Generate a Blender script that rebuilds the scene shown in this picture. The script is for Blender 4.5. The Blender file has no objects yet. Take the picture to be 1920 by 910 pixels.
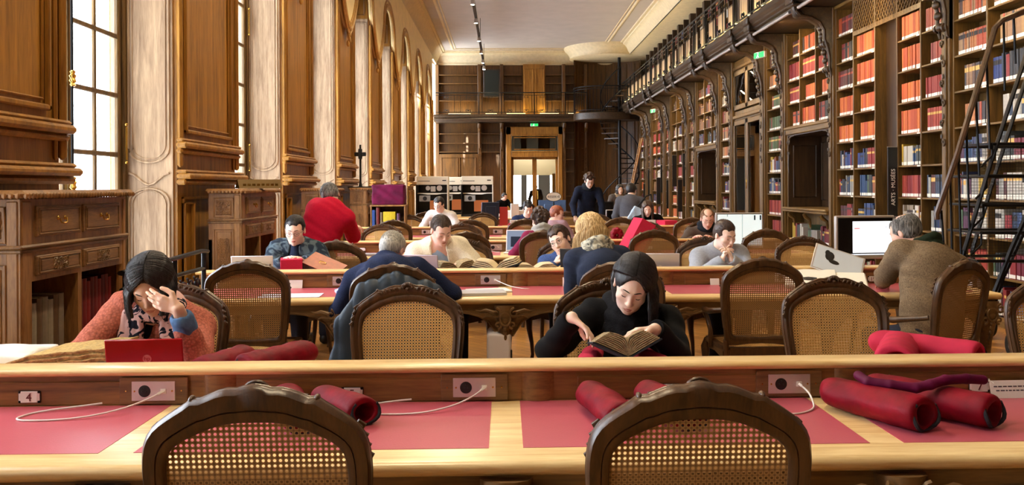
import bpy, math, random
import numpy as np
from mathutils import Vector, Matrix
PI = math.pi
S = bpy.context.scene
COL = S.collection
# ------------------------------------------------------------------ camera
F_PX, CX, CY, CAM_H = 1600.0, 988.0, 350.0, 1.52
cam_data = bpy.data.cameras.new('camera')
cam = bpy.data.objects.new('camera', cam_data); COL.objects.link(cam)
CAM_M = Matrix.Translation((0, 0, CAM_H)) @ Matrix.Rotation(math.radians(-1.5), 4, 'Z') @ Matrix.Rotation(PI/2, 4, 'X') @ Matrix.Rotation(math.radians(-0.3), 4, 'Z')
cam.matrix_world = CAM_M
cam_data.sensor_width = 36.0
cam_data.lens = 36.0*F_PX/1920
cam_data.shift_x = (960-CX)/1920
cam_data.shift_y = (CY-455)/1920
cam_data.clip_end = 200
S.camera = cam
# ------------------------------------------------------------------ world, sun, exposure
W = bpy.data.worlds.new('sky'); S.world = W; W.use_nodes = True
wn = W.node_tree.nodes; wn.clear()
bg = wn.new('ShaderNodeBackground'); wo = wn.new('ShaderNodeOutputWorld')
bg.inputs[0].default_value = (0.80, 0.89, 1.0, 1); bg.inputs[1].default_value = 13
W.node_tree.links.new(bg.outputs[0], wo.inputs[0])
sd = bpy.data.lights.new('sun', 'SUN'); sd.energy = 48; sd.angle = math.radians(0.8); sd.color = (1, 0.93, 0.80)
sun = bpy.data.objects.new('sun', sd); COL.objects.link(sun)
sun.rotation_euler = Vector((0.36, 1.0, -0.25)).to_track_quat('-Z', 'Y').to_euler()
S.view_settings.view_transform = 'Standard'; S.view_settings.look = 'None'
S.view_settings.gamma = 1; S.view_settings.exposure = 0.55; S.view_settings.use_curve_mapping = False
def area(name, loc, aim, sx, sy, power, col):
    d = bpy.data.lights.new(name, 'AREA'); d.shape = 'RECTANGLE'; d.size = sx; d.size_y = sy; d.energy = power; d.color = col
    o = bpy.data.objects.new(name, d); COL.objects.link(o); o.location = loc
    o.rotation_euler = Vector(aim).to_track_quat('-Z', 'Y').to_euler(); return o
# portals: guide the sky light through the window openings
BAY, PIER0, PIERW = 3.48, 3.88, 1.58            # bay pitch, near edge of first pier, pier width
XL, XW, XR = -2.80, -3.25, 5.25                # left pier plane, window plane, right bookcase plane
YB, YF, ZC = 35.0, -6.5, 7.05                  # back wall, wall behind the camera, ceiling
for k in range(-2, 9):
    yc = PIER0-0.95+BAY*k
    if yc > YB-.6 or yc < YF+.5: continue
    o = area('window_portal', (XW-.12, yc, 3.1), (1, 0, 0), 5.2, 1.75, 1, (1, 1, 1)); o.data.cycles.is_portal = True
# ceiling track spots and the strip lights under the gallery are built with their lamps
# ------------------------------------------------------------------ helpers
_R, _U, _F = CAM_M.to_3x3().col[0].copy(), CAM_M.to_3x3().col[1].copy(), -CAM_M.to_3x3().col[2].copy()
def at(px, py, Y=None, X=None, Z=None):
    d = _F + _R*((px-CX)/F_PX) - _U*((py-CY)/F_PX); o = Vector((0, 0, CAM_H))
    if Y is not None: t = Y/d.y
    elif X is not None: t = X/d.x
    else: t = (Z-CAM_H)/d.z
    return o+d*t
rnd = random.Random(7)
def V(*a): return Vector(a)
class MB:
    def __init__(s): s.v = []; s.f = []; s.m = []; s.uv = {}; s.M = Matrix.Identity(4); s.mi = 0
    def add(s, vs, fs):
        b = len(s.v); M = s.M
        s.v += [tuple(M @ Vector(p)) for p in vs]
        s.f += [tuple(b+i for i in f) for f in fs]; s.m += [s.mi]*len(fs)
    def box(s, x0, x1, y0, y1, z0, z1, b=0.0):
        if b <= 0:
            s.add([(x, y, z) for z in (z0, z1) for y in (y0, y1) for x in (x0, x1)],
                  [(0,2,3,1),(4,5,7,6),(0,1,5,4),(2,6,7,3),(0,4,6,2),(1,3,7,5)]); return
        b = min(b, .49*(x1-x0), .49*(y1-y0), .49*(z1-z0))
        vs = []; 
        for i in range(8):
            sx, sy, sz = (i & 1), (i >> 1) & 1, (i >> 2) & 1
            X, Y, Z = (x1 if sx else x0), (y1 if sy else y0), (z1 if sz else z0)
            dx, dy, dz = (-b if sx else b), (-b if sy else b), (-b if sz else b)
            vs += [(X, Y+dy, Z+dz), (X+dx, Y, Z+dz), (X+dx, Y+dy, Z)]
        q = lambda i, a: 3*i+a
        fs = [(q(0,0),q(4,0),q(6,0),q(2,0)), (q(1,0),q(3,0),q(7,0),q(5,0)),
              (q(0,1),q(1,1),q(5,1),q(4,1)), (q(2,1),q(6,1),q(7,1),q(3,1)),
              (q(0,2),q(2,2),q(3,2),q(1,2)), (q(4,2),q(5,2),q(7,2),q(6,2))]
        for a, c1, c2 in ((0,1,2),(1,0,2),(2,0,1)):
            for o1 in (0, 1):
                for o2 in (0, 1):
                    i = (o1 << c1) | (o2 << c2); j = i | (1 << a)
                    fs.append((q(i,c1), q(j,c1), q(j,c2), q(i,c2)))
        for i in range(8): fs.append((q(i,0), q(i,1), q(i,2)))
        s.add(vs, fs)
    def tube(s, pts, r, n=8, closed=False, flat=1.0, up=None, caps=True):
        P = [Vector(p) for p in pts]; N = len(P)
        rs = r if isinstance(r, (list, tuple)) else [r]*N
        vs = []; fs = []; prev = None
        for i in range(N):
            if closed: t = P[(i+1) % N]-P[i-1]
            else: t = P[min(i+1, N-1)]-P[max(i-1, 0)]
            if t.length < 1e-9: t = V(0, 0, 1)
            t.normalize()
            if up is not None: a = Vector(up)
            elif prev is None: a = V(0, 0, 1) if abs(t.z) < .9 else V(1, 0, 0)
            else: a = prev
            u = (a-t*a.dot(t)); u = u.normalized() if u.length > 1e-6 else t.orthogonal().normalized()
            prev = u; w = t.cross(u)
            for k in range(n):
                an = 2*PI*k/n; vs.append(P[i]+u*(math.cos(an)*rs[i]*flat)+w*(math.sin(an)*rs[i]))
        L = N if closed else N-1
        for i in range(L):
            j = (i+1) % N
            for k in range(n):
                k2 = (k+1) % n; fs.append((i*n+k, i*n+k2, j*n+k2, j*n+k))
        if not closed and caps:
            fs.append(tuple(range(n-1, -1, -1))); fs.append(tuple((N-1)*n+k for k in range(n)))
        s.add(vs, fs)
    def prism(s, poly, a0, a1, axis='y', bev=0.0):
        """poly: 2D outline in the plane across axis, extruded from a0 to a1"""
        def P3(p, a):
            return {'y': (p[0], a, p[1]), 'x': (a, p[0], p[1]), 'z': (p[0], p[1], a)}[axis]
        n = len(poly)
        if bev > 0:
            c = (sum(p[0] for p in poly)/n, sum(p[1] for p in poly)/n)
            def ins(i):
                p0, p1, p2 = Vector(poly[i-1]), Vector(poly[i]), Vector(poly[(i+1) % n])
                e = ((p1-p0).normalized()+(p2-p1).normalized())
                e = e.normalized() if e.length > 1e-6 else V(1, 0)
                nn = Vector((-e.y, e.x)); return nn
            A = sum(poly[i-1][0]*poly[i][1]-poly[i][0]*poly[i-1][1] for i in range(n)); sg = 1 if A > 0 else -1
            inner = [tuple(Vector(poly[i])+ins(i)*bev*sg) for i in range(n)]
            rings = [(inner, a0), (poly, a0+bev), (poly, a1-bev), (inner, a1)]
        else: rings = [(poly, a0), (poly, a1)]
        vs = [P3(p, a) for ring, a in rings for p in ring]; fs = []
        for k in range(len(rings)-1):
            for i in range(n):
                j = (i+1) % n; fs.append((k*n+i, k*n+j, (k+1)*n+j, (k+1)*n+i))
        fs.append(tuple(range(n-1, -1, -1))); fs.append(tuple((len(rings)-1)*n+i for i in range(n)))
        s.add(vs, fs)
    def ring(s, outer, inner, a0, a1, axis='y'):
        """plate between two outlines with the same number of points"""
        def P3(p, a): return {'y': (p[0], a, p[1]), 'x': (a, p[0], p[1]), 'z': (p[0], p[1], a)}[axis]
        n = len(outer)
        vs = [P3(p, a) for a in (a0, a1) for ring in (outer, inner) for p in ring]; fs = []
        for i in range(n):
            j = (i+1) % n
            fs += [(i, j, n+j, n+i), (2*n+i, 3*n+i, 3*n+j, 2*n+j), (i, 2*n+i, 2*n+j, j), (n+i, n+j, 3*n+j, 3*n+i)]
        s.add(vs, fs)
    def lathe(s, prof, c=(0, 0, 0), n=16, axis='z', sx=1, sy=1):
        vs = []; fs = []; m = len(prof)
        for (r, h) in prof:
            for k in range(n):
                a = 2*PI*k/n; x, y = r*math.cos(a)*sx, r*math.sin(a)*sy
                p = {'z': (x, y, h), 'y': (x, h, y), 'x': (h, x, y)}[axis]
                vs.append((c[0]+p[0], c[1]+p[1], c[2]+p[2]))
        for i in range(m-1):
            for k in range(n):
                k2 = (k+1) % n; fs.append((i*n+k, i*n+k2, (i+1)*n+k2, (i+1)*n+k))
        fs.append(tuple(range(n-1, -1, -1))); fs.append(tuple((m-1)*n+k for k in range(n)))
        s.add(vs, fs)
    def ball(s, c, r, n=10, m=7):
        if not isinstance(r, (tuple, list)): r = (r, r, r)
        vs = [(c[0], c[1], c[2]-r[2])]; fs = []
        for i in range(1, m):
            t = PI*i/m-PI/2
            for k in range(n):
                a = 2*PI*k/n; vs.append((c[0]+r[0]*math.cos(t)*math.cos(a), c[1]+r[1]*math.cos(t)*math.sin(a), c[2]+r[2]*math.sin(t)))
        vs.append((c[0], c[1], c[2]+r[2])); L = len(vs)-1
        for k in range(n): fs.append((0, 1+(k+1) % n, 1+k)); fs.append((L, L-n+k, L-n+(k+1) % n))
        for i in range(m-2):
            for k in range(n):
                k2 = (k+1) % n; fs.append((1+i*n+k, 1+i*n+k2, 1+(i+1)*n+k2, 1+(i+1)*n+k))
        s.add(vs, fs)
    def grid(s, fn, nu, nv, closed_u=False, thick=0):
        vs = [tuple(fn(i/nu, j/nv)) for j in range(nv+1) for i in range(nu+1)]; w = nu+1
        fs = [(j*w+i, j*w+i+1, (j+1)*w+i+1, (j+1)*w+i) for j in range(nv) for i in range(nu)]
        s.add(vs, fs)
    def mesh(s, name, mats, smooth=True, angle=40):
        me = bpy.data.meshes.new(name); me.from_pydata(s.v, [], s.f)
        for m in (mats if isinstance(mats, (list, tuple)) else [mats]): me.materials.append(m)
        if len(set(s.m)) > 1: me.polygons.foreach_set('material_index', s.m)
        if smooth:
            me.polygons.foreach_set('use_smooth', [True]*len(me.polygons)); me.update()
            me.set_sharp_from_angle(angle=math.radians(angle))
        me.validate(); me.update()
        return me
    def build(s, name, mats, parent=None, loc=None, **kw):
        return link(name, s.mesh(name, mats, **kw), parent, loc)
def link(name, me, parent=None, loc=None, rot=None):
    o = bpy.data.objects.new(name, me); COL.objects.link(o)
    if parent is not None: o.parent = parent
    if loc is not None: o.location = loc
    if rot is not None: o.rotation_euler = rot
    return o
def tag(o, label, cat, group=None, kind=None):
    o['label'] = label; o['category'] = cat
    if group: o['group'] = group
    if kind: o['kind'] = kind
    return o
def thing(name, label, cat, loc=(0, 0, 0), rz=0, group=None):
    o = bpy.data.objects.new(name, None); COL.objects.link(o); o.empty_display_size = .1
    o.location = loc; o.rotation_euler = (0, 0, rz); return tag(o, label, cat, group)
def struct(o): o['kind'] = 'structure'; return o
def copy_tree(o, parent=None):
    c = o.copy(); COL.objects.link(c); c.parent = parent
    for ch in list(o.children): copy_tree(ch, c)
    return c
# ------------------------------------------------------------------ materials
def newmat(name):
    m = bpy.data.materials.new(name); m.use_nodes = True; nt = m.node_tree
    return m, nt, nt.nodes['Principled BSDF']
def lin(c): return tuple(((x/12.92) if x <= .04045 else ((x+.055)/1.055)**2.4) for x in c)
def plain(name, c, rough=.6, metal=0, spec=.5, noise=0, nscale=30, bump=0, bscale=60, sheen=0, emit=None, estr=0, srgb=True, coat=0):
    m, nt, b = newmat(name); c = lin(c) if srgb else c; L = nt.links.new
    b.inputs['Base Color'].default_value = (*c, 1); b.inputs['Roughness'].default_value = rough
    b.inputs['Metallic'].default_value = metal; b.inputs['Specular IOR Level'].default_value = spec
    if sheen: b.inputs['Sheen Weight'].default_value = sheen; b.inputs['Sheen Roughness'].default_value = .4; b.inputs['Sheen Tint'].default_value = (*[min(1, x*2+.1) for x in c], 1)
    if coat: b.inputs['Coat Weight'].default_value = coat
    if noise or bump:
        tc = nt.nodes.new('ShaderNodeTexCoord')
    if noise:
        n = nt.nodes.new('ShaderNodeTexNoise'); n.inputs['Scale'].default_value = nscale; n.inputs['Detail'].default_value = 4
        L(tc.outputs['Object'], n.inputs['Vector'])
        r = nt.nodes.new('ShaderNodeValToRGB'); r.color_ramp.elements[0].position = .3; r.color_ramp.elements[1].position = .7
        r.color_ramp.elements[0].color = (*[x*(1-noise) for x in c], 1); r.color_ramp.elements[1].color = (*[min(1, x*(1+noise)) for x in c], 1)
        L(n.outputs['Fac'], r.inputs['Fac']); L(r.outputs['Color'], b.inputs['Base Color'])
    if bump:
        n2 = nt.nodes.new('ShaderNodeTexNoise'); n2.inputs['Scale'].default_value = bscale; n2.inputs['Detail'].default_value = 3
        L(tc.outputs['Object'], n2.inputs['Vector'])
        bp = nt.nodes.new('ShaderNodeBump'); bp.inputs['Strength'].default_value = bump; bp.inputs['Distance'].default_value = .01
        L(n2.outputs['Fac'], bp.inputs['Height']); L(bp.outputs['Normal'], b.inputs['Normal'])
    if emit: b.inputs['Emission Color'].default_value = (*emit, 1); b.inputs['Emission Strength'].default_value = estr
    return m
def wood(name, dark, light, grain=(14, 14, 1.2), rough=.42, bump=.15, spec=.5, fig=1.0):
    m, nt, b = newmat(name); L = nt.links.new; N = nt.nodes.new
    tc = N('ShaderNodeTexCoord'); mp = N('ShaderNodeMapping'); mp.inputs['Scale'].default_value = grain
    L(tc.outputs['Object'], mp.inputs['Vector'])
    n1 = N('ShaderNodeTexNoise'); n1.inputs['Scale'].default_value = 1.6; n1.inputs['Detail'].default_value = 6; n1.inputs['Roughness'].default_value = .62; n1.inputs['Distortion'].default_value = .6
    L(mp.outputs['Vector'], n1.inputs['Vector'])
    mp2 = N('ShaderNodeMapping'); mp2.inputs['Scale'].default_value = tuple(g*6 for g in grain); L(tc.outputs['Object'], mp2.inputs['Vector'])
    n2 = N('ShaderNodeTexNoise'); n2.inputs['Scale'].default_value = 2.2; n2.inputs['Detail'].default_value = 3
    L(mp2.outputs['Vector'], n2.inputs['Vector'])
    mx = N('ShaderNodeMath'); mx.operation = 'MULTIPLY_ADD'; mx.inputs[1].default_value = .35; L(n2.outputs['Fac'], mx.inputs[0]); L(n1.outputs['Fac'], mx.inputs[2])
    rp = N('ShaderNodeValToRGB'); e = rp.color_ramp.elements; e[0].position = .45; e[1].position = .90 
    e[0].color = (*lin(dark), 1); e[1].color = (*lin(light), 1)
    L(mx.outputs[0], rp.inputs['Fac']); L(rp.outputs['Color'], b.inputs['Base Color'])
    b.inputs['Roughness'].default_value = rough; b.inputs['Specular IOR Level'].default_value = spec
    bp = N('ShaderNodeBump'); bp.inputs['Strength'].default_value = bump; bp.inputs['Distance'].default_value = .004
    L(mx.outputs[0], bp.inputs['Height']); L(bp.outputs['Normal'], b.inputs['Normal'])
    return m
M = {}
M['oak_v'] = wood('oak_panelling', (.41,.265,.075), (.71,.50,.19), (10, 10, .7))
M['oak_pale'] = wood('pale_oak', (.48,.37,.27), (.76,.65,.52), (12, 12, .8), rough=.5)  # paler oak for the window reveals and the gallery boards
M['oak_cab'] = wood('cabinet_oak', (.38,.25,.12), (.67,.48,.27), (9, 9, 1.5), rough=.45)
M['oak_cabh'] = wood('cabinet_oak_across', (.34,.23,.12), (.60,.44,.26), (9, 1.5, 9), rough=.45)
M['shelf_v'] = wood('bookcase_oak', (.23,.165,.075), (.47,.35,.165), (12, 12, .9))
M['shelf_h'] = wood('bookcase_oak_shelves', (.25,.18,.08), (.53,.40,.19), (12, .9, 12))
M['dark_v'] = wood('dark_oak', (.13,.085,.045), (.28,.19,.10), (12, 12, .9))
M['gallery'] = wood('gallery_oak', (.13,.095,.06), (.31,.23,.145), (12, .8, 12))
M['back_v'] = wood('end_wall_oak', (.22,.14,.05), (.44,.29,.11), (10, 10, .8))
M['gold_oak'] = wood('lit_door_oak', (.44,.29,.09), (.70,.49,.19), (10, 10, .8))  # brighter oak copy: light falling on the door wood put into its colour
M['beech'] = wood('honey_beech', (.82,.65,.40), (.97,.86,.63), (1.0, 14, 14), rough=.28, bump=.05)
M['desk_dk'] = wood('desk_walnut', (.36,.25,.12), (.62,.45,.24), (1.0, 12, 12), rough=.35)
M['apron'] = wood('desk_apron_oak', (.32,.23,.13), (.56,.42,.25), (1.0, 12, 12), rough=.4)
M['chair'] = wood('chair_walnut', (.19,.125,.075), (.38,.26,.16), (14, 14, 3), rough=.33)
M['plaster'] = plain('ceiling_plaster', (.70,.66,.62), .8, noise=.05, nscale=2, bump=.08, bscale=14)
M['cornice'] = plain('cornice_plaster', (.84,.77,.62), .7, noise=.08, nscale=9, bump=.6, bscale=22)
M['ochre'] = plain('ochre_plaster', (.97,.88,.64), .6, noise=.08, nscale=5, bump=.1, bscale=30)
M['gilt'] = plain('gilded_moulding', (.72,.55,.28), .42, noise=.15, nscale=20)
M['leather'] = plain('pink_leather', (.74,.34,.39), .34, noise=.04, nscale=5, bump=.06, bscale=160)
M['brass'] = plain('brass', (.83,.66,.32), .25, metal=1)
M['iron'] = plain('dark_iron', (.09,.09,.10), .45, metal=.6)
M['darkgap'] = plain('dark_recess', (.07,.05,.04), .9)
M['white'] = plain('white_paper', (.93,.92,.89), .7)
M['label'] = plain('white_spine_label', (.90,.88,.84), .7)
M['pages'] = plain('page_block', (.84,.77,.62), .8, noise=.12, nscale=120)
M['oldpages'] = plain('old_page_block', (.70,.58,.38), .8, noise=.35, nscale=90, bump=.5, bscale=120)
M['alu'] = plain('brushed_metal', (.80,.78,.77), .38, metal=.7)
M['black'] = plain('black_plastic', (.05,.05,.055), .45)
M['cable'] = plain('white_cable', (.90,.88,.85), .5)
M['steel'] = plain('stainless', (.6,.6,.6), .3, metal=1)
M['rubber'] = plain('rubber', (.07,.07,.07), .8)
def glass_mat(name, tint=(1, 1, 1), refl=.5):
    m, nt, b = newmat(name); nt.nodes.remove(b); N = nt.nodes.new; L = nt.links.new
    t = N('ShaderNodeBsdfTransparent'); t.inputs[0].default_value = (*tint, 1); g = N('ShaderNodeBsdfGlossy'); g.inputs['Roughness'].default_value = .02
    fr = N('ShaderNodeFresnel'); mu = N('ShaderNodeMath'); mu.operation = 'MULTIPLY'; mu.inputs[1].default_value = refl
    mx = N('ShaderNodeMixShader'); L(fr.outputs[0], mu.inputs[0]); L(mu.outputs[0], mx.inputs[0]); L(t.outputs[0], mx.inputs[1]); L(g.outputs[0], mx.inputs[2])
    L(mx.outputs[0], nt.nodes['Material Output'].inputs[0]); return m
M['glass'] = glass_mat('window_glass'); M['cabglass'] = glass_mat('cabinet_glass', (.75, .78, .76), 1.6); M['lens'] = glass_mat('spectacle_lens', (.97,.97,.97), .8)
# floor: oblique parquet strips
def parquet():
    m, nt, b = newmat('oak_parquet'); N = nt.nodes.new; L = nt.links.new
    tc = N('ShaderNodeTexCoord'); mp = N('ShaderNodeMapping'); mp.inputs['Rotation'].default_value = (0, 0, PI/4)
    L(tc.outputs['Object'], mp.inputs['Vector'])
    br = N('ShaderNodeTexBrick'); br.inputs['Scale'].default_value = 1; br.inputs['Brick Width'].default_value = .55; br.inputs['Row Height'].default_value = .10
    br.inputs['Mortar Size'].default_value = .0025; br.inputs['Color1'].default_value = (*lin((.78,.56,.28)), 1); br.inputs['Color2'].default_value = (*lin((.62,.41,.18)), 1); br.inputs['Mortar'].default_value = (*lin((.2,.11,.05)), 1)
    L(mp.outputs['Vector'], br.inputs['Vector'])
    mp2 = N('ShaderNodeMapping'); mp2.inputs['Scale'].default_value = (2, 30, 1); L(mp.outputs['Vector'], mp2.inputs['Vector'])
    n = N('ShaderNodeTexNoise'); n.inputs['Scale'].default_value = 3; n.inputs['Detail'].default_value = 5; L(mp2.outputs['Vector'], n.inputs['Vector'])
    mx = N('ShaderNodeMix'); mx.data_type = 'RGBA'; mx.blend_type = 'MULTIPLY'; mx.inputs[0].default_value = .6
    rp = N('ShaderNodeValToRGB'); rp.color_ramp.elements[0].position = .3; rp.color_ramp.elements[0].color = (.45,.4,.35,1); rp.color_ramp.elements[1].position = .65
    L(n.outputs['Fac'], rp.inputs['Fac']); L(br.outputs['Color'], mx.inputs[6]); L(rp.outputs['Color'], mx.inputs[7]); L(mx.outputs[2], b.inputs['Base Color'])
    b.inputs['Roughness'].default_value = .3; return m
M['parquet'] = parquet()
# cane: woven strands, octagonal holes cut through the sheet
def cane(name, c1, c2):
    m, nt, b = newmat(name); N = nt.nodes.new; L = nt.links.new
    uv = N('ShaderNodeUVMap'); sc = N('ShaderNodeVectorMath'); sc.operation = 'SCALE'; sc.inputs['Scale'].default_value = 1/.0138
    L(uv.outputs[0], sc.inputs[0]); fr = N('ShaderNodeVectorMath'); fr.operation = 'FRACTION'; L(sc.outputs[0], fr.inputs[0])
    su = N('ShaderNodeVectorMath'); su.operation = 'SUBTRACT'; su.inputs[1].default_value = (.5,.5,0); L(fr.outputs[0], su.inputs[0])
    ab = N('ShaderNodeVectorMath'); ab.operation = 'ABSOLUTE'; L(su.outputs[0], ab.inputs[0])
    sp = N('ShaderNodeSeparateXYZ'); L(ab.outputs[0], sp.inputs[0])
    def ma(op, a, bb):
        n = N('ShaderNodeMath'); n.operation = op
        for i, v in enumerate((a, bb)):
            if isinstance(v, (int, float)): n.inputs[i].default_value = v
            else: L(v, n.inputs[i])
        return n.outputs[0]
    mxy = ma('MAXIMUM', sp.outputs[0], sp.outputs[1]); dg = ma('MULTIPLY', ma('ADD', sp.outputs[0], sp.outputs[1]), .72)
    d = ma('MAXIMUM', mxy, dg); hole = ma('LESS_THAN', d, .265)
    # small triangular gaps between the strands
    g2 = ma('ABSOLUTE', ma('SUBTRACT', sp.outputs[0], sp.outputs[1]), 0); 
    st = ma('MULTIPLY', ma('LESS_THAN', g2, .05), ma('GREATER_THAN', d, .36)); 
    e1 = ma('LESS_THAN', ma('ABSOLUTE', ma('SUBTRACT', mxy, .46), 0), .028)
    fac = ma('MAXIMUM', st, e1)
    mc = N('ShaderNodeMix'); mc.data_type = 'RGBA'; L(fac, mc.inputs[0]); mc.inputs[6].default_value = (*lin(c1), 1); mc.inputs[7].default_value = (*lin(c2), 1)
    L(mc.outputs[2], b.inputs['Base Color']); b.inputs['Roughness'].default_value = .5
    inv = ma('SUBTRACT', 1, hole); L(inv, b.inputs['Alpha'])
    return m
M['cane'] = cane('woven_cane', (.93,.76,.48), (.55,.38,.18))
M['cane2'] = cane('shaded_woven_cane', (.72,.57,.36), (.38,.27,.15))  # dim copy of the cane: shade on the chair backs put into its colour
def hexrgb(*a): return a
# ================================================================== THE SETTING
XRR = 6.0
m = MB(); m.box(-3.6, 7, YF-.1, 46, -.1, 0); struct(m.build('floor', M['parquet']))
m = MB(); m.box(-3.6, 7, YF-.1, YB+.3, ZC, ZC+.15); struct(m.build('ceiling', M['plaster']))
def piers():
    k = -3
    out = []
    while True:
        y0 = PIER0+BAY*k; y1 = y0+PIERW; k += 1
        if y0 > YB: break
        if y1 < YF: continue
        out.append((max(y0, YF), min(y1, YB)))
    return out
PIERS = piers()
# pier cores + reveals (pale) + lintels over the niches
m = MB(); mp = MB()
for (a, b) in PIERS:
    m.box(XW-.12, XL, a+.02, b-.02, 0, ZC)
    mp.box(XW-.10, XL-.03, a, a+.0199, 0, 5.02); mp.box(XW-.10, XL-.03, b-.0199, b, 0, 5.02)
    m.box(XW-.10, XL-.03, a, a+.0199, 5.02, 5.9); m.box(XW-.10, XL-.03, b-.0199, b, 5.02, 5.9)
for i in range(len(PIERS)-1):
    a, b = PIERS[i][1], PIERS[i+1][0]
    m.box(XW-.12, XL, a-.02, b+.02, 5.85, ZC)      # head of the niche
    m.box(XW-.12, XW+.1, a-.02, b+.02, 5.0, 5.9)
    m.box(XW-.12, XW+.1, a-.02, b+.02, 0, .55)   # below the window
struct(m.build('wall_left', M['oak_v']))
def rect_path(y0, y1, z0, z1, arch=0, n=10, foot=0):
    p = [(y0, z0+foot), (y0, z1-arch)] if foot else [(y0, z0), (y0, z1-arch)]
    if arch:
        for i in range(1, n): t = PI-PI*i/n; p.append(((y0+y1)/2+(y1-y0)/2*math.cos(t), z1-arch+arch*math.sin(t)))
    p += [(y1, z1-arch), (y1, z0+foot)]
    if foot:
        for i in range(1, n): t = -PI*i/n; p.append(((y0+y1)/2+(y1-y0)/2*math.cos(t), z0+foot+foot*math.sin(t)))
    else: pass
    return p
# raised mouldings on the reveals: long panel over a shorter one, meeting in an arc
for (a, b) in PIERS:
    for yy, sg in ((a, -1), (b, 1)):
        y = yy+sg*.004
        for off, r in ((0, .011), (.03, .006)):
            up = rect_path(XL-.40+off, XL-.06-off, 1.74+off, 4.95-off, .0, foot=.12)
            mp.tube([(x, y, z) for x, z in up], r, 6, closed=True)
            lo = rect_path(XL-.40+off, XL-.06-off, .35+off, 1.52-off*.5, .12)
            mp.tube([(x, y, z) for x, z in lo], r, 6, closed=True)
        mp.tube([(XL-.40+.34*i/8, y, 1.60+.05*math.cos(2*PI*(i/8))) for i in range(9)], .012, 6)
        mp.tube([(XL-.36, y, 5.1), (XL-.36, y, 5.55), (XL-.10, y, 5.55), (XL-.10, y, 5.1)], .01, 6, closed=True)
o = mp.build('wall_left_reveals', M['oak_pale']); struct(o)
# panelling on the pier faces
m = MB()
def molding_rect(m, X, y0, y1, z0, z1, w=.03, d=.02):
    for (a, b, c, e) in ((y0, y1, z0, z0+w), (y0, y1, z1-w, z1), (y0, y0+w, z0, z1), (y1-w, y1, z0, z1)):
        m.box(X, X+d, a, b, c, e, .008)
for (a, b) in PIERS:
    if b-a < 1: continue
    X = XL
    for yy in (a, b-.05): m.box(X, X+.05, yy, yy+.05, 1.70, 4.9, .02)
    m.box(X, X+.025, a+.07, a+.10, 1.70, 4.9, .01); m.box(X, X+.025, b-.10, b-.07, 1.70, 4.9, .01)
    molding_rect(m, X, a+.16, b-.16, 2.0, 4.9, .035, .035); molding_rect(m, X, a+.22, b-.22, 2.06, 4.84, .015, .02)
    for z, h, d in ((1.865, .055, .10), (1.92, .03, .07), (1.82, .045, .06), (1.60, .05, .14), (1.65, .03, .10), (1.55, .05, .09)):
        m.box(X, X+d, a-.02, b+.02, z, z+h, .018)
    molding_rect(m, X, a+.1, b-.1, .25, 1.45, .03, .03); molding_rect(m, X, a+.1, a+.34, .30, 1.40, .02, .04); molding_rect(m, X, b-.34, b-.1, .30, 1.40, .02, .04)
    m.box(X, X+.04, a, b, 0, .2, .01)
struct(m.build('trim_1', M['oak_v']))
# ochre spandrels: arches springing from pointed swags on each pier
m = MB(); mg = MB()
def spand_curve(yn, n=26):
    """curve from the swag tip left of niche centre yn over the arch to the tip on the right"""
    pts = []; hb = BAY/2
    for i in range(n+1):
        t = i/n
        y = -hb+hb*(t)
        s = abs(y)/hb                                    # 1 at the tip, 0 at the crown
        if s > .53: u = (s-.53)/.47; z = 4.32+.80*(1-u)**1.7
        else: u = s/.53; z = 5.12+.68*math.sqrt(max(0, 1-u**2.3))
        pts.append((y, z))
    right = [(-y, z) for y, z in reversed(pts[:-1])]
    return [(yn+y, z) for y, z in pts+right]
for i in range(len(PIERS)-1):
    yn = (PIERS[i][1]+PIERS[i+1][0])/2
    c = spand_curve(yn)
    for j in range(len(c)-1):
        (ya, za), (yb, zb) = c[j], c[j+1]
        m.add([(XL+x, y, z) for x in (0, .075) for (y, z) in ((ya, za), (yb, zb), (yb, 6.52), (ya, 6.52))],
              [(4,5,6,7), (0,1,5,4), (0,3,2,1)])
    for off, r in ((0, .045), (-.11, .022), (.09, .018)):
        mg.tube([(XL+.08, y, z-off) for y, z in c], r, 8)
    # pendant and rocaille at the tip, crown stem
    y, z = c[0]
    for dz, w in ((.0, .16), (-.10, .11), (-.20, .06)):
        mg.tube([(XL+.06, y-w, z+dz+.16), (XL+.08, y-w*.7, z+dz+.04), (XL+.09, y, z+dz-.03), (XL+.08, y+w*.7, z+dz+.04), (XL+.06, y+w, z+dz+.16)], .022, 8)
    mg.ball((XL+.06, y, z-.26), (.03, .03, .06))
    mg.tube([(XL+.05, yn-.06, 5.80), (XL+.05, yn-.05, 6.5)], .018, 6); mg.tube([(XL+.05, yn+.06, 5.80), (XL+.05, yn+.05, 6.5)], .018, 6)
    mg.ball((XL+.06, yn, 5.84), (.03, .09, .07))
struct(m.build('trim_2', M['ochre'])); struct(mg.build('trim_3', M['gilt']))
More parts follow.
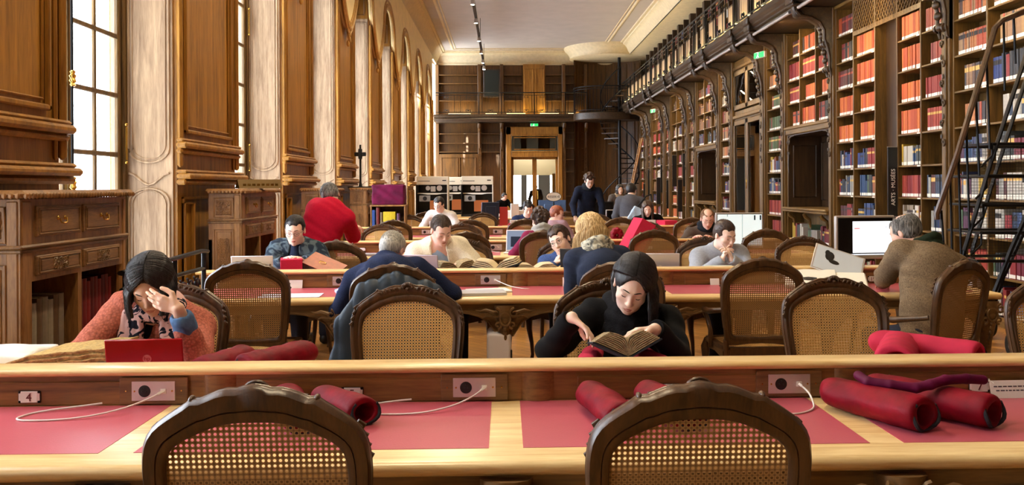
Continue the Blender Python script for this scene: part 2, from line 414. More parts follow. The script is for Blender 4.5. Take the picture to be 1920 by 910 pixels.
# windows: two casements of small panes with a stile and bolt between
def window(n, ya, yb):
    W_ = bpy.data.objects.new('window_%d' % n, None); COL.objects.link(W_); W_.location = (XW, (ya+yb)/2, 0); W_['kind'] = 'structure'
    m = MB(); h = (yb-ya)/2; z0, z1 = .55, 5.0
    m.box(-.04, .04, -h, -h+.07, z0, z1, .01); m.box(-.04, .04, h-.07, h, z0, z1, .01); m.box(-.04, .04, -h, h, z1-.10, z1, .01); m.box(-.04, .04, -h, h, z0, z0+.10, .01)
    m.build('window_frame', M['shelf_v'], W_)
    pw = (h-.10)
    for sg in (-1, 1):
        a, b = (-h+.07, -.01) if sg < 0 else (.01, h-.07)
        mm = MB()
        for (q0, q1) in ((a, a+.055), (b-.055, b)): mm.box(-.022, .022, q0, q1, z0+.1, z1-.1, .01)
        zs = [z0+.1+.02]
        for i in range(11):
            z = .815+.495*i
            if z < z1-.15: mm.box(-.018, .018, a, b, z-.020, z+.020, .008)
        c = (a+b)/2; mm.box(-.014, .014, c-.015, c+.015, z0+.1, z1-.1, .006)
        cs = mm.build('casement', M['shelf_v'], W_)
        g = MB(); g.box(-.003, .003, a+.05, b-.05, z0+.12, z1-.12); g.build('pane', M['glass'], cs)
    mm = MB(); mm.tube([(.05, 0, 1.0), (.05, 0, 4.6)], .010, 8)
    mm.build('bolt_rod', M['iron'], W_)
    for z in (1.55, 2.34, 3.4):
        b_ = MB(); b_.lathe([(.012, -.06), (.022, -.05), (.014, -.035), (.026, -.02), (.018, 0), (.026, .02), (.014, .035), (.022, .05), (.012, .06)], (.055, 0, z), 10); b_.build('bolt_guide', M['brass'], W_)
    for z in (1.9, 3.6):
        for sg in (-1, 1):
            b_ = MB(); b_.tube([(.065, sg*(h-.08), z-.14), (.065, sg*(h-.08), z+.14)], .009, 8); b_.ball((.065, sg*(h-.08), z+.16), .014); b_.ball((.065, sg*(h-.08), z-.16), .014); b_.build('hinge', M['brass'], W_)
for i in range(len(PIERS)-1):
    if PIERS[i+1][0]-PIERS[i][1] > 1: window(i+1, PIERS[i][1]+.0, PIERS[i+1][0]-.0)
# other walls
m = MB(); m.box(XRR, XRR+.2, YF, YB+.3, 0, ZC); struct(m.build('wall_right', M['dark_v']))
m = MB(); m.box(XW-.15, XRR+.2, YF-.2, YF, 0, ZC); struct(m.build('wall_near', M['oak_v']))
DX0, DX1, DZ = .28, 2.18, 2.72    # door opening in the end wall
m = MB(); m.box(XW-.15, DX0, YB, YB+.25, 0, ZC); m.box(DX1, XRR+.2, YB, YB+.25, 0, ZC); m.box(DX0, DX1, YB, YB+.25, 3.62, ZC); m.box(DX0, DX1, YB, YB+.25, DZ, DZ+.18)
struct(m.build('wall_back', M['back_v']))
# cornice: swept profile along the three walls, cove then flat band on the ceiling
prof = [(0, 6.50), (.06, 6.50), (.08, 6.56), (.05, 6.58), (.07, 6.64), (.12, 6.70), (.20, 6.86), (.26, 6.93), (.32, 6.95), (.33, 7.0), (.40, 7.0), (.41, ZC), (0, ZC)]
m = MB()
m.prism([(XL-.0+x, z) for x, z in prof], YF, YB, 'y')
XC = XR-.30
profR = [(0, 6.62)]+[(x, max(z, 6.62)+0.0) for x, z in prof[1:-1]]+[(0, ZC)]
m.prism([(XC-x*1.2, z) for x, z in profR][::-1], YF, YB, 'y'); m.prism([(XC, 6.62), (XRR, 6.62), (XRR, ZC), (XC, ZC)], YF, YB, 'y')
m.prism([(YB-x, z) for x, z in prof][::-1], XL, XRR, 'x')
for X0, X1 in ((XL+.75, XC-.95),):
    for pth in ([(X0, YF+1, ZC-.01), (X0, YB-.8, ZC-.01), (X1, YB-.8, ZC-.01), (X1, YF+1, ZC-.01)],):
        m.tube(pth, .05, 8, flat=.5); m.tube([(x+(.12 if x < 0 else -.12), y-.12 if y > 5 else y, z) for x, y, z in pth], .025, 8, flat=.5)
# drum of the corner stair under the ceiling
cx, cy, r = 4.15, 34.2, 1.45
m.lathe([(r+.0, 6.60), (r+.06, 6.62), (r+.05, 6.70), (r+.16, 6.88), (r+.25, 6.95), (r+.30, ZC-.001)], (cx, cy, 0), 48)
struct(m.build('trim_4', M['cornice']))

# unseen block added outside to keep the low sun off the nearer windows
m = MB(); m.box(-16, -9.0, -70, 1.2, 0, 11); struct(m.build('sun_blocker', plain('pale_blocker', (.80, .76, .70), .9)))
# ================================================================== RIGHT WALL: BOOKCASES
SH = [.11+.415*i for i in range(11)]            # shelf heights
COMP = []                                        # compartments for books: (y0, y1, z, h, style, where)
def scroll(m, c, r0, turns, r, ax='x', sg=1, a0=0, n=22, shrink=.25):
    pts = []; rs = []
    for i in range(n):
        t = i/(n-1); a = a0+sg*2*PI*turns*t; q = r0*(1-(1-shrink)*t)
        u, w = q*math.cos(a), q*math.sin(a)
        pts.append({'x': (c[0], c[1]+u, c[2]+w), 'y': (c[0]+u, c[1], c[2]+w)}[ax]); rs.append(r*(1-.35*t))
    m.tube(pts, rs, 6)
def carved_strip(m, X, yc, z0, z1, w=.07):
    n = max(2, int((z1-z0)/.22))
    for i in range(n):
        z = z0+(z1-z0)*(i+.5)/n; s = 1 if i % 2 else -1
        scroll(m, (X, yc+s*.015, z), w*.5, 1.1, .013, 'x', s, a0=-PI/2)
        m.ball((X-.005, yc-s*.02, z+.07), (.012, .018, .035), 6, 5)
def pilaster(y0, y1, i):
    p = thing('pilaster', 'carved oak pilaster %s' % PIL_WORDS[i], 'pilaster', (XR, y0, 0), group='carved pilasters of the bookcase wall' if 0 else None)
    m = MB(); w = y1-y0; m.box(-.05, .45, 0, w, 0, 4.34, .012); m.box(-.075, -.05, .03, w-.03, .3, 4.2, .008); m.box(-.09, 0, -.02, w+.02, 0, .16, .02)
    m.build('post', M['shelf_v'], p)
    m = MB(); carved_strip(m, -.085, w/2, 1.9, 3.3, .08); m.build('carving', M['gallery'], p)
PIL = [(6.40,6.58), (9.85,10.0), (13.38,13.54), (15.72,15.9), (16.95,17.2), (19.4,19.57), (20.6,20.8), (23.1,23.28), (24.2,24.36), (26.7,26.86), (27.7,27.88), (30.2,30.36), (31.2,31.36)]
PIL_WORDS = ['nearest the camera, behind the rolling stair', 'behind the handrail of the rolling stair', 'between the lattice-topped shelves and the large niche', 'on the far side of the large niche',
  'just before the glazed bookcase', 'just beyond the glazed bookcase', 'before the smaller farther niche', 'on the far side of the farther niche', 'right after the narrow shelves past the farther niche',
  'fourth from the stair corner', 'third from the stair corner', 'second from the stair corner', 'nearest the stair corner']
for i, (a, b) in enumerate(PIL): pilaster(a, b, i)
def lattice(a, b, o):
    m = MB(); zb, zt = 3.78, 4.29; m.box(0, .014, a, b, zb-.025, zb+.04); m.box(0, .014, a, b, zt-.04, zt)
    n = int((b-a)/.085)
    for sgn in (1, -1):
        for q in range(-8, n+8):
            ya = a+q*.085; d = sgn*(zt-zb)*.8; t0, t1 = 0.0, 1.0
            for lim, side in ((a, 1), (b, -1)):
                t = (lim-ya)/d
                if (d > 0) == (side > 0): t0 = max(t0, t)
                else: t1 = min(t1, t)
            if t1-t0 > .05: m.tube([(.006, ya+d*t0, zb+(zt-zb)*t0), (.006, ya+d*t1, zb+(zt-zb)*t1)], .008, 4, caps=False)
    m.build('lattice', M['shelf_v'], o)
def text_mesh(body, size, mat, parent, loc, rot, extrude=.0008, align='LEFT'):
    cu = bpy.data.curves.new('lettering', 'FONT'); cu.body = body; cu.size = size; cu.extrude = extrude; cu.align_x = align; cu.resolution_u = 3
    tmp = bpy.data.objects.new('tmp', cu); COL.objects.link(tmp); bpy.context.view_layer.update()
    me = bpy.data.meshes.new_from_object(tmp.evaluated_get(bpy.context.evaluated_depsgraph_get())); me.name = 'lettering'
    bpy.data.objects.remove(tmp); bpy.data.curves.remove(cu); me.materials.clear(); me.materials.append(mat)
    return link('lettering', me, parent, loc, rot)
def bookcase(label, edges, kinds, grp=None):
    """edges: y of the uprights; kinds: per column 'open' / 'plain'; lower limit zlo and styles"""
    y0 = edges[0]; o = thing('bookcase', label, 'bookcase', (XR, y0, 0), group=grp)
    L = edges[-1]-y0
    m = MB(); m.box(.30, .33, 0, L, 0, 4.34); m.build('back_panel', M['shelf_v'], o)
    m = MB(); m.box(-.01, .32, 0, L, 0, SH[0]); m.build('plinth', M['shelf_h'], o)
    m = MB(); m.box(-.02, .33, 0, L, 4.29, 4.345, .008); m.build('head_board', M['shelf_h'], o)
    for e in edges:
        m = MB(); y = min(max(e-y0, .0125), L-.0125); m.box(-.004, .31, y-.0125, y+.0125, 0, 4.3, .004); m.build('upright', M['shelf_v'], o)
    for c, k in enumerate(kinds):
        a, b = edges[c]-y0+.0125, edges[c+1]-y0-.0125
        if k == 'plain':
            m = MB(); m.box(.16, .20, a, b, SH[0], 4.3); m.build('blank_panel', M['dark_v'], o); lattice(a, b, o); continue
        zlo = k.get('zlo', SH[0]); top = k.get('lattice', 0)
        for i, z in enumerate(SH):
            if z < zlo-.01: continue
            if i == len(SH)-1: continue
            if top and z > 4.25-top: continue
            m = MB(); m.box(.004, .30, a, b, z-.022, z, .003); m.build('shelf', M['shelf_h'], o)
            st = k['style'](i, c)
            if st: COMP.append((y0+a+.005, y0+b-.005, z, .39, st, label))
        if top: lattice(a, b, o)
    return o
def st_by(*lists): return lambda i, c: lists[i] if i < len(lists) else lists[-1]
MIX, RED, ORG, DKO, GRN, TAN, WHT, BLU, BRN, EMP = 'mix', 'red', 'org', 'dko', 'grn', 'tan', 'wht', 'blu', 'brn', None
sN1 = [BLU, MIX, BLU, BLU, MIX, BLU, BLU, TAN, TAN, RED, EMP]
sN2 = [MIX, RED, MIX, MIX, MIX, TAN, TAN, TAN, TAN, RED, EMP]
NEAR = bookcase('tall open oak bookcase behind the rolling stair, tan and orange volumes on its upper shelves', [6.58, 7.4, 8.3, 9.14, 9.85],
    [dict(style=st_by(*sN1)), dict(style=st_by(*sN1)), dict(style=st_by(*sN1)), dict(style=st_by(*sN2))])
bookcase('tall oak bookcase with diamond lattice at the top and a blank panel in its middle', [10.0, 10.62, 11.27, 11.95, 12.70, 13.38],
    [dict(style=st_by(MIX, BLU, BLU, BLU, EMP, RED, RED, RED, RED, RED, EMP)),
     dict(style=st_by(MIX, MIX, WHT, RED, MIX, ORG, ORG, ORG, ORG, EMP, EMP), lattice=.45), dict(style=lambda i, c: None) if 0 else 'plain',
     dict(style=st_by(MIX, MIX, BLU, MIX, BLU, ORG, ORG, ORG, ORG, ORG, EMP), lattice=.45) ,
     dict(style=st_by(MIX, BLU, BLU, BLU, BLU, ORG, ORG, DKO, DKO, DKO, BLU))])
def niche_bay(label, y0, y1, c1, c2, dk=1.0):
    o = thing('niche_bookcase', label, 'bookcase', (XR, y0, 0)); L = y1-y0
    
    for q0, q1 in ((2.5, 4.34), (0, 1.04)): m = MB(); m.box(.30, .33, 0, L, q0, q1); m.build('back_panel', M['shelf_v'], o)
    for e in (0.0125, c1-y0, c2-y0, L-.0125):
        m = MB(); m.box(-.004, .31, e-.0125, e+.0125, 2.58, 4.3, .004); m.build('upright', M['shelf_v'], o)
    for e in (0.02, L-.02):
        m = MB(); m.box(-.004, .31, e-.02, e+.02, 0, 2.6, .004); m.build('upright', M['shelf_v'], o)
    es = [y0, c1, c2, y1]
    for c in range(3):
        a, b = es[c]-y0+.0125, es[c+1]-y0-.0125
        for i in range(6, 10):
            z = SH[i]; m = MB(); m.box(.004, .3, a, b, z-.022, z, .003); m.build('shelf', M['shelf_h'], o)
            st = ([ORG, ORG, RED, DKO][i-6] if c < 2 else [DKO, RED, RED, DKO][i-6]) if dk == 1 else [MIX, BRN, BRN, MIX][i-6]
            if c == 0 and i == 6 and dk == 1: st = DKO
            COMP.append((y0+a+.005, y0+b-.005, z, .38, st, label))
    # recess with panelled sides, sloped top and writing slab
    m = MB(); m.box(-.04, .32, 0.02, L-.02, 2.44, 2.56, .012); m.box(-.07, 0, 0, L, 2.53, 2.58, .012); m.build('niche_cornice', M['shelf_h'], o)
    m = MB(); D = .62
    m.box(D, D+.03, .04, L-.04, 1.1, 2.5); m.box(0, D, .04, .07, 1.1, 2.5); m.box(0, D, L-.07, L-.04, 1.1, 2.5); m.box(0, D, .04, L-.04, 2.42, 2.45)
    for q in range(3): 
        ya = .12+q*(L-.2)/3; m.tube([(D-.01, ya, 1.25), (D-.01, ya, 2.3), (D-.01, ya+(L-.3)/3, 2.3), (D-.01, ya+(L-.3)/3, 1.25)], .015, 6, closed=True)
    for y in (.075, L-.075): m.tube([(.1, y, 1.3), (.1, y, 2.25), (D-.1, y, 2.25), (D-.1, y, 1.3)], .015, 6, closed=True)
    m.build('niche_lining', M['dark_v'], o)
    m = MB(); m.box(-.12, D, 0, L, 1.08, 1.12, .012); m.box(-.10, D, 0.01, L-.01, 1.04, 1.08, .01); m.build('writing_slab', M['shelf_h'], o)
    m = MB()
    for y, s in ((.09, 1), (L-.09, -1)):
        scroll(m, (.0, y, 2.33), .07, 1.3, .02, 'x', s, a0=0); scroll(m, (.0, y-s*.01, 2.12), .05, 1.2, .017, 'x', -s, a0=PI)
        m.tube([(.0, y+s*.06, 2.38), (.0, y+s*.15, 2.41), (.0, y+s*.3, 2.415)], [.02, .015, .006], 6)
        m.tube([(.0, y, 2.1), (0, y-s*.02, 1.9), (0, y, 1.75)], [.016, .012, .006], 6)
    m.build('carved_corner', M['gallery'], o)
    for q in range(3):
        y = .3+q*(L-.6)/2; m = MB(); m.tube([(-.08, y, 1.02), (-.05, y, .97), (.02, y, .92), (.04, y, .80), (.10, y, .72)], [.03, .035, .03, .022, .01], 8); m.build('bracket', M['shelf_v'], o)
    for z in (.11, .52):
        m = MB(); m.box(.05, .3, .04, L-.04, z-.022, z, .003); m.build('shelf', M['shelf_h'], o)
        for q in range(3): COMP.append((y0+.08+q*(L-.1)/3, y0+.08+(q+.85)*(L-.1)/3, z, .36, MIX if dk == 1 else BRN, label))
    return o
niche_bay('carved oak bookcase with the large open niche and writing slab below red volumes', 13.54, 15.72, 14.26, 15.03)
bookcase('narrow oak bookcase with green volumes between the large niche and the glazed doors', [15.9, 16.95], [dict(style=st_by(RED, RED, RED, BLU, MIX, GRN, GRN, GRN, TAN, BRN, EMP))])
# glazed bookcase
def glazed(y0, y1):
    o = thing('glazed_bookcase', 'tall glazed oak bookcase with two pairs of glass doors', 'bookcase', (XR, y0, 0)); L = y1-y0
    m = MB(); m.box(.02, .40, 0, L, 0, .35, .01); m.box(.02, .4, 0, L, 2.98, 3.2, .01); m.box(.02, .4, 0, L, 4.1, 4.34, .01); m.box(-.03, .02, 0, L, 3.02, 3.10, .015); m.box(-.03, .02, 0, L, 4.12, 4.2, .015)
    m.box(.36, .40, 0, L, .3, 4.2); m.box(.02, .4, 0, .03, 0, 4.3); m.box(.02, .4, L-.03, L, 0, 4.3); m.build('carcass', M['shelf_v'], o)
    for z in (.8, 1.25, 1.7, 2.15, 2.6, 3.6): 
        m = MB(); m.box(.08, .36, .03, L-.03, z, z+.02); m.build('shelf', M['shelf_h'], o)
    for (z0, z1) in ((.37, 2.97), (3.22, 4.09)):
        for q in range(2):
            a, b = .03+q*(L-.06)/2, .03+(q+1)*(L-.06)/2; w = .10
            m = MB(); m.box(-.02, .02, a, a+w, z0, z1, .008); m.box(-.02, .02, b-w, b, z0, z1, .008); m.box(-.02, .02, a, b, z0, z0+w, .008); m.box(-.02, .02, a, b, z1-w, z1, .008)
            m.tube([(-.022, a+w, z0+w), (-.022, a+w, z1-w), (-.022, b-w, z1-w), (-.022, b-w, z0+w)], .01, 6, closed=True)
            d = m.build('door', M['shelf_v'], o)
            m = MB(); m.box(-.002, .002, a+w, b-w, z0+w, z1-w); m.build('pane', M['cabglass'], d)
    m = MB(); m.box(-.035, -.02, L/2-.012, L/2+.012, 1.45, 1.65, .004); m.build('lock_plate', M['brass'], o)
    for z in (.35, .82, 1.27, 1.72, 2.17, 2.62): COMP.append((y0+.1, y1-.1, z, .3, BRN, 'glazed'))
glazed(17.2, 19.4)
bookcase('narrow oak bookcase just past the glazed doors, blue and white spines', [19.57, 20.6], [dict(style=st_by(RED, BLU, BLU, BLU, BLU, TAN, TAN, BRN, WHT, RED, EMP))])
niche_bay('carved oak bookcase with the smaller farther niche under brown volumes', 20.8, 23.1, 21.5, 22.3, dk=2)
bookcase('narrow oak bookcase beyond the farther niche', [23.28, 24.2], [dict(style=st_by(MIX, MIX, WHT, MIX, RED, BRN, WHT, BRN, WHT, EMP, EMP))])
def rs(seed): 
    r = random.Random(seed); ch = [MIX, RED, WHT, BRN, BLU, MIX, ORG]
    return lambda i, c: (r.choice(ch) if i < 8 else (r.choice([EMP, EMP, BRN]) if i < 10 else None))
bookcase('wide oak bookcase with dark section signs, third bookcase from the stair corner', [24.36, 25.1, 25.9, 26.7], [dict(style=rs(1))]*3)
bookcase('narrow oak bookcase between the two wide ones before the stair corner', [26.86, 27.7], [dict(style=rs(2))])
bookcase('wide oak bookcase next to the last one before the stair corner', [27.88, 28.6, 29.4, 30.2], [dict(style=rs(3))]*3)
bookcase('last narrow oak bookcase before the stair corner', [30.36, 31.2], [dict(style=rs(4))])
bookcase('wide oak bookcase touching the stair corner, behind the step ladder', [31.36, 32.1, 32.9], [dict(style=rs(5))]*2)
# black section signs standing out from the uprights
def sign(y, z0, h, label, text=None):
    s = thing('section_sign', label, 'sign', (XR-.004, y, z0))
    m = MB(); m.box(-.13, -.0, -.010, .010, 0, h, .003); m.build('board', M['black'], s)
    m = MB(); m.box(-.132, .0, -.012, .012, h, h+.008); m.build('edge', M['alu'], s)
    if text:
        text_mesh(text, .075, M['white'], s, (-.035, -.0112, .14), (PI/2, -PI/2, 0))
sign(11.27, 1.10, .92, 'black upright section sign lettered ARTS MUSÉES beside the blank bookcase panel', 'ARTS · MUSÉES')
for y, z0, h, w in ((24.36, 1.5, .95, 'past the farther niche'), (25.1, .75, .95, 'low on the third-last wide bookcase'), (25.9, 1.5, .95, 'at the middle of the third-last wide bookcase'), (26.86, .8, .9, 'beside the narrow bookcase near the corner'),
                   (27.88, 1.3, .9, 'at the near edge of the second-last wide bookcase'), (28.6, .9, .9, 'inside the second-last wide bookcase'), (30.36, 1.2, .9, 'near the stair corner'), (31.36, .7, .9, 'lowest, closest to the stair corner')):
    sign(y, z0, h, 'black upright section sign ' + w)
# ------------------------------------------------------------------ gallery on carved brackets
XG = 4.60
G = thing('gallery', 'oak gallery with black iron railing carried on carved brackets above the bookcases', 'gallery', (XG, YF, 4.35))
m = MB()
gp = [(1.4, -.0), (.10, -.0), (.08, .05), (.03, .07), (.03, .10), (-.01, .13), (.0, .17), (-.05, .22), (-.05, .26), (-.02, .30), (-.02, .33), (1.4, .33)]
m.prism(gp[::-1], 0, 33.9-YF, 'y'); m.build('deck', M['gallery'], G)
def corbel(y):
    m = MB()
    # S-shaped body, thick, with scroll ends and leaf carving
    body = [(-.02, .0), (.66, .0), (.66, -1.15), (.60, -1.12), (.57, -1.0), (.585, -.86), (.555, -.72), (.50, -.62), (.50, -.50), (.46, -.38), (.37, -.27), (.24, -.20), (.10, -.19), (.02, -.15)]
    m.prism([(x, z) for x, z in body], -.07, .07, 'y', bev=.012)
    for s in (-.085, .085):
        pts = [(.02, s, -.06), (.10, s, -.15), (.26, s, -.17), (.40, s, -.25), (.47, s, -.38), (.47, s, -.52), (.52, s, -.66), (.55, s, -.80), (.55, s, -.98), (.58, s, -1.1)]
        m.tube(pts, [.03, .032, .03, .03, .03, .03, .028, .025, .022, .015], 7)
        for c, r in (((.09, s, -.09), .07), ((.50, s, -.60), .06), ((.55, s, -1.0), .045)): scroll(m, c, r, 1.2, .02, 'y', 1, a0=PI/2)
    for q in range(6): m.ball((.43+.02*q, 0, -.33-.13*q), (.045, .06, .05), 8, 6)
    m.box(-.06, .30, -.14, .14, 0, .05, .015); m.box(-.08, -.02, -.16, .16, .04, .16, .02); m.box(-.10, -.02, -.13, .13, .16, .30, .02)
    return m
CY_ = [3.3, 6.5, 9.92, 13.46, 16.25-.4, 17.15-.1, 19.5, 20.7, 23.2, 24.28, 26.78, 27.8, 30.28, 31.28]
CY_ = sorted(CY_); first = None
for y in CY_:
    if first is None: first = corbel(0).build('corbel', M['gallery'], G, (0, y-YF, 0), angle=50)
    else: link('corbel', first.data, G, (0, y-YF, 0))
def rail_panel(L, H=.86):
    """one iron railing panel of length L along y"""
    m = MB()
    m.tube([(0, 0, H), (0, L, H)], .022, 8); m.box(-.012, .012, 0, L, H-.11, H-.09); m.box(-.014, .014, 0, L, .07, .095)
    m.box(-.02, .02, -.018, .018, 0, H)
    n = max(1, round(L/.8)); w = L/n
    for q in range(n):
        y = w*(q+.5)
        for s in (-1, 1): m.box(-.008, .008, y+s*w*.36-.009, y+s*w*.36+.009, .09, H-.1)
        for s in (-1, 1):
            scroll(m, (0, y+s*.055, .16), .05, 1.0, .010, 'x', s, a0=-PI/2, n=14); scroll(m, (0, y+s*.05, H-.18), .045, 1.0, .009, 'x', -s, a0=PI/2, n=14)
        m.ball((0, y, .16), .03, 6, 5)
    return m
ys = [YF]+[c for c in CY_ if c > YF]+[33.4]
for a, b in zip(ys[:-1], ys[1:]):
    n = max(1, round((b-a)/1.7)); 
    for q in range(n): rail_panel((b-a)/n).build('railing_panel', M['iron'], G, (.04, a+(b-a)*q/n-YF, .33))
# strip lights under the deck edge (they warm the upper shelves)
WARM = (1.0, .72, .36)
def strip_light(y0, y1, word):
    t = thing('strip_light', 'long slim strip light under the gallery edge ' + word, 'lamp', (XG+.02, y0, 4.40-.09))
    m = MB(); m.tube([(0, 0, .0), (0, y1-y0, .0)], .028, 10); m.build('housing', M['alu'], t)
    l = area('shelf_lamp', (XG+.10, (y0+y1)/2, 4.28), (.55, 0, -.62), (y1-y0)*.9, .05, 18*(y1-y0), WARM); l.rotation_euler = (Vector((.55, 0, -.62)).to_track_quat('-Z', 'X')).to_euler()
words = iter(['out of frame by the camera'] + ['over the rolling stair', 'over the lattice-topped bookcase', 'over the large niche', 'over the narrow green shelves', 'over the glazed doors', 'past the glazed doors', 'over the farther niche', 'past the farther niche', 'over the third-last wide bookcase', 'over the narrow bookcase near the corner', 'over the second-last wide bookcase', 'nearest the stair corner'])
for a, b in zip(CY_[:-1], CY_[1:]): strip_light(a+.2, b-.2, next(words))
# upper bookcases on the gallery
XU = 5.55
U = thing('gallery_bookcase', 'long upper bookcase on the gallery, closed oak panels below its shelves', 'bookcase', (XU, YF, 4.68))
m = MB(); m.box(.30, .44, 0, YB-YF, 0, 1.95); m.build('back_panel', M['shelf_v'], U)
m = MB(); m.box(0, .02, 0, YB-YF-1.5, 0, .62); m.build('base_panel', M['back_v'], U)
for z in (.62, 1.0, 1.38): 
    m = MB(); m.box(0, .3, 0, YB-YF-1.5, z, z+.025, .004); m.build('shelf', M['shelf_h'], U)
y = YF+.4; UY = []
while y < 33.3: UY.append(y); y += .87
for i, y in enumerate(UY):
    m = MB(); wd = .05 if i % 2 else .11; m.box(-.03, .3, y-YF-wd, y-YF+wd if i % 2 == 0 else y-YF+.02, 0, 1.95, .008); m.build('upright', M['dark_v'], U)
UP = []
for i in range(len(UY)-1):
    for z in (.645, 1.025, 1.405): UP.append((UY[i]+.12, UY[i+1]-.12, 4.68+z, .33, random.Random(i*7+int(z*10)).choice([BRN, MIX, RED, WHT, BRN]), 'up'))
GLOW = (1.0, .80, .36)
glow_m = plain('warm_lamp_diffuser', (1, .9, .6), .5, emit=GLOW, estr=7)
for i in range(len(UY)-1):
    if UY[i] < 5: continue
    yc = (UY[i]+UY[i+1])/2
    t = thing('railing_board', 'upright oak board behind the gallery railing, glowing from its foot', 'board', (XG+.20, yc, 4.68), group='lit boards along the side gallery')
    m = MB(); m.box(0, .02, -.29, .29, .0, .62, .004); m.build('board_face', M['oak_pale'], t)
    m = MB(); m.box(-.01, .03, -.31, -.29, 0, .65, .004); m.box(-.01, .03, .29, .31, 0, .65, .004); m.box(-.01, .03, -.29, .29, .62, .65, .004); m.build('board_frame', M['dark_v'], t)
    m = MB(); m.box(-.12, -.08, -.24, .24, 0, .03, .004); h_ = m.build('uplight', M['black'], t)
    m = MB(); m.box(-.11, -.09, -.23, .23, .03, .034); m.build('diffuser', glow_m, h_)
    l = area('uplight_lamp', (XG+.10, yc, 4.73), (.30, 0, 1), .03, .46, 6, GLOW)
# ================================================================== END WALL
Bk = thing('end_wall_shelving', 'tall oak shelving and panelling across the end wall around the glass door', 'shelving', (0, YB, 0))
def bx_(name, mat, *a, **k): m = MB(); m.box(*a, **k); return m.build(name, mat, Bk)
# upright posts, full height
for X in (-2.72, -1.0, -.10, 2.43, 3.32):
    for z0, z1 in ((0, 4.1), (4.4, 6.5)): bx_('upright', M['back_v'], X-.07, X+.07, -.32, 0, z0, z1, b=.01)
m = MB()
for X in (-1.0, -.10, 2.43, 3.32):
    for q in range(9):
        z = 2.2+q*.2; scroll(m, (X, -.34, z), .05, 1.1, .02, 'y', 1 if q % 2 else -1, a0=-PI/2)
    m.tube([(X, -.33, 4.1), (X, -.62, 4.02), (X, -.60, 3.9), (X, -.42, 3.75), (X, -.40, 3.4), (X, -.34, 3.1)], [.09, .08, .07, .06, .05, .03], 8)
m.build('carving', M['back_v'], Bk)
cols = [(-2.65, -1.07), (.0, .72), (1.72, 2.34), (2.5, 3.25)]
for (a, b) in cols:
    for z in (6.05, 5.70, 5.34, 5.0): bx_('shelf', M['back_v'], a, b, -.30, 0, z, z+.03)
for (a, b) in ((-2.65, -1.07), (2.5, 3.25), (-.93, -.17)):
    for z in ((3.66, 3.28, 2.92) if a < 0 else (3.7, 3.4, 3.05, 2.6, 2.1, 1.6, 1.1)): bx_('shelf', M['back_v'], a, b, -.30, 0, z, z+.03)
m = MB(); m.box(.78, 1.66, -.30, 0, 4.4, 6.5); 
for x in (.80, 1.24): m.tube([(x+.04, -.31, 4.6), (x+.04, -.31, 6.3), (x+.38, -.31, 6.3), (x+.38, -.31, 4.6)], .02, 6, closed=True)
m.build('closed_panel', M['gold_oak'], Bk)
m = MB(); m.box(-2.65, -1.07, -.33, 0, .0, 2.85)
for x in (-2.55, -1.82): m.tube([(x, -.34, .4), (x, -.34, 2.7), (x+.65, -.34, 2.7), (x+.65, -.34, .4)], .02, 6, closed=True)
m.build('cupboard_front', M['back_v'], Bk)
t = thing('dark_painting', 'tall dark framed panel hanging on the upper end wall', 'painting', (-.50, YB-.36, 5.72))
m = MB(); m.box(-.33, .33, -.03, .0, -.57, .57, .01); m.build('frame', M['dark_v'], t)
m = MB(); m.box(-.28, .28, -.036, -.03, -.52, .52); m.build('canvas', plain('blackened_canvas', (.10, .13, .11), .5), t)
# end gallery
G2 = thing('end_gallery', 'oak gallery with iron railing crossing the end wall above the glass door', 'gallery', (0, 33.95, 4.12))
m = MB(); m.prism([(1.0, 0), (.06, 0), (.03, .06), (.0, .10), (.02, .16), (-.04, .20), (-.04, .28), (1.0, .28)][::-1], XL, 4.6, 'x'); m.build('deck', M['gallery'], G2)
for a, b in ((-2.72, -1.0), (-1.0, -.1), (-.1, 1.2), (1.2, 2.43), (2.43, 3.3)):
    me = rail_panel(b-a).mesh('railing_panel', M['iron']); link('railing_panel', me, G2, (b, 0, .28), (0, 0, PI/2))
for (a, b), w in (((-2.25, -1.35), 'at the far left of the end gallery'), ((-.75, -.3), 'below the dark framed panel'), ((.1, .85), 'left of centre on the end gallery'), ((1.45, 2.2), 'right of centre on the end gallery'), ((2.6, 3.1), 'at the right of the end gallery')):
    t = thing('gallery_uplight', 'warm linear uplight ' + w, 'lamp', ((a+b)/2, YB-.52, 4.41)); h = (b-a)/2
    m = MB(); m.box(-h, h, -.03, .03, 0, .06, .01); m.build('housing', M['black'], t)
    m = MB(); m.box(-h, h, -.02, .02, .06, .065); m.build('diffuser', glow_m, t)
    l = area('uplight_lamp', ((a+b)/2, YB-.5, 4.48), (0, .5, 1), b-a, .05, 9*(b-a), GLOW)
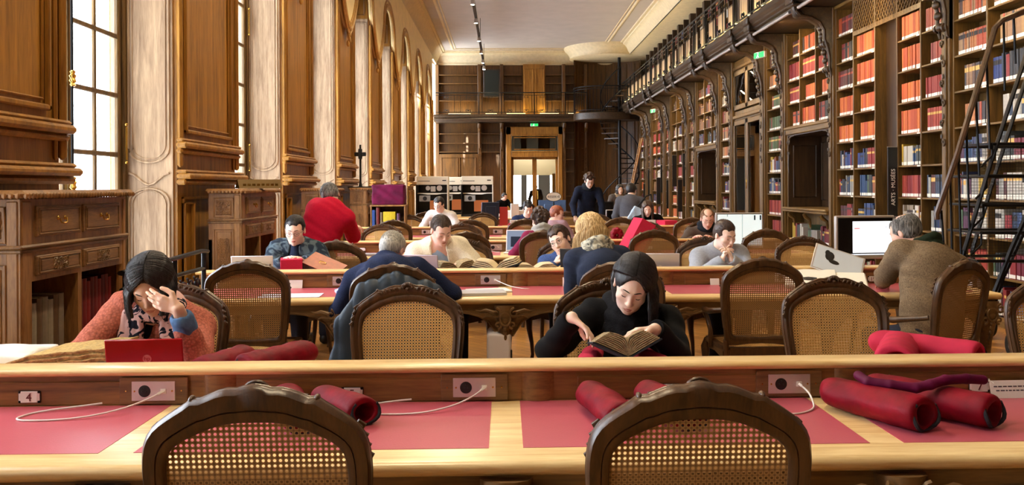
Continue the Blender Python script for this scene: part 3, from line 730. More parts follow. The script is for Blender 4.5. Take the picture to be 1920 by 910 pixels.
# glass door with its frame and overlight
D = bpy.data.objects.new('door_1', None); COL.objects.link(D); D.location = (0, YB, 0); D['kind'] = 'structure'
m = MB()
for a, b, c, e in ((.06, DX0, 0, 3.95), (DX1, 2.36, 0, 3.95), (.06, 2.36, 3.62, 3.95), (DX0, DX1, DZ, DZ+.20)): m.box(a, b, -.38, 0, c, e, .02)
for r in ((DX0+.02, DX1-.02, DZ+.22, 3.60),):
    for off, w in ((0, .03), (-.09, .02)): m.tube([(r[0]-off, -.39, r[2]-off), (r[0]-off, -.39, r[3]+off), (r[1]+off, -.39, r[3]+off), (r[1]+off, -.39, r[2]-off)], w, 6, closed=True)
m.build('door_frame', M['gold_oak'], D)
m = MB(); m.box(DX0, DX1, -.02, -.01, DZ+.2, 3.62); m.build('overlight_pane', M['cabglass'], D)
for a, b in ((DX0, DX0+.95), (DX0+.95, DX1)):
    m = MB(); w = .09
    for q in ((a, a+w, 0, DZ), (b-w, b, 0, DZ), (a, b, 0, .5), (a, b, DZ-w, DZ)): m.box(q[0], q[1], -.06, -.01, q[2], q[3], .008)
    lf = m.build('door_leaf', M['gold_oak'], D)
    m = MB(); m.box(a+w, b-w, -.04, -.035, .5, DZ-w); m.build('pane', M['glass'], lf)
m = MB(); m.tube([(DX0+1.08, -.12, 1.0), (DX0+1.08, -.12, 1.35)], .015, 8); m.build('door_handle', M['brass'], D)
# the room seen through the door
m = MB(); H2 = 46
m.box(-3, 0.2, 44, 44.2, 0, 4.4); m.box(3.2, 6, 44, 44.2, 0, 4.4); m.box(0.2, 3.2, 44, 44.2, 0, .5); m.box(.2, 3.2, 44, 44.2, 3.3, 4.4); m.box(.85, 1.15, 44, 44.2, 0, 4.4); m.box(1.75, 2.35, 44, 44.2, 0, 4.4)
m.box(-3, 6, YB+.3, 44, 4.4, 4.5); m.box(-3.1, -3, YB+.3, 44, 0, 4.5); m.box(6, 6.1, YB+.3, 44, 0, 4.5)
struct(m.build('wall_beyond', plain('grey_far_wall', (.45, .46, .46), .8)))
m = MB(); m.box(.15, 2.5, 40, 40.02, 2.05, 3.2); tag(m.build('roller_blind', plain('cream_blind', (.92, .86, .70), .8)), 'cream roller blind pulled half down behind the glass door', 'blind')
m = MB(); m.box(2.15, 2.75, 38.4, 38.7, 0, 2.1); tag(m.build('yellow_cabinet', plain('yellow_paint', (.85, .68, .25), .6)), 'yellow cabinet in the room behind the glass door', 'cabinet')
area('far_room_lamp', (1.2, 39.5, 4.2), (0, 0, -1), 2, 2, 120, (1, .93, .8))
# exit signs
def exit_sign(name, loc, rz, label):
    t = thing(name, label, 'sign', loc, rz)
    m = MB(); m.box(-.16, .16, -.03, .03, -.06, .06, .01); m.build('housing', M['alu'], t)
    m = MB(); m.box(-.15, .15, -.034, -.03, -.05, .05); m.build('green_panel', plain('green_lit_panel', (.05, .65, .2), .5, emit=(.03, .75, .15), estr=.8), t)
    m = MB(); m.mi = 0
    m.ball((-.02, -.036, .03), (.012, .004, .012), 8, 5); m.tube([(-.02, -.036, .02), (-.03, -.036, -.01), (-.06, -.036, -.04)], .007, 5); m.tube([(-.03, -.036, -.01), (.0, -.036, -.04)], .007, 5)
    m.build('running_figure', plain('lit_white_mark', (1, 1, 1), .5, emit=(.8, 1, .85), estr=1.6), t)
exit_sign('exit_sign', (1.22, YB-.42, 4.02), 0, 'green lit exit sign above the glass door of the end wall')
exit_sign('exit_sign', (4.72, 15.6, 3.92), -1.25, 'green lit exit sign hanging below the gallery by the glazed bookcase')
exit_sign('exit_sign', (4.78, 27.2, 3.92), -1.25, 'green lit exit sign under the gallery, farther down the bookcase wall')
# stair corner: curved dark panelling, spiral stair, balcony front
m = MB(); cx, cy, r = 4.15, 34.2, 1.35
def cyl(u, v): a = PI*(.98+1.04*u*.0)+PI*u*1.02; return (cx-r*math.cos(PI*u), cy-.9*0+r*math.sin(PI*u)*.55, v*6.6)
m.grid(cyl, 24, 1); 
for i in range(9):
    a = PI*(i+.5)/9; m.tube([(cx-(r-.02)*math.cos(a), cy+(r-.02)*math.sin(a)*.55, .2), (cx-(r-.02)*math.cos(a), cy+(r-.02)*math.sin(a)*.55, 6.5)], .02, 6)
o = m.build('wall_corner', M['back_v']); struct(o)
m = MB(); n = 30; pts = [(cx-(r+.05)*math.cos(PI*i/n), cy-.15-1.1*math.sin(PI*i/n)) for i in range(n+1)]
m.prism(pts, 4.12, 4.42, 'z', bev=.03); tag(m.build('balcony_floor', M['gallery']), 'curved oak balcony floor at the stair corner', 'balcony')
t = thing('balcony_railing', 'curved dark iron railing of the stair corner balcony', 'railing', (cx, cy, 4.42))
m = MB(); rr = [(-(r+.02)*math.cos(PI*i/n), -.15-1.08*math.sin(PI*i/n)) for i in range(n+1)]
for z, q in ((1.0, .022), (.9, .012), (.08, .012)): m.tube([(x, y, z) for x, y in rr], q, 6)
m.build('rails', M['iron'], t)
m = MB()
for i in range(n+1): m.tube([(rr[i][0], rr[i][1], 0), (rr[i][0], rr[i][1], 1)], .011, 5)
m.build('bars', M['iron'], t)
t = thing('spiral_stair', 'dark spiral stair climbing through the far right corner', 'stair', (4.55, 33.6, 0))
m = MB(); m.tube([(0, 0, 0), (0, 0, 6.6)], .06, 10); m.build('newel', M['iron'], t)
m = MB(); hp = []
for i in range(26):
    a = PI*1.1+i*.30; z = .2+i*.2
    if z > 5.2: break
    m.prism([(0, 0), (.75*math.cos(a), .75*math.sin(a)), (.75*math.cos(a+.42), .75*math.sin(a+.42))], z, z+.04, 'z'); hp.append((.75*math.cos(a), .75*math.sin(a), z+.95)); 
m.build('treads', M['dark_v'], t)
m = MB(); m.tube(hp, .025, 6); m.tube([(x, y, z-.9) for x, y, z in hp], .03, 6)
for p in hp: m.tube([p, (p[0], p[1], p[2]-.95)], .012, 5)
m.build('handrail', M['iron'], t)
# ceiling track with spot lamps
T = thing('track_light', 'long black ceiling track of spot lamps down the middle of the room', 'lamp', (-.77, 12, 6.18))
m = MB(); m.box(-.04, .04, -12, 21.2, 0, .07, .01); m.build('track', M['black'], T)
m = MB()
for y in (-8, -2, 4, 10, 16, 21): m.tube([(0, y, .07), (0, y, ZC-6.18)], .008, 5)
m.build('suspension_rods', M['black'], T)
spot_m = plain('lit_lamp_face', (1, 1, .95), .4, emit=(1, .93, .8), estr=22)
for y in (-10, -6, -2, 1.0, 3.5, 6, 9.2, 11.6, 14.5, 17.0, 19.2, 20.9):
    m = MB(); m.lathe([(.03, 0), (.05, -.03), (.055, -.14), (.05, -.14), (.0, -.12)], (0, y, 0), 12); h = m.build('spot_head', M['alu'], T)
    m = MB(); m.lathe([(.045, -.141), (.0, -.141)], (0, y, 0), 12); m.build('lamp_face', spot_m, h)
    l = bpy.data.lights.new('spot', 'SPOT'); l.energy = 290 if y < 1 else 170; l.color = (1, .80, .52); l.spot_size = 2.4; l.spot_blend = .6; l.shadow_soft_size = .12
    lo = link('spot', l, None, (-.77, 12+y, 5.98)); 
# ================================================================== READING DESKS
def chaircol(): pass
DK_E = [-2.25, -1.12, 0.0, 1.12, 2.25, 3.37]
NUMS = {0: {-1.68: '4', -.56: '5', .56: '6', 1.68: '7', 2.81: '8'}, 1: {2.81: '19', 1.68: '18', .56: '17', -.56: '16', -1.68: '15'}}
number_m = plain('dark_red_numeral', (.35, .08, .06), .5)
ROWW = ['front reading desk nearest the camera', 'second reading desk from the camera', 'third reading desk from the camera', 'fourth reading desk from the camera', 'fifth, farthest reading desk']
def desk(n):
    yc = 3.065+3.48*n
    o = thing('reading_desk', ROWW[n]+', honey wood with a raised ridge and pink leather panels', 'desk', (0, yc, 0))
    x0, x1 = DK_E[0]-.08, DK_E[-1]+.08; h = .70
    m = MB()
    # rounded-edge top as a prism across x
    prof = [(-h+.012, .715), (-h-.004, .728), (-h-.010, .741), (-h-.004, .753), (-h+.015, .760), (h-.015, .760), (h+.004, .753), (h+.010, .741), (h+.004, .728), (h-.012, .715)]
    m.prism(prof, x0, x1, 'x'); m.build('desk_top', M['beech'], o, angle=60)
    for i in range(5):
        for s in (-1, 1):
            m = MB(); a, b = (-h+.115, -.045) if s < 0 else (.045, h-.115)
            m.box(DK_E[i]+.05, DK_E[i+1]-.05, a, b, .758, .7612); m.build('leather_panel', M['leather'], o)
    m = MB(); m.box(x0+.02, x1-.02, -.035, .035, .76, .862); m.build('ridge_panel', M['desk_dk'], o)
    for i in range(5):
        for s in (-1, 1):
            m = MB(); a, b = (-.041, -.034) if s < 0 else (.034, .041)
            c = DK_E[i]
            m.box(c+.255 if s < 0 else c+.05, c+1.02, a, b, .764, .845, .003); m.build('ridge_inset', M['desk_dk'], o)
    m = MB(); rp = [(-.052, .866), (-.064, .874), (-.066, .882), (-.060, .890), (-.048, .894), (.048, .894), (.060, .890), (.066, .882), (.064, .874), (.052, .866)]
    m.prism(rp, x0, x1, 'x'); m.build('ridge_rail', M['beech'], o, angle=60)
    for c in DK_E:
        m = MB(); m.lathe([(.075, .762), (.075, .864)], (c+.115, 0, 0), 24, sy=.72); m.box(c+.02, c+.21, -.045, .045, .762, .864) if 0 else None
        m.build('ridge_post', M['desk_dk'], o)
    # aprons with an arched lower edge, both long sides
    for s in (-1, 1):
        for i in range(5):
            a, b = DK_E[i], DK_E[i+1]; pts = [(a, .714), (a, .50)]
            for q in range(0, 17):
                t = q/16; x = a+.05+(b-a-.10)*t; e = abs(2*t-1)
                pts.append((x, .655-.14*e**5 - .03*(e > .97)))
            pts += [(b, .50), (b, .714)]
            m = MB(); y = s*(h-.055); m.prism(pts[::-1], y-.014, y+.014, 'y'); 
            m.tube([(x, y+s*.015, z+.004) for x, z in pts[2:-2]], .007, 6)
            m.build('apron', M['apron'], o)
    m = MB(); 
    for X in (x0+.03, x1-.03): m.box(X-.014, X+.014, -h+.05, h-.05, .58, .715)
    m.build('end_apron', M['apron'], o)
    for s in (-1, 1):
        for c in DK_E:
            c2 = min(max(c, x0+.07), x1-.07)
            m = MB(); Y = s*(h-.05)
            m.tube([(c2, Y+s*.012, .70), (c2, Y+s*.02, .64), (c2, Y+s*.012, .56), (c2, Y-s*.01, .42), (c2, Y-s*.02, .28), (c2, Y-s*.01, .14), (c2, Y+s*.012, .05), (c2, Y+s*.02, 0)], [.075, .070, .056, .040, .032, .028, .034, .036], 10)
            lg = m.build('leg', M['apron'], o)
            m = MB(); Yf = Y+s*.085
            m.tube([(c2+.035*math.cos(a), Yf-s*.006, .615+.045*math.sin(a)) for a in [2*PI*q/14 for q in range(14)]], .009, 6, closed=True)
            m.ball((c2, Yf-s*.012, .612), (.024, .012, .034), 10, 7)
            for g in (-1, 1):
                scroll(m, (c2+g*.062, Yf-s*.012, .655), .034, 1.2, .010, 'y', g, a0=PI/2); scroll(m, (c2+g*.05, Yf-s*.014, .575), .026, 1.1, .009, 'y', -g, a0=-PI/2)
                m.tube([(c2+g*.08, Yf-s*.016, .66), (c2+g*.13, Yf-s*.022, .675), (c2+g*.17, Yf-s*.03, .665), (c2+g*.205, Yf-s*.036, .675)], [.014, .013, .010, .003], 6)
                m.tube([(c2+g*.08, Yf-s*.018, .635), (c2+g*.12, Yf-s*.022, .64), (c2+g*.155, Yf-s*.03, .62)], [.011, .010, .003], 6)
            for q in range(5): m.ball((c2, Yf-s*(.010+.012*q), .555-.035*q), (.016-.002*q, .011, .02), 8, 5)
            m.ball((c2, Yf-s*.012, .672), (.02, .012, .018), 8, 6)
            m.build('carved_shell', M['apron'], lg)
    # sockets with pale plates, screws
    if n < 4:
        for c in DK_E[1:]:
            for s in (-1, 1):
                if s > 0 and n != 0: continue
                m = MB(); X = c-.11 if s < 0 else c-.11; Y = s*.044
                m.box(X-.118, X+.118, min(Y, Y+s*.004)-.002, max(Y, Y+s*.004)+.002, .766, .858, .002); pb = m.build('socket_board', M['apron'], o)
                Y = s*.0505
                m = MB(); m.box(X-.075, X+.075, Y-.002, Y+.002, .778, .846, .001); pl = m.build('socket_plate', M['alu'], pb)
                m = MB(); m.lathe([(.021, 0), (.021, s*.003), (.016, s*.004), (.0, s*.004)], (X-.030, Y, .812), 20, 'y'); m.ball((X-.030, Y+s*.005, .823), .003, 6, 4); m.ball((X-.037, Y+s*.004, .811), .003, 6, 4); m.ball((X-.023, Y+s*.004, .811), .003, 6, 4); m.build('power_outlet', M['black'], pb)
                m = MB(); m.box(X+.026, X+.044, Y+(s*.003)-.002, Y+(s*.003)+.002, .803, .820); m.build('data_port', M['white'], pb)
                m = MB()
                for dx in (-.065, .065): m.ball((X+dx, Y+s*.002, .812), .0035, 6, 4)
                for dx in (-.096, .096): m.ball((X+dx, Y-s*.003, .812), .004, 6, 4)
                m.build('screws', M['brass'], pb)
        for X, t in NUMS.get(n, {-1.68: '', -.56: '', .56: '', 1.68: '', 2.81: ''}).items():
            m = MB(); Y = -.046; X += .02
            m.box(X-.030, X+.030, Y-.003, Y+.003, .775, .815, .002); m.box(X-.037, X+.037, Y-.002, Y+.002, .781, .809, .002); 
            pq = m.build('number_plaque', M['white'], o)
            m = MB(); [m.ball((X+q0*.033, Y-.002, .795+q1*.017), (.0045, .002, .0045), 8, 5) for q0 in (-1, 1) for q1 in (-1, 1)]; m.box(X-.0385, X+.0385, Y-.0005, Y+.003, .7735, .8165, .003); m.build('plaque_rim', M['iron'], pq)
            if t: text_mesh(t, .040, number_m, pq, (X, Y-.0035, .781), (PI/2, 0, 0), align='CENTER')
    return o
DESKS = [desk(n) for n in range(5)]
# white network cables in front of the sockets
def cable(pts, label, r=.0032):
    # round the given points off
    P = [Vector(p) for p in pts]
    for _ in range(3):
        Q = [P[0]]
        for a, b in zip(P[:-1], P[1:]): Q += [a*.75+b*.25, a*.25+b*.75]
        Q.append(P[-1]); P = Q
    m = MB(); m.tube(P, r, 6)
    t = thing('network_cable', label, 'cable', P[0]); m.M = Matrix.Identity(4)
    for i, v in enumerate(m.v): m.v[i] = tuple(Vector(v)-P[0])
    m.build('cord', M['cable'], t)
    m = MB(); d = (P[1]-P[0]).normalized(); m.tube([-d*.004, d*.022], .0055, 4); m.build('plug', M['cable'], t)
    return t
Yp, Zt = 3.065-.056, .7645
cable([(-1.195, Yp, .811), (-1.23, Yp-.05, .795), (-1.30, 2.90, .775), (-1.42, 2.83, Zt), (-1.62, 2.82, Zt), (-1.60, 2.93, Zt), (-1.45, 2.98, .772), (-1.40, 3.0, .775)], 'white network cable looping left from the socket beside plaque 4')
cable([(-.075, Yp, .811), (-.11, Yp-.05, .795), (-.18, 2.90, .775), (-.30, 2.84, Zt), (-.50, 2.86, Zt), (-.52, 2.95, Zt), (-.40, 2.985, .773), (-.33, 3.0, .776)], 'white network cable looping left from the socket in the middle of the front desk')
cable([(1.045, Yp, .811), (1.055, Yp-.06, .80), (1.058, 2.91, .775), (1.04, 2.85, Zt), (.98, 2.80, Zt), (.93, 2.79, Zt), (.86, 2.84, Zt)], 'white network cable falling from the right-hand socket of the front desk')
Y2 = 6.545-.056
cable([(-.075, Y2, .811), (-.03, Y2-.08, .80), (.05, 6.33, .775), (.16, 6.28, .766), (.18, 6.30, .766)], 'white network cable lying on the second desk by the navy sweater reader')
Y3 = 10.025-.056
cable([(-.075, Y3, .811), (-.10, Y3-.02, .84), (-.17, Y3-.03, .835), (-.185, Y3-.05, .79), (-.13, Y3-.08, Zt), (-.06, Y3-.10, Zt)], 'white network cable coiled around a socket on the third desk', r=.004)
# ================================================================== CHAIRS
def lerp_outline(pts, n):
    """Catmull-Rom through half outline points (x>=0, from top centre down), mirrored to a closed ring"""
    P = pts; out = []
    for i in range(len(P)-1):
        p0 = P[max(i-1, 0)] if i > 0 else (-P[1][0], P[1][1]); p1, p2 = P[i], P[i+1]; p3 = P[min(i+2, len(P)-1)]
        for k in range(n):
            t = k/n
            f = lambda a, b, c, d: .5*((2*b)+(-a+c)*t+(2*a-5*b+4*c-d)*t*t+(-a+3*b-3*c+d)*t**3)
            out.append((f(p0[0], p1[0], p2[0], p3[0]), f(p0[1], p1[1], p2[1], p3[1])))
    out.append(P[-1])
    return out+[(-x, z) for x, z in reversed(out[1:])][:-0 or None]
OUT = [(0, .585), (.022, .582), (.034, .571), (.043, .577), (.08, .573), (.135, .550), (.147, .554), (.158, .545), (.195, .521), (.235, .492), (.258, .462), (.269, .425), (.273, .37), (.269, .30), (.258, .20), (.246, .12), (.236, .02), (.228, -.06)]
INN = [(0, .495), (.03, .495), (.055, .493), (.08, .489), (.11, .479), (.14, .466), (.155, .459), (.17, .451), (.198, .430), (.213, .403), (.218, .36), (.216, .30), (.209, .22), (.200, .14), (.188, .07), (.12, .058), (.05, .052), (0, .05)]
def chair_meshes():
    d = {}
    # the back lies in the local xz plane (y = 0 at the seat), z from 0 = 5 cm above the seat rail
    o1 = lerp_outline(OUT, 3); n = len(o1)//2
    # inner ring with the same count by arc parameter
    i1 = lerp_outline(INN, 6)
    def half(r): 
        k = max(range(len(r)), key=lambda i: (-(r[i][1]), r[i][0])) ; return r
    def resample(half_pts, N):
        L = [0]
        for a, b in zip(half_pts[:-1], half_pts[1:]): L.append(L[-1]+math.dist(a, b))
        out = []
        for q in range(N):
            s = L[-1]*q/(N-1); i = 0
            while i < len(L)-2 and L[i+1] < s: i += 1
            t = (s-L[i])/max(1e-9, L[i+1]-L[i]); out.append((half_pts[i][0]+(half_pts[i+1][0]-half_pts[i][0])*t, half_pts[i][1]+(half_pts[i+1][1]-half_pts[i][1])*t))
        return out
    ho = o1[:(len(OUT)-1)*3+1]+[(.12, -.055), (0, -.05)] if 0 else o1[:(len(OUT)-1)*3+1]
    hi = i1[:(len(INN)-1)*6+1]
    # outer half closed along a bottom rail at z about -.0
    ho = [p for p in ho if p[1] > -.001]+[(.231, 0), (.16, -.005), (.08, .005), (0, .008)]
    N = 44; ho = resample(ho, N); hi = resample(hi, N)
    ro = ho+[(-x, z) for x, z in reversed(ho[1:-1])]; ri = hi+[(-x, z) for x, z in reversed(hi[1:-1])]
    m = MB(); mid = [((a[0]+b[0])/2, (a[1]+b[1])/2) for a, b in zip(ro, ri)]
    K = len(ro); rings = []
    def off(t, y): return [(a[0]+(b[0]-a[0])*t, y, a[1]+(b[1]-a[1])*t) for a, b in zip(ro, ri)]
    prof = [(0, .006), (0, -.006), (.12, -.020), (.30, -.026), (.50, -.020), (.62, -.012), (.72, -.016), (.88, -.014), (1, -.004), (1, .010), (.9, .016), (.66, .017), (.64, .013), (.60, .018), (.12, .018)]
    for t, y in prof: rings.append(off(t, y))
    vs = [p for r in rings for p in r]; fs = []; R_ = len(rings)
    for a in range(R_):
        b = (a+1) % R_
        for i in range(K):
            j = (i+1) % K; fs.append((a*K+i, b*K+i, b*K+j, a*K+j))
    m.add(vs, fs)
    # stiles down to the seat rail
    for s in (-1, 1): m.tube([(s*.226, 0, .03), (s*.224, 0, -.04), (s*.222, .0, -.12)], [.026, .024, .024], 8, flat=.75)
    d['back_frame'] = m.mesh('back_frame', M['chair'], angle=50)
    # carving: shell crest, leaves at the shoulders, beads
    m = MB()
    for q in range(7):
        a = PI*(q+.5)/7; m.ball((.022*math.cos(a), -.028, .560+.018*math.sin(a)), (.007, .008, .010), 8, 5)
    m.tube([(.030*math.cos(a), -.026, .558+.026*math.sin(a)) for a in [PI*q/10 for q in range(11)]], .005, 6); m.ball((0, -.03, .556), (.010, .008, .009), 8, 6)
    for s in (-1, 1):
        for q in range(5):
            x = .045+.020*q; z = .560-.0035*q-.0006*q*q; m.tube([(s*x, -.026, z-.008), (s*(x+.008), -.030, z+.002), (s*(x+.018), -.026, z+.004)], [.004, .006, .003], 6)
        m.ball((s*.148, -.006, .550), (.008, .016, .008), 8, 6)
        for q in range(4):
            x, z = .248+.006*q, .468-.026*q; m.tube([(s*(x-.008), -.026, z+.014), (s*(x+.004), -.032, z), (s*(x-.002), -.026, z-.014)], [.004, .0075, .003], 6)
        edge = [(p[0]*s, p[1]) for p in ho if p[1] > .10]
        m.tube([(x*.985, -.014, z-.006) for x, z in edge], .0055, 6)
    d['carving'] = m.mesh('carving', M['chair'], angle=60)
    m = MB(); inner = [(x*1.02, z if z < .3 else z*1.01) for x, z in ri]
    m.add([(x, -.001, z) for x, z in inner], [tuple(range(len(inner)))])
    for nm, mt in (('cane_back', 'cane'), ('cane_back2', 'cane2')):
        me = m.mesh('cane_back', M[mt], smooth=False); uv = me.uv_layers.new(name='UVMap')
        for l in me.loops: v = me.vertices[l.vertex_index].co; uv.data[l.index].uv = (v.x+.0069, v.z)
        d[nm] = me
    # seat
    so = []
    for x, y in [(-.25, -.24), (-.18, -.262), (0, -.272), (.18, -.262), (.25, -.24), (.262, -.19), (.245, 0), (.225, .20), (.20, .23), (-.20, .23), (-.225, .20), (-.245, 0), (-.262, -.19)]: so.append((x, y))
    si = [(x*.84, y*.84) for x, y in so]
    m = MB(); m.ring(so, si, .425, .455, 'z'); 
    fr = [(-.25, -.24), (-.262, -.19), (-.245, 0), (-.225, .2)]
    m.prism([(-.25, .43), (-.25, .37), (-.15, .395), (-.05, .375), (0, .365), (.05, .375), (.15, .395), (.25, .37), (.25, .43)], -.258, -.235, 'y')
    m.ball((0, -.262, .40), (.03, .01, .022), 8, 6)
    for s in (-1, 1): m.prism([(-.24, .43), (-.24, .375), (0, .395), (.22, .38), (.22, .43)], s*.235-.012, s*.235+.012, 'x')
    m.box(-.21, .21, .205, .228, .375, .43)
    d['seat_frame'] = m.mesh('seat_frame', M['chair'], angle=50)
    m = MB(); m.add([(x*1.02, y*1.02, .448) for x, y in si], [tuple(range(len(si)))])
    me = m.mesh('cane_seat', M['cane'], smooth=False); uv = me.uv_layers.new(name='UVMap')
    for l in me.loops: v = me.vertices[l.vertex_index].co; uv.data[l.index].uv = (v.x+.0069, v.y)
    d['cane_seat'] = me
    for nm, s, f in (('leg_fl', -1, 1), ('leg_fr', 1, 1), ('leg_bl', -1, 0), ('leg_br', 1, 0)):
        m = MB()
        if f: m.tube([(s*.238, -.232, .435), (s*.252, -.248, .38), (s*.250, -.245, .30), (s*.232, -.228, .18), (s*.226, -.222, .08), (s*.236, -.235, .02), (s*.242, -.244, 0)], [.026, .032, .025, .018, .015, .018, .022], 8)
        else: m.tube([(s*.215, .215, .44), (s*.218, .215, .36), (s*.222, .225, .25), (s*.230, .255, .10), (s*.236, .275, 0)], [.022, .022, .020, .017, .017], 8)
        d[nm] = m.mesh('leg', M['chair'], angle=60)
    m = MB()
    for s in (-1, 1): pass
    for nm, s in (('arm_l', -1), ('arm_r', 1)):
        m = MB(); m.tube([(s*.235, .21, .70), (s*.262, .12, .685), (s*.290, .0, .665), (s*.295, -.10, .665), (s*.285, -.155, .672), (s*.275, -.165, .655)], [.017, .018, .021, .021, .020, .012], 8)
        m.tube([(s*.287, -.135, .66), (s*.275, -.08, .60), (s*.268, -.03, .53), (s*.258, -.06, .46), (s*.25, -.07, .41)], [.018, .016, .016, .019, .02], 8)
        d[nm] = m.mesh('arm', M['chair'], angle=60)
    return d
CM = chair_meshes()
def chair(x, y, rz, label, arms=False, shaded=False, group=None):
    """front of the chair looks to -y at rz = 0"""
    o = thing('cane_armchair' if arms else 'cane_chair', label, 'chair', (x, y, 0), rz, group)
    tilt = math.radians(-9)
    back = link('back_frame', CM['back_frame'], o, (0, .222, .475), (tilt, 0, 0))
    link('carving', CM['carving'], back)
    link('cane_back', CM['cane_back2' if shaded else 'cane_back'], o, (0, .222, .475), (tilt, 0, 0))
    link('seat_frame', CM['seat_frame'], o); link('cane_seat', CM['cane_seat'], o)
    for k in ('leg_fl', 'leg_fr', 'leg_bl', 'leg_br'): link('leg', CM[k], o)
    if arms: link('arm', CM['arm_l'], o); link('arm', CM['arm_r'], o)
    return o
# back plane of a chair stands .22-.3 m behind its origin; P(px, Y) gives x at depth Y
def PX(px, Y): return at(px, 400, Y=Y).x
A = [  # px of centre, depth of the back, facing (0 = towards the camera, PI = away), label, arms, aged
 (326, 4.22, -.10, 'cane chair the salmon cardigan reader sits on, carved crest by her shoulder', 0, 0),
 (763, 4.12, .0, 'empty cane chair in the middle beyond the front desk, pale cane and shell crest', 0, 0),
 (1138, 4.24, .12, 'cane chair behind the reader in black with the open book', 0, 0),
 (1565, 4.28, .0, 'empty cane chair beyond the front desk at the right, behind the two pink cushions', 0, 0),
 (1985, 4.22, .0, 'cane chair cut by the right edge of the photo', 0, 0),
 (483, 2.08, PI, 'dark walnut chair seen from behind, nearest the camera at the left', 0, 1),
 (1306, 2.06, PI, 'dark walnut chair seen from behind, nearest the camera at the right', 0, 1),
 (464, 5.60, PI+.05, 'dark chair seen from behind at the left end of the second desk', 0, 1),
 (738, 5.28, PI, 'chair under the navy sweater reader, jacket hung on it', 0, 1),
 (1165, 5.35, PI-.35, 'dark chair of the blonde reader, seen from behind', 0, 1),
 (1428, 5.52, PI, 'dark armchair seen from behind at the second desk, right of the reader in black', 1, 1),
 (1800, 5.24, PI+.52, 'dark armchair turned sideways behind the tweed jacket reader', 1, 1),
 (575, 7.75, -.25, 'cane chair of the woman in glasses and plaid shawl', 0, 0),
 (632, 7.65, PI-.1, 'dark turned chair beside the plaid shawl reader, behind the orange book', 0, 1),
 (868, 7.72, .10, 'cane chair behind the cream cardigan man', 0, 0),
 (1062, 7.75, -.22, 'cane chair of the woman in the blue sweater', 0, 0),
 (1322, 7.75, .0, 'cane chair behind the woman in grey with clasped hands', 0, 0),
 (1508, 7.75, .0, 'empty cane chair beyond the second desk in front of the bookcases', 0, 0),
 (872, 9.0, PI+.2, 'dark chair back right behind the cream cardigan man', 0, 1),
 (1020, 9.15, PI-.2, 'dark chair of the reader in the plum sweater', 0, 1),
 (1226, 9.15, PI, 'dark chair seen from behind at the third desk, beside the pink box', 0, 1),
 (1436, 9.15, PI, 'dark chair seen from behind at the third desk, right of the woman in grey', 0, 1),
 (716, 11.0, .0, 'cane chair beyond the third desk, left of the white-haired man', 0, 0),
 (866, 11.0, .12, 'cane chair beyond the third desk, above the cream cardigan man', 0, 0),
 (1212, 11.2, .0, 'cane chair beyond the third desk under the red cushion', 0, 0),
 (738, 12.35, PI, 'dark chair seen from behind at the fourth desk, left end', 0, 1),
 (882, 12.35, PI, 'dark chair seen from behind at the fourth desk, centre left', 0, 1),
 (985, 12.5, PI, 'dark chair seen from behind at the fourth desk, by the plum sweater', 0, 1),
 (1163, 12.8, PI, 'dark chair seen from behind at the fourth desk, below the cloth bag', 0, 1),
 (1296, 12.6, PI, 'dark chair seen from behind at the fourth desk, left of the balding man', 0, 1),
 (768, 14.55, 0, 'cane chair beyond the fourth desk near the purple velvet box', 0, 0),
 (905, 15.6, 0, 'cane chair beyond the fourth desk under the monitor', 0, 0),
 (1118, 14.6, .0, 'cane chair beyond the fourth desk above the blonde hair', 0, 0),
 (798, 16.2, PI, 'dark small chair back at the fifth desk, left of the young man', 0, 1),
 (1062, 16.0, PI, 'small dark chair back at the fifth desk beside the navy sweater man', 0, 1),
 (828, 14.72, 0, 'chair under the young man in the pale shirt', 0, 0),
 (984, 14.75, 0, 'chair under the dark-haired man in navy', 0, 0),
 (1217, 14.8, 0, 'chair under the long-haired woman', 0, 0),
 (1320, 11.38, 0, 'chair under the balding man', 0, 0),
 (1135, 18.0, 0, 'small cane chair beyond the fifth desk, right of the standing man', 0, 0),
]
for px, Y, rz, lab, arms, shaded in A:
    x = PX(px, Y)
    bx, by = -math.sin(rz)*.27, math.cos(rz)*.27      # offset of the back from the origin
    chair(x-bx, Y-by, rz, lab, bool(arms), bool(shaded))
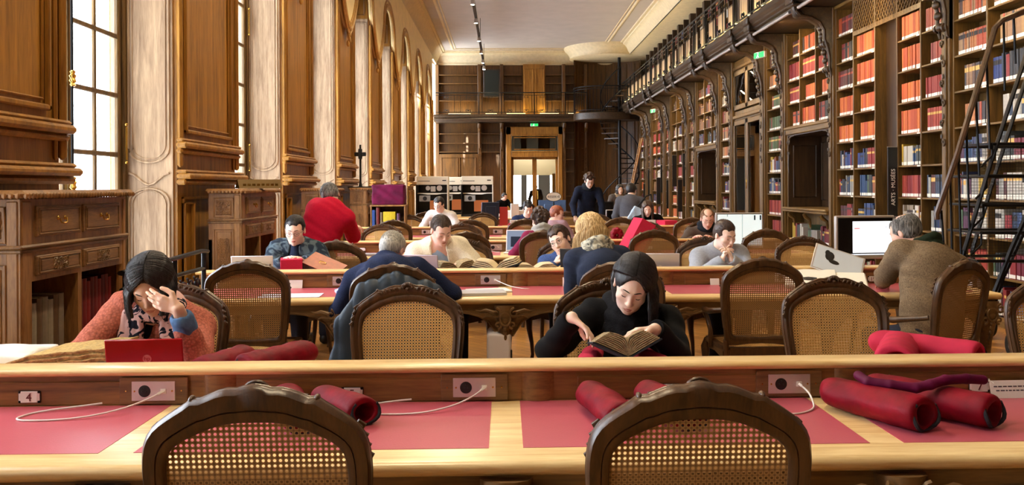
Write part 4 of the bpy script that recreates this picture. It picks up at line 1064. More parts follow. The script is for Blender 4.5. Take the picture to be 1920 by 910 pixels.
# ================================================================== CARVED CABINETS BY THE PIERS
def foliage(m, X, Y, W_, H_, plane, seed=0, sg=1):
    """symmetric relief of scrolls in a W x H field; plane 'y' = facing -y, plane 'x' = facing +x"""
    r = random.Random(seed); R0 = min(W_*.11, H_*.20); nu, nv = max(2, int(W_/2/(R0*1.7))), max(1, int(H_/(R0*1.9)))
    def P(u, v, d): return (X+u, Y[0]-d, Y[1]+v) if plane == 'y' else (X+d, Y[0]+u, Y[1]+v)
    for a_ in range(nu):
        for b_ in range(nv):
            u0 = W_*.5*(a_+.62)/(nu+.2); v0 = H_*((b_+.5)/nv-.5)*.92; a0 = r.random()*6; tw = 1 if (a_+b_) % 2 else -1; q_ = R0*(.8+.35*r.random())
            if nv > 2 and u0 > W_*.5*(1-abs(v0)/H_*.9)+.01: continue
            for s in (-1, 1):
                pts = []; rr = []
                for i in range(15):
                    t = i/14; a = a0+tw*2*PI*1.3*t; R1 = q_*(1.1-.85*t); pts.append(P(s*(u0+R1*math.cos(a)), v0+R1*math.sin(a), .003+.002*t)); rr.append(.0052*(1-.4*t))
                m.tube(pts, rr, 5); m.tube([pts[0], P(s*(u0-q_*1.5), v0+q_*.9*tw, .003), P(s*(u0-q_*2.1), v0+q_*.4*tw, .002)], [.005, .005, .002], 5)
    m.ball(P(0, 0, .003), (.012, .008, .018) if plane == 'y' else (.008, .012, .018), 8, 6)
    for q in range(7):
        a = PI*q/6; m.tube([P(.008*math.cos(a), .01*math.sin(a)-.01, .004), P(min(.035, W_*.2)*math.cos(a), min(.035, H_*.32)*math.sin(a)-.005, .008)], [.004, .0055], 5)
CABW = ['closest to the camera, at the left edge', 'with its sign board on top, second along the windows', 'behind the man in the red sweater', 'under the black stand, fourth along the windows', 'fifth along the windows', 'sixth along the windows', 'seventh along the windows']
def cabinet(k):
    y0, y1 = PIER0+.32+BAY*k, PIER0+1.47+BAY*k; xf = -2.35; L = y1-y0; x0 = XL+.12-.12
    o = thing('carved_cabinet', 'carved oak catalogue cabinet with drawers '+CABW[k], 'cabinet', (x0+.16, y0, 0)); D = xf-x0-.16
    x_ = 0
    m = MB(); m.box(0, D, .0, L, 1.06, 1.47); m.box(0, D, 0, .035, 0, 1.06); m.box(0, D, L-.035, L, 0, 1.06); m.box(0, .03, 0, L, 0, 1.06); m.box(0, D, 0, L, 0, .13); m.box(0, D, .56, .60, 0, 1.06)
    m.box(D-.08, D+.006, -.006, .11, 0, 1.475, .02); m.box(D-.05, D+.006, L-.06, L+.006, 0, 1.475, .02); m.build('carcass', M['oak_cab'], o)
    m = MB(); m.box(-.02, D+.045, -.045, L+.04, 1.475, 1.515, .018); m.build('cabinet_top', M['oak_cab'], o)
    m = MB()
    n = int((L+.08)/.032)
    for q in range(n): m.ball((D+.043, -.04+.032*(q+.5), 1.487), (.012, .012, .016), 6, 5)
    for q in range(int((D+.05)/.032)): m.ball((-.0+.032*(q+.5), -.045, 1.487), (.013, .012, .016), 6, 5)
    m.build('gadroon_edge', M['oak_cab'], o)
    m = MB(); m.box(-.01, D+.02, -.02, L+.015, 1.225, 1.245, .008); m.box(-.01, D+.012, -.012, L+.01, 1.205, 1.226, .006); m.build('ledge', M['oak_cabh'], o); m = MB(); m.box(-.01, D+.02, -.02, L+.01, 0, .11, .01); m.build('base_moulding', M['oak_cabh'], o)
    for i, (za, zb) in enumerate(((1.28, 1.435), (1.085, 1.185))):
        for j in range(2):
            a = .13+j*(L-.20)/2; b = a+(L-.20)/2-.03
            m = MB(); m.box(D-.005, D+.012, a, b, za, zb, .004); m.box(D+.010, D+.016, a+.035, b-.035, za+.022, zb-.022, .004)
            for (p0, p1) in (((a+.02, za+.014), (b-.02, za+.014)), ((a+.02, zb-.014), (b-.02, zb-.014)), ((a+.02, za+.014), (a+.02, zb-.014)), ((b-.02, za+.014), (b-.02, zb-.014))):
                m.tube([(D+.013, p0[0], p0[1]), (D+.013, p1[0], p1[1])], .005, 6)
            dr = m.build('drawer', M['oak_cabh'], o); c = (a+b)/2; z = (za+zb)/2
            m = MB()
            if i == 0:
                for s in (-1, 1): m.ball((D+.02, c+s*.035, z+.012), (.006, .009, .012), 8, 6)
                m.tube([(D+.028, c-.037, z+.012), (D+.034, c-.028, z-.012), (D+.034, c-.008, z-.016), (D+.034, c+.008, z-.016), (D+.034, c+.028, z-.012), (D+.028, c+.037, z+.012)], .0045, 6)
                m.build('handle', M['brass'], dr)
            else:
                foliage(m, D+.012, (c, z), .15, .07, 'x', j); m.build('carved_pull', M['apron'], dr)
    for (za, zb) in ((1.26, 1.43), (.20, 1.15)):
        m = MB(); a, b = .05, D-.07
        m.box(a, b, -.004, .0, za, zb)
        for off, r in ((0, .008), (.022, .005)):
            m.tube([(a+off, -.006, za+off), (b-off, -.006, za+off), (b-off, -.006, zb-off), (a+off, -.006, zb-off)], r, 6, closed=True)
        pn = m.build('side_panel', M['oak_cab'], o)
        m = MB(); h = zb-za; zc = (za+zb)/2
        if h < .5: foliage(m, (a+b)/2, (-.006, zc), b-a-.03, h-.04, 'y', 3)
        else: foliage(m, (a+b)/2, (-.006, zb-.20), (b-a)*.62, .26, 'y', 5); m.tube([((a+b)/2, -.008, zb-.33), ((a+b)/2, -.010, zb-.45)], [.012, .003], 6)
        m.build('relief_carving', M['oak_cab'], pn)
    m = MB(); m.box(.03, D-.03, .035, L-.035, .62, .645, .004); m.build('shelf', M['oak_cabh'], o)
    # curved bracket foot at the wall side
    return o, x0, D, y0, L
CAB = [cabinet(k) for k in range(0, 4)]
# ================================================================== BOOKS ON THE SHELVES
PAL = {
 'mix': [(.20,.23,.38),(.55,.13,.15),(.75,.73,.68),(.28,.30,.31),(.62,.60,.58),(.16,.28,.45),(.45,.12,.20),(.16,.18,.20),(.75,.62,.20),(.30,.40,.30),(.80,.78,.74),(.35,.18,.30),(.60,.35,.20)],
 'blu': [(.15,.22,.48),(.20,.25,.35),(.17,.18,.22),(.55,.14,.16),(.62,.62,.60),(.12,.20,.32),(.75,.73,.70),(.20,.30,.50),(.32,.14,.16)],
 'red': [(.58,.14,.13),(.62,.18,.15),(.52,.12,.14),(.60,.20,.16),(.66,.24,.18)],
 'org': [(.82,.42,.16),(.78,.36,.15),(.84,.45,.18),(.74,.32,.15),(.72,.29,.14)],
 'dko': [(.30,.12,.11),(.18,.14,.13),(.52,.16,.12),(.14,.15,.15),(.70,.30,.14),(.36,.14,.12)],
 'grn': [(.22,.32,.18),(.28,.36,.20),(.34,.36,.20),(.50,.18,.14)],
 'tan': [(.66,.52,.36),(.72,.46,.26),(.60,.46,.34),(.78,.50,.28),(.40,.30,.26),(.70,.30,.18),(.25,.22,.24)],
 'wht': [(.84,.80,.74),(.78,.74,.68),(.60,.55,.48),(.85,.83,.80),(.5,.3,.2)],
 'brn': [(.36,.24,.16),(.45,.30,.20),(.55,.38,.24),(.30,.18,.14),(.62,.50,.36),(.48,.16,.12)] }
_bm = {}
def bookmat(c):
    if c not in _bm: _bm[c] = plain('cloth_binding', tuple(x*.88 for x in c), .55, noise=.12, nscale=25)
    return _bm[c]
def book_mesh(T, D_, H, mats, rounded=True):
    """upright closed book: spine faces -x at x = 0, thickness along y, origin at the spine foot centre"""
    m = MB(); t = T/2; c = .0025
    k = 5 if rounded else 2
    sp = [(-.006*math.sin(PI*i/(k-1))*(1 if rounded else 0), -t+T*i/(k-1)) for i in range(k)]
    outer = sp+[(D_, t), (D_, t-c), (.004, t-c), (.004, -t+c), (D_, -t+c), (D_, -t)]
    m.prism(outer, 0, H, 'z'); m.mi = 1
    m.box(.005, D_-.004, -t+c, t-c, .003, H-.003)
    if len(mats) > 2:      # gilt or coloured title band
        m.mi = 2; z0 = H*.70
        pts = [(x-.0006, y) for x, y in sp]; m.add([(x, y, z) for z in (z0, z0+.05) for x, y in pts], [(i+1, i, k+i, k+i+1) for i in range(k-1)])
    return m.mesh('book', mats, angle=50)
band_mats = [plain('gold_tooling', (.80,.62,.28), .4), plain('dark_title_label', (.12,.10,.10), .6), plain('red_title_label', (.65,.22,.14), .6)]
_bk = {}
def get_book(col, ti, hi, band):
    key = (col, ti, hi, band)
    if key not in _bk:
        T = (.022, .030, .040, .052)[ti]; H = (.225, .255, .285, .31)[hi]
        me = book_mesh(T, .19, H, [bookmat(col), M['pages']]+([band_mats[band]] if band >= 0 else []))
        m = MB(); k = 4; m.add([(-.0075*math.sin(PI*i/(k-1))-.0008 if 1 else 0, -T/2*.96+T*.96*i/(k-1), z) for z in (.012, .05) for i in range(k)], [(i+1, i, k+i, k+i+1) for i in range(k-1)])
        lb = m.mesh('spine_label', M['label']); _bk[key] = (me, lb, T, H)
    return _bk[key]
W_SHELF = ['lowest', 'second', 'third', 'fourth', 'fifth', 'sixth', 'seventh', 'eighth', 'ninth', 'tenth', 'top']
KIND = {'mix': 'mixed coloured', 'blu': 'mostly blue and grey', 'red': 'red cloth', 'org': 'bright orange', 'dko': 'dark and orange', 'grn': 'green', 'tan': 'tan and orange', 'wht': 'white', 'brn': 'brown'}
def fill(comp, rb):
    y0, y1, z, h, st, wh = comp; out = []
    y = y0+.006; pal = PAL[st]; uni = st in ('red', 'org', 'grn', 'tan', 'dko')
    hi0 = rb.randrange(1, 4) if uni else None; ti0 = rb.choice((1, 2, 2)) if uni else None
    end = y1-.01 if rb.random() < .55 else y0+(y1-y0)*rb.uniform(.72, .98)
    band = rb.choice((0, 1, 2, -1)) if st in ('tan', 'dko') else (rb.choice((0, -1, -1)) if uni else None)
    col = rb.choice(pal); run = 0
    while True:
        if run <= 0: col = rb.choice(pal); run = rb.choice((1, 1, 2, 3, 5)) if not uni else rb.choice((1, 2, 4)); bd = band if band is not None else rb.choice((-1, -1, 0, 1)); t_ = rb.randrange(4); h_ = rb.randrange(4)
        run -= 1
        ti = ti0 if uni else t_; hi = hi0 if uni else h_
        T = (.022, .030, .040, .052)[ti]
        if y+T > end: break
        out.append((y+T/2, z, col, ti, hi, bd, rb.uniform(0, .012))); y += T+rb.uniform(.0008, .003)
    return out
def mkbook(x, y, z, col, ti, hi, bd, grp, lab, rz=0, lean=0):
    me, lb, T, H = get_book(col, ti, hi, bd)
    o = link('book', me, None, (x, y, z), (lean, 0, rz)); tag(o, lab, 'book', grp); link('spine_label', lb, o); return o
near = [c for c in COMP if 8.3 <= c[0] < 13.4]
rest = [c for c in COMP if c[0] >= 13.4]+[c for c in COMP if c[0] < 8.3]+UP
near.sort(key=lambda c: c[0]); cnt = 0; rb = random.Random(11)
# nearest columns first, only what the photo can show
spill = []
POSW = {}
for ci, c in enumerate(near):
    items = fill(c, rb); zi = min(range(len(SH)), key=lambda i: abs(SH[i]-c[2]))
    if zi < 2 or cnt+len(items) > 292: spill.append((c, items)); continue
    colw = 'column behind the stair rail' if c[0] < 9.1 else 'last column before the carved pilaster' if c[0] < 9.9 else 'first column past the carved pilaster' if c[0] < 10.6 else 'column before the blank panel' if c[0] < 11.3 else 'column past the blank panel' if c[0] < 12.6 else 'narrow end column'
    grp = '%s books, %s shelf, %s' % (KIND[c[4]], W_SHELF[zi], colw)
    lab = '%s book with a white spine label, %s shelf, %s' % ({'mixed coloured': 'cloth-bound', 'mostly blue and grey': 'cloth-bound'}.get(KIND[c[4]], 'cloth-bound'), W_SHELF[zi], colw)
    for (y, z, col, ti, hi, bd, dx) in items:
        mkbook(XR+.035+dx, y, z, col, ti, hi, bd, grp, lab); cnt += 1
    # shelf edge label
    m = MB(); m.box(-.003, 0, .01, .085, -.021, -.001); 
    o = m.build('shelf_label', M['label'], None, (XR+.003, c[0], z)); tag(o, 'white label on the edge of the %s shelf, %s' % (W_SHELF[zi], colw), 'label', None)
# all further books: one mesh with a colour attribute
def books_stuff(name, comps, label):
    vs = []; fs = []; cols = []
    def cuboid(x0, x1, y0, y1, z0, z1, c):
        b = len(vs); vs.extend([(x, y, z) for z in (z0, z1) for y in (y0, y1) for x in (x0, x1)])
        fs.extend([tuple(b+i for i in f) for f in ((0,2,3,1),(4,5,7,6),(0,1,5,4),(2,6,7,3),(0,4,6,2),(1,3,7,5))]); cols.extend([c]*6)
    for c, items in comps:
        for (y, z, col, ti, hi, bd, dx) in items:
            T = (.022, .030, .040, .052)[ti]; H = (.225, .255, .285, .31)[hi]; x = (XR if c[5] != 'up' else XU)+.035+dx+(.1 if c[5] == 'glazed' else 0)
            cl = lin(tuple(x*.88 for x in col)); cuboid(x, x+.19, y-T/2, y+T/2, z+.001, z+H, cl)
            if c[5] not in ('up', 'glazed') and c[4] != 'brn': cuboid(x-.002, x+.01, y-T/2+.002, y+T/2-.002, z+.010, z+.048, (.75, .72, .66))
            if bd >= 0: cuboid(x-.001, x+.01, y-T/2+.001, y+T/2-.001, z+H*.7, z+H*.7+.03, ((.55,.35,.08), (.03,.02,.02), (.35,.06,.03))[bd])
        if c[5] not in ('up', 'glazed'): cuboid(XR-.001, XR+.004, c[0]+.01, c[0]+.09, c[2]-.021, c[2]-.002, (.75, .72, .66))
    me = bpy.data.meshes.new(name); me.from_pydata(vs, [], fs)
    at_ = me.attributes.new('cover', 'FLOAT_COLOR', 'FACE'); at_.data.foreach_set('color', [v for c in cols for v in (*c, 1)])
    m, nt, b = newmat('book_covers'); a = nt.nodes.new('ShaderNodeAttribute'); a.attribute_name = 'cover'; nt.links.new(a.outputs['Color'], b.inputs['Base Color']); b.inputs['Roughness'].default_value = .55
    me.materials.append(m); o = link(name, me); tag(o, label, 'books', kind='stuff'); return o
books_stuff('shelved_books', spill+[(c, fill(c, rb)) for c in rest], 'rows of further books filling the bookcases along the right wall and gallery')
# books inside the cabinet by the left edge and the lower shelf
CABX = CAB[0][1]+.16
for (y0, y1, z, cols, H, n, w) in ((4.34, 4.72, .646, [(.55,.50,.42),(.62,.58,.50),(.42,.32,.22)], .31, 7, 'grey bound volume in the near half of the left cabinet'),
                       (4.80, 5.28, .646, [(.50,.10,.12),(.58,.13,.15),(.42,.09,.12)], .36, 11, 'tall red volume in the far half of the left cabinet'),
                       (4.82, 5.28, .14, [(.50,.10,.12),(.45,.35,.25),(.58,.13,.15)], .34, 10, 'volume on the bottom shelf of the left cabinet')):
    y = y0
    for q in range(n):
        T = (y1-y0)/n-.003; col = cols[q % len(cols)]
        me = book_mesh(T, .17, H-.02*(q % 3 == 1), [bookmat(col), M['pages']])
        o = link('book', me, None, (CABX+.235, y+T/2, z), (0, 0, PI)); tag(o, w, 'book', w+'s'); y += T+.003
# ================================================================== SMOOTH SURFACES FOR FIGURES AND SOFT THINGS
class Field:
    """signed distance field sampled on a grid and turned into one continuous mesh"""
    def __init__(s): s.ops = []
    def cone(s, a, b, ra, rb, k=.02, squash=None, op='+'):
        s.ops.append(('c', np.array(a, float), np.array(b, float), ra, rb, k, squash, op)); return s
    def ell(s, c, r, R=None, k=.02, op='+'):
        s.ops.append(('e', np.array(c, float), np.array(r, float), np.eye(3) if R is None else np.array(R, float), 0, k, None, op)); return s
    def box(s, c, h, R=None, rad=.01, k=.01, op='+'):
        s.ops.append(('b', np.array(c, float), np.array(h, float), np.eye(3) if R is None else np.array(R, float), rad, k, None, op)); return s
    def bounds(s):
        lo = np.full(3, 1e9); hi = -lo
        for o in s.ops:
            if o[-1] != '+': continue
            l, h = s._bb(o, .0); lo = np.minimum(lo, l); hi = np.maximum(hi, h)
        return lo, hi
    def _bb(s, o, mg):
        if o[0] == 'c':
            r = max(o[3], o[4])+mg; return np.minimum(o[1], o[2])-r, np.maximum(o[1], o[2])+r
        r = np.abs(o[3]) @ o[2] + (o[4] if o[0] == 'b' else 0) + mg
        return o[1]-r, o[1]+r
    def mesh(s, v, disp=None, pad=.03, post=None):
        lo, hi = s.bounds(); lo -= pad; hi += pad
        n = np.ceil((hi-lo)/v).astype(int)+1
        ax = [lo[i]+v*np.arange(n[i]) for i in range(3)]
        Fd = np.full(n, .25, np.float32)
        for o in s.ops:
            k = max(o[5], 1e-4); mg = k+3*v+(.0 if o[-1] == '+' else .01)
            l, h = s._bb(o, mg)
            i0 = np.clip(np.floor((l-lo)/v).astype(int), 0, n); i1 = np.clip(np.ceil((h-lo)/v).astype(int)+1, 0, n)
            if np.any(i1 <= i0): continue
            X = ax[0][i0[0]:i1[0], None, None]; Y = ax[1][None, i0[1]:i1[1], None]; Z = ax[2][None, None, i0[2]:i1[2]]
            if o[0] == 'c':
                a, b, ra, rb = o[1], o[2], o[3], o[4]; px, py, pz = X-a[0], Y-a[1], Z-a[2]; ba = b-a; f = 1.0
                if o[6] is not None:          # squash: (axis, factor <1) flattens the cross-section along the axis
                    u, f = np.array(o[6][0], float), o[6][1]; g = 1/f-1; d = px*u[0]+py*u[1]+pz*u[2]
                    px, py, pz = px+g*d*u[0], py+g*d*u[1], pz+g*d*u[2]; ba = ba+g*ba.dot(u)*u
                t = np.clip((px*ba[0]+py*ba[1]+pz*ba[2])/max(ba.dot(ba), 1e-9), 0, 1)
                d = (np.sqrt((px-t*ba[0])**2+(py-t*ba[1])**2+(pz-t*ba[2])**2)-(ra+(rb-ra)*t))*(f if f < 1 else 1)
            else:
                c, r, R = o[1], o[2], o[3]; px, py, pz = X-c[0], Y-c[1], Z-c[2]
                q = [px*R[0, j]+py*R[1, j]+pz*R[2, j] for j in range(3)]      # R columns = local axes
                if o[0] == 'e':
                    k0 = np.sqrt(sum((q[j]/r[j])**2 for j in range(3)))+1e-6; k1 = np.sqrt(sum((q[j]/r[j]**2)**2 for j in range(3)))+1e-6
                    d = k0*(k0-1)/k1
                else:
                    a_ = [np.abs(q[j])-r[j] for j in range(3)]
                    d = np.sqrt(sum(np.maximum(w, 0)**2 for w in a_))+np.minimum(np.maximum(np.maximum(a_[0], a_[1]), a_[2]), 0)-o[4]
            sl = tuple(slice(i0[j], i1[j]) for j in range(3)); A = Fd[sl]; d = d.astype(np.float32)
            if o[-1] == '+': hh = np.maximum(k-np.abs(A-d), 0)/k; Fd[sl] = np.minimum(A, d)-hh*hh*k*.25
            else: d = -d; hh = np.maximum(k-np.abs(A-d), 0)/k; Fd[sl] = np.maximum(A, d)+hh*hh*k*.25
        if disp is not None:
            msk = np.abs(Fd) < .03; I = np.nonzero(msk)
            Fd[I] += disp(ax[0][I[0]], ax[1][I[1]], ax[2][I[2]]).astype(np.float32)
        # surface nets
        ins = Fd < 0; c = [(i, j, k) for i in (0, 1) for j in (0, 1) for k in (0, 1)]
        sh = tuple(np.array(Fd.shape)-1); cntr = np.zeros(sh, np.int8)
        for (i, j, k) in c: cntr += ins[i:i+sh[0], j:j+sh[1], k:k+sh[2]]
        act = (cntr > 0) & (cntr < 8); I = np.nonzero(act); N = len(I[0])
        idx = np.full(sh, -1, np.int32); idx[I] = np.arange(N)
        Vv = {q: Fd[I[0]+q[0], I[1]+q[1], I[2]+q[2]] for q in c}
        acc = np.zeros((N, 3)); w = np.zeros(N)
        for a in range(3):
            for q in c:
                if q[a]: continue
                r = list(q); r[a] = 1; r = tuple(r); f0, f1 = Vv[q], Vv[r]; mk = (f0 < 0) != (f1 < 0)
                t = np.where(mk, f0/np.where(mk, f0-f1, 1), 0)
                for b in range(3): acc[:, b] += np.where(mk, (t if b == a else q[b]), 0)
                w += mk
        P = acc/w[:, None]; P = np.stack([ax[b][I[b]] for b in range(3)], 1)+P*v
        quads = []
        for a in range(3):
            b, c_ = (a+1) % 3, (a+2) % 3
            s0 = [slice(None)]*3; s1 = [slice(None)]*3; s0[a] = slice(0, -1); s1[a] = slice(1, None)
            E = ins[tuple(s0)] != ins[tuple(s1)]; J = list(np.nonzero(E)); 
            ok = (J[b] > 0) & (J[c_] > 0) & (J[b] < sh[b]) & (J[c_] < sh[c_]); J = [x[ok] for x in J]
            def g(db, dc): q = [x.copy() for x in J]; q[b] -= db; q[c_] -= dc; return idx[tuple(q)]
            Q = np.stack([g(1, 1), g(0, 1), g(0, 0), g(1, 0)], 1); fl = ins[tuple(J)]; Q[~fl] = Q[~fl][:, ::-1]; quads.append(Q)
        Q = np.concatenate(quads); Q = Q[(Q >= 0).all(1)]
        if post is not None: P = post(P)
        return P, Q
def np_mesh(name, P, Q, mat):
    me = bpy.data.meshes.new(name); me.vertices.add(len(P)); me.vertices.foreach_set('co', P.astype(np.float32).ravel())
    me.loops.add(Q.size); me.loops.foreach_set('vertex_index', Q.astype(np.int32).ravel())
    me.polygons.add(len(Q)); me.polygons.foreach_set('loop_start', np.arange(0, Q.size, 4, dtype=np.int32)); me.polygons.foreach_set('loop_total', np.full(len(Q), 4, np.int32))
    me.polygons.foreach_set('use_smooth', np.ones(len(Q), bool)); me.update(calc_edges=True); me.validate()
    for m in (mat if isinstance(mat, (list, tuple)) else [mat]): me.materials.append(m)
    return me
def fmesh(name, F_, v, mat, parent=None, origin=(0, 0, 0), disp=None, post=None):
    P, Q = F_.mesh(v, disp, post=post); P = P-np.array(origin); return link(name, np_mesh(name, P, Q, mat), parent)
def wrinkle(amp, fx, fy, fz, seed=0):
    r = np.random.RandomState(seed); ph = r.rand(4)*6
    return lambda x, y, z: amp*(np.sin(fx*x+fy*y+fz*z+ph[0]+1.5*np.sin(.4*fz*z+ph[1]+.3*fx*x))*.6+np.sin(.6*fx*x-fy*.8*y+1.3*fz*z+ph[2])*.4)
# ------------------------------------------------------------------ people
def skin(name, c): 
    m = plain(name, c, .48, spec=.4); b = m.node_tree.nodes['Principled BSDF']; b.inputs['Subsurface Weight'].default_value = .12; b.inputs['Subsurface Radius'].default_value = (.012, .005, .003); return m
SK = {'a': skin('fair_skin', (.95, .81, .74)), 'b': skin('light_skin', (.90, .73, .63)), 'c': skin('rosy_skin', (.93, .75, .68))}
lip_m = plain('lips', (.74, .42, .38), .45); brow_d = plain('dark_brow', (.13, .09, .08), .8); brow_l = plain('light_brow', (.45, .32, .22), .8)
eye_w = plain('eye_white', (.92, .90, .88), .2); eye_i = plain('dark_iris', (.10, .07, .05), .15)
def hairmat(name, c1, c2, rough=.42):
    m, nt, b = newmat(name); N = nt.nodes.new; L = nt.links.new
    tc = N('ShaderNodeTexCoord'); mp = N('ShaderNodeMapping'); mp.inputs['Scale'].default_value = (130, 130, 14); L(tc.outputs['Object'], mp.inputs['Vector'])
    n = N('ShaderNodeTexNoise'); n.inputs['Scale'].default_value = 1; n.inputs['Detail'].default_value = 4; L(mp.outputs['Vector'], n.inputs['Vector'])
    rp = N('ShaderNodeValToRGB'); rp.color_ramp.elements[0].position = .38; rp.color_ramp.elements[1].position = .62; rp.color_ramp.elements[0].color = (*lin(c1), 1); rp.color_ramp.elements[1].color = (*lin(c2), 1)
    L(n.outputs['Fac'], rp.inputs['Fac']); L(rp.outputs['Color'], b.inputs['Base Color']); b.inputs['Roughness'].default_value = rough
    bp = N('ShaderNodeBump'); bp.inputs['Strength'].default_value = .6; bp.inputs['Distance'].default_value = .004; L(n.outputs['Fac'], bp.inputs['Height']); L(bp.outputs['Normal'], b.inputs['Normal'])
    return m
def knit(name, c, scale=110, amt=.5, noise=.12, bumpd=.006):
    m, nt, b = newmat(name); N = nt.nodes.new; L = nt.links.new; c = lin(c)
    tc = N('ShaderNodeTexCoord'); v = N('ShaderNodeTexVoronoi'); v.inputs['Scale'].default_value = scale; L(tc.outputs['Object'], v.inputs['Vector'])
    rp = N('ShaderNodeValToRGB'); rp.color_ramp.elements[0].color = (*[min(1, x*(1+noise)) for x in c], 1); rp.color_ramp.elements[1].color = (*[x*(1-amt) for x in c], 1); rp.color_ramp.elements[1].position = .9
    L(v.outputs['Distance'], rp.inputs['Fac']); L(rp.outputs['Color'], b.inputs['Base Color']); b.inputs['Roughness'].default_value = .9; b.inputs['Specular IOR Level'].default_value = .15
    bp = N('ShaderNodeBump'); bp.inputs['Strength'].default_value = .5; bp.inputs['Distance'].default_value = bumpd; bp.invert = True; L(v.outputs['Distance'], bp.inputs['Height']); L(bp.outputs['Normal'], b.inputs['Normal'])
    return m
def cloth(name, c, noise=.1, nscale=60, bump=.15): return plain(name, c, .9, spec=.15, noise=noise, nscale=nscale, bump=bump, bscale=180, sheen=.15)
def patterned(name, base, spots, scale, lo=.48, hi=.52, stretch=(1, 1, 1), detail=2):
    m, nt, b = newmat(name); N = nt.nodes.new; L = nt.links.new
    tc = N('ShaderNodeTexCoord'); mp = N('ShaderNodeMapping'); mp.inputs['Scale'].default_value = stretch; L(tc.outputs['Object'], mp.inputs['Vector'])
    n = N('ShaderNodeTexNoise'); n.inputs['Scale'].default_value = scale; n.inputs['Detail'].default_value = detail; n.inputs['Distortion'].default_value = 1.2; L(mp.outputs['Vector'], n.inputs['Vector'])
    rp = N('ShaderNodeValToRGB'); e = rp.color_ramp.elements; e[0].position = lo; e[1].position = hi; e[0].color = (*lin(base), 1); e[1].color = (*lin(spots), 1)
    L(n.outputs['Fac'], rp.inputs['Fac']); L(rp.outputs['Color'], b.inputs['Base Color']); b.inputs['Roughness'].default_value = .9; b.inputs['Specular IOR Level'].default_value = .15
    return m
def rot_head(face, tilt, roll):
    """columns: x (its left), y (back of the head), z (crown); face = heading angle from -y, tilt = nod down, roll = lean to its left"""
    return np.array(Matrix.Rotation(face, 3, 'Z') @ Matrix.Rotation(tilt, 3, 'X') @ Matrix.Rotation(roll, 3, 'Y'))
def norm(v): v = np.array(v, float); return v/max(np.linalg.norm(v), 1e-9)
def hand_prims(F_, wrist, d, n, side, curl=.5, spread=.10, s=1.0, thumb=.5, curls=None):
    """d: towards the fingers, n: out of the palm, side: +1 when the thumb lies along d x n"""
    d = norm(d); n = norm(n-d*np.dot(n, d)); l = np.cross(d, n)*side; w = np.array(wrist, float); tips = []
    kn = []
    for i, (off, ln) in enumerate(((.026, .072), (.009, .080), (-.009, .075), (-.025, .060))):
        k0 = w+l*off*.55*s+d*.012*s; k1 = w+d*(.082-.010*abs(i-1)*.7-(.006 if i == 3 else 0))*s+l*off*s-n*.004*s
        F_.cone(k0, k1, .0135*s, .0105*s, k=.010); kn.append(k1)
        cu = (curls[i] if curls else curl)
        dd = norm(d+l*spread*(1.3-i)*.8); p = k1; r = .0092*s
        for j, fr in enumerate((.46, .31, .23)):
            ang = cu*(.7, 1.0, .7)[j]; dd = norm(dd*math.cos(ang)+n*math.sin(ang)) if j == 0 else norm(dd*math.cos(ang)+np.cross(np.cross(dd0, nn0), dd)*0+nn0*math.sin(ang))
            dd0 = dd; nn0 = norm(n-dd*np.dot(n, dd)) if abs(np.dot(n, dd)) < .95 else norm(-d)
            # keep bending in the same plane
            ax_ = norm(np.cross(d, n)); nn0 = norm(np.cross(ax_, dd))
            q = p+dd*ln*fr*s; F_.cone(p, q, r, r*.90, k=.0035); p = q; r *= .90
        tips.append(p)
    b = w+l*.020*s+d*.022*s; t1 = b+norm(l*.8+d*.75+n*.35)*.042*s; t2 = t1+norm(d*1+l*.15*(1-thumb)+n*(.2+.7*thumb)-l*.3*thumb)*.030*s; t3 = t2+norm(d*1+n*(.5*thumb)-l*.25*thumb)*.022*s
    F_.cone(b, t1, .015*s, .0115*s, k=.010); F_.cone(t1, t2, .0115*s, .0100*s, k=.004); F_.cone(t2, t3, .0100*s, .0085*s, k=.003)
    return tips
def ik(a, b, la, lb, hint):
    a, b = np.array(a, float), np.array(b, float); v = b-a; L = np.linalg.norm(v); L = min(L, (la+lb)*.995); d = norm(v)
    x = (la*la-lb*lb+L*L)/(2*L); h = math.sqrt(max(la*la-x*x, 0)); hh = np.array(hint, float); hh = norm(hh-d*hh.dot(d)); return a+d*x+hh*h
LEGM = {}
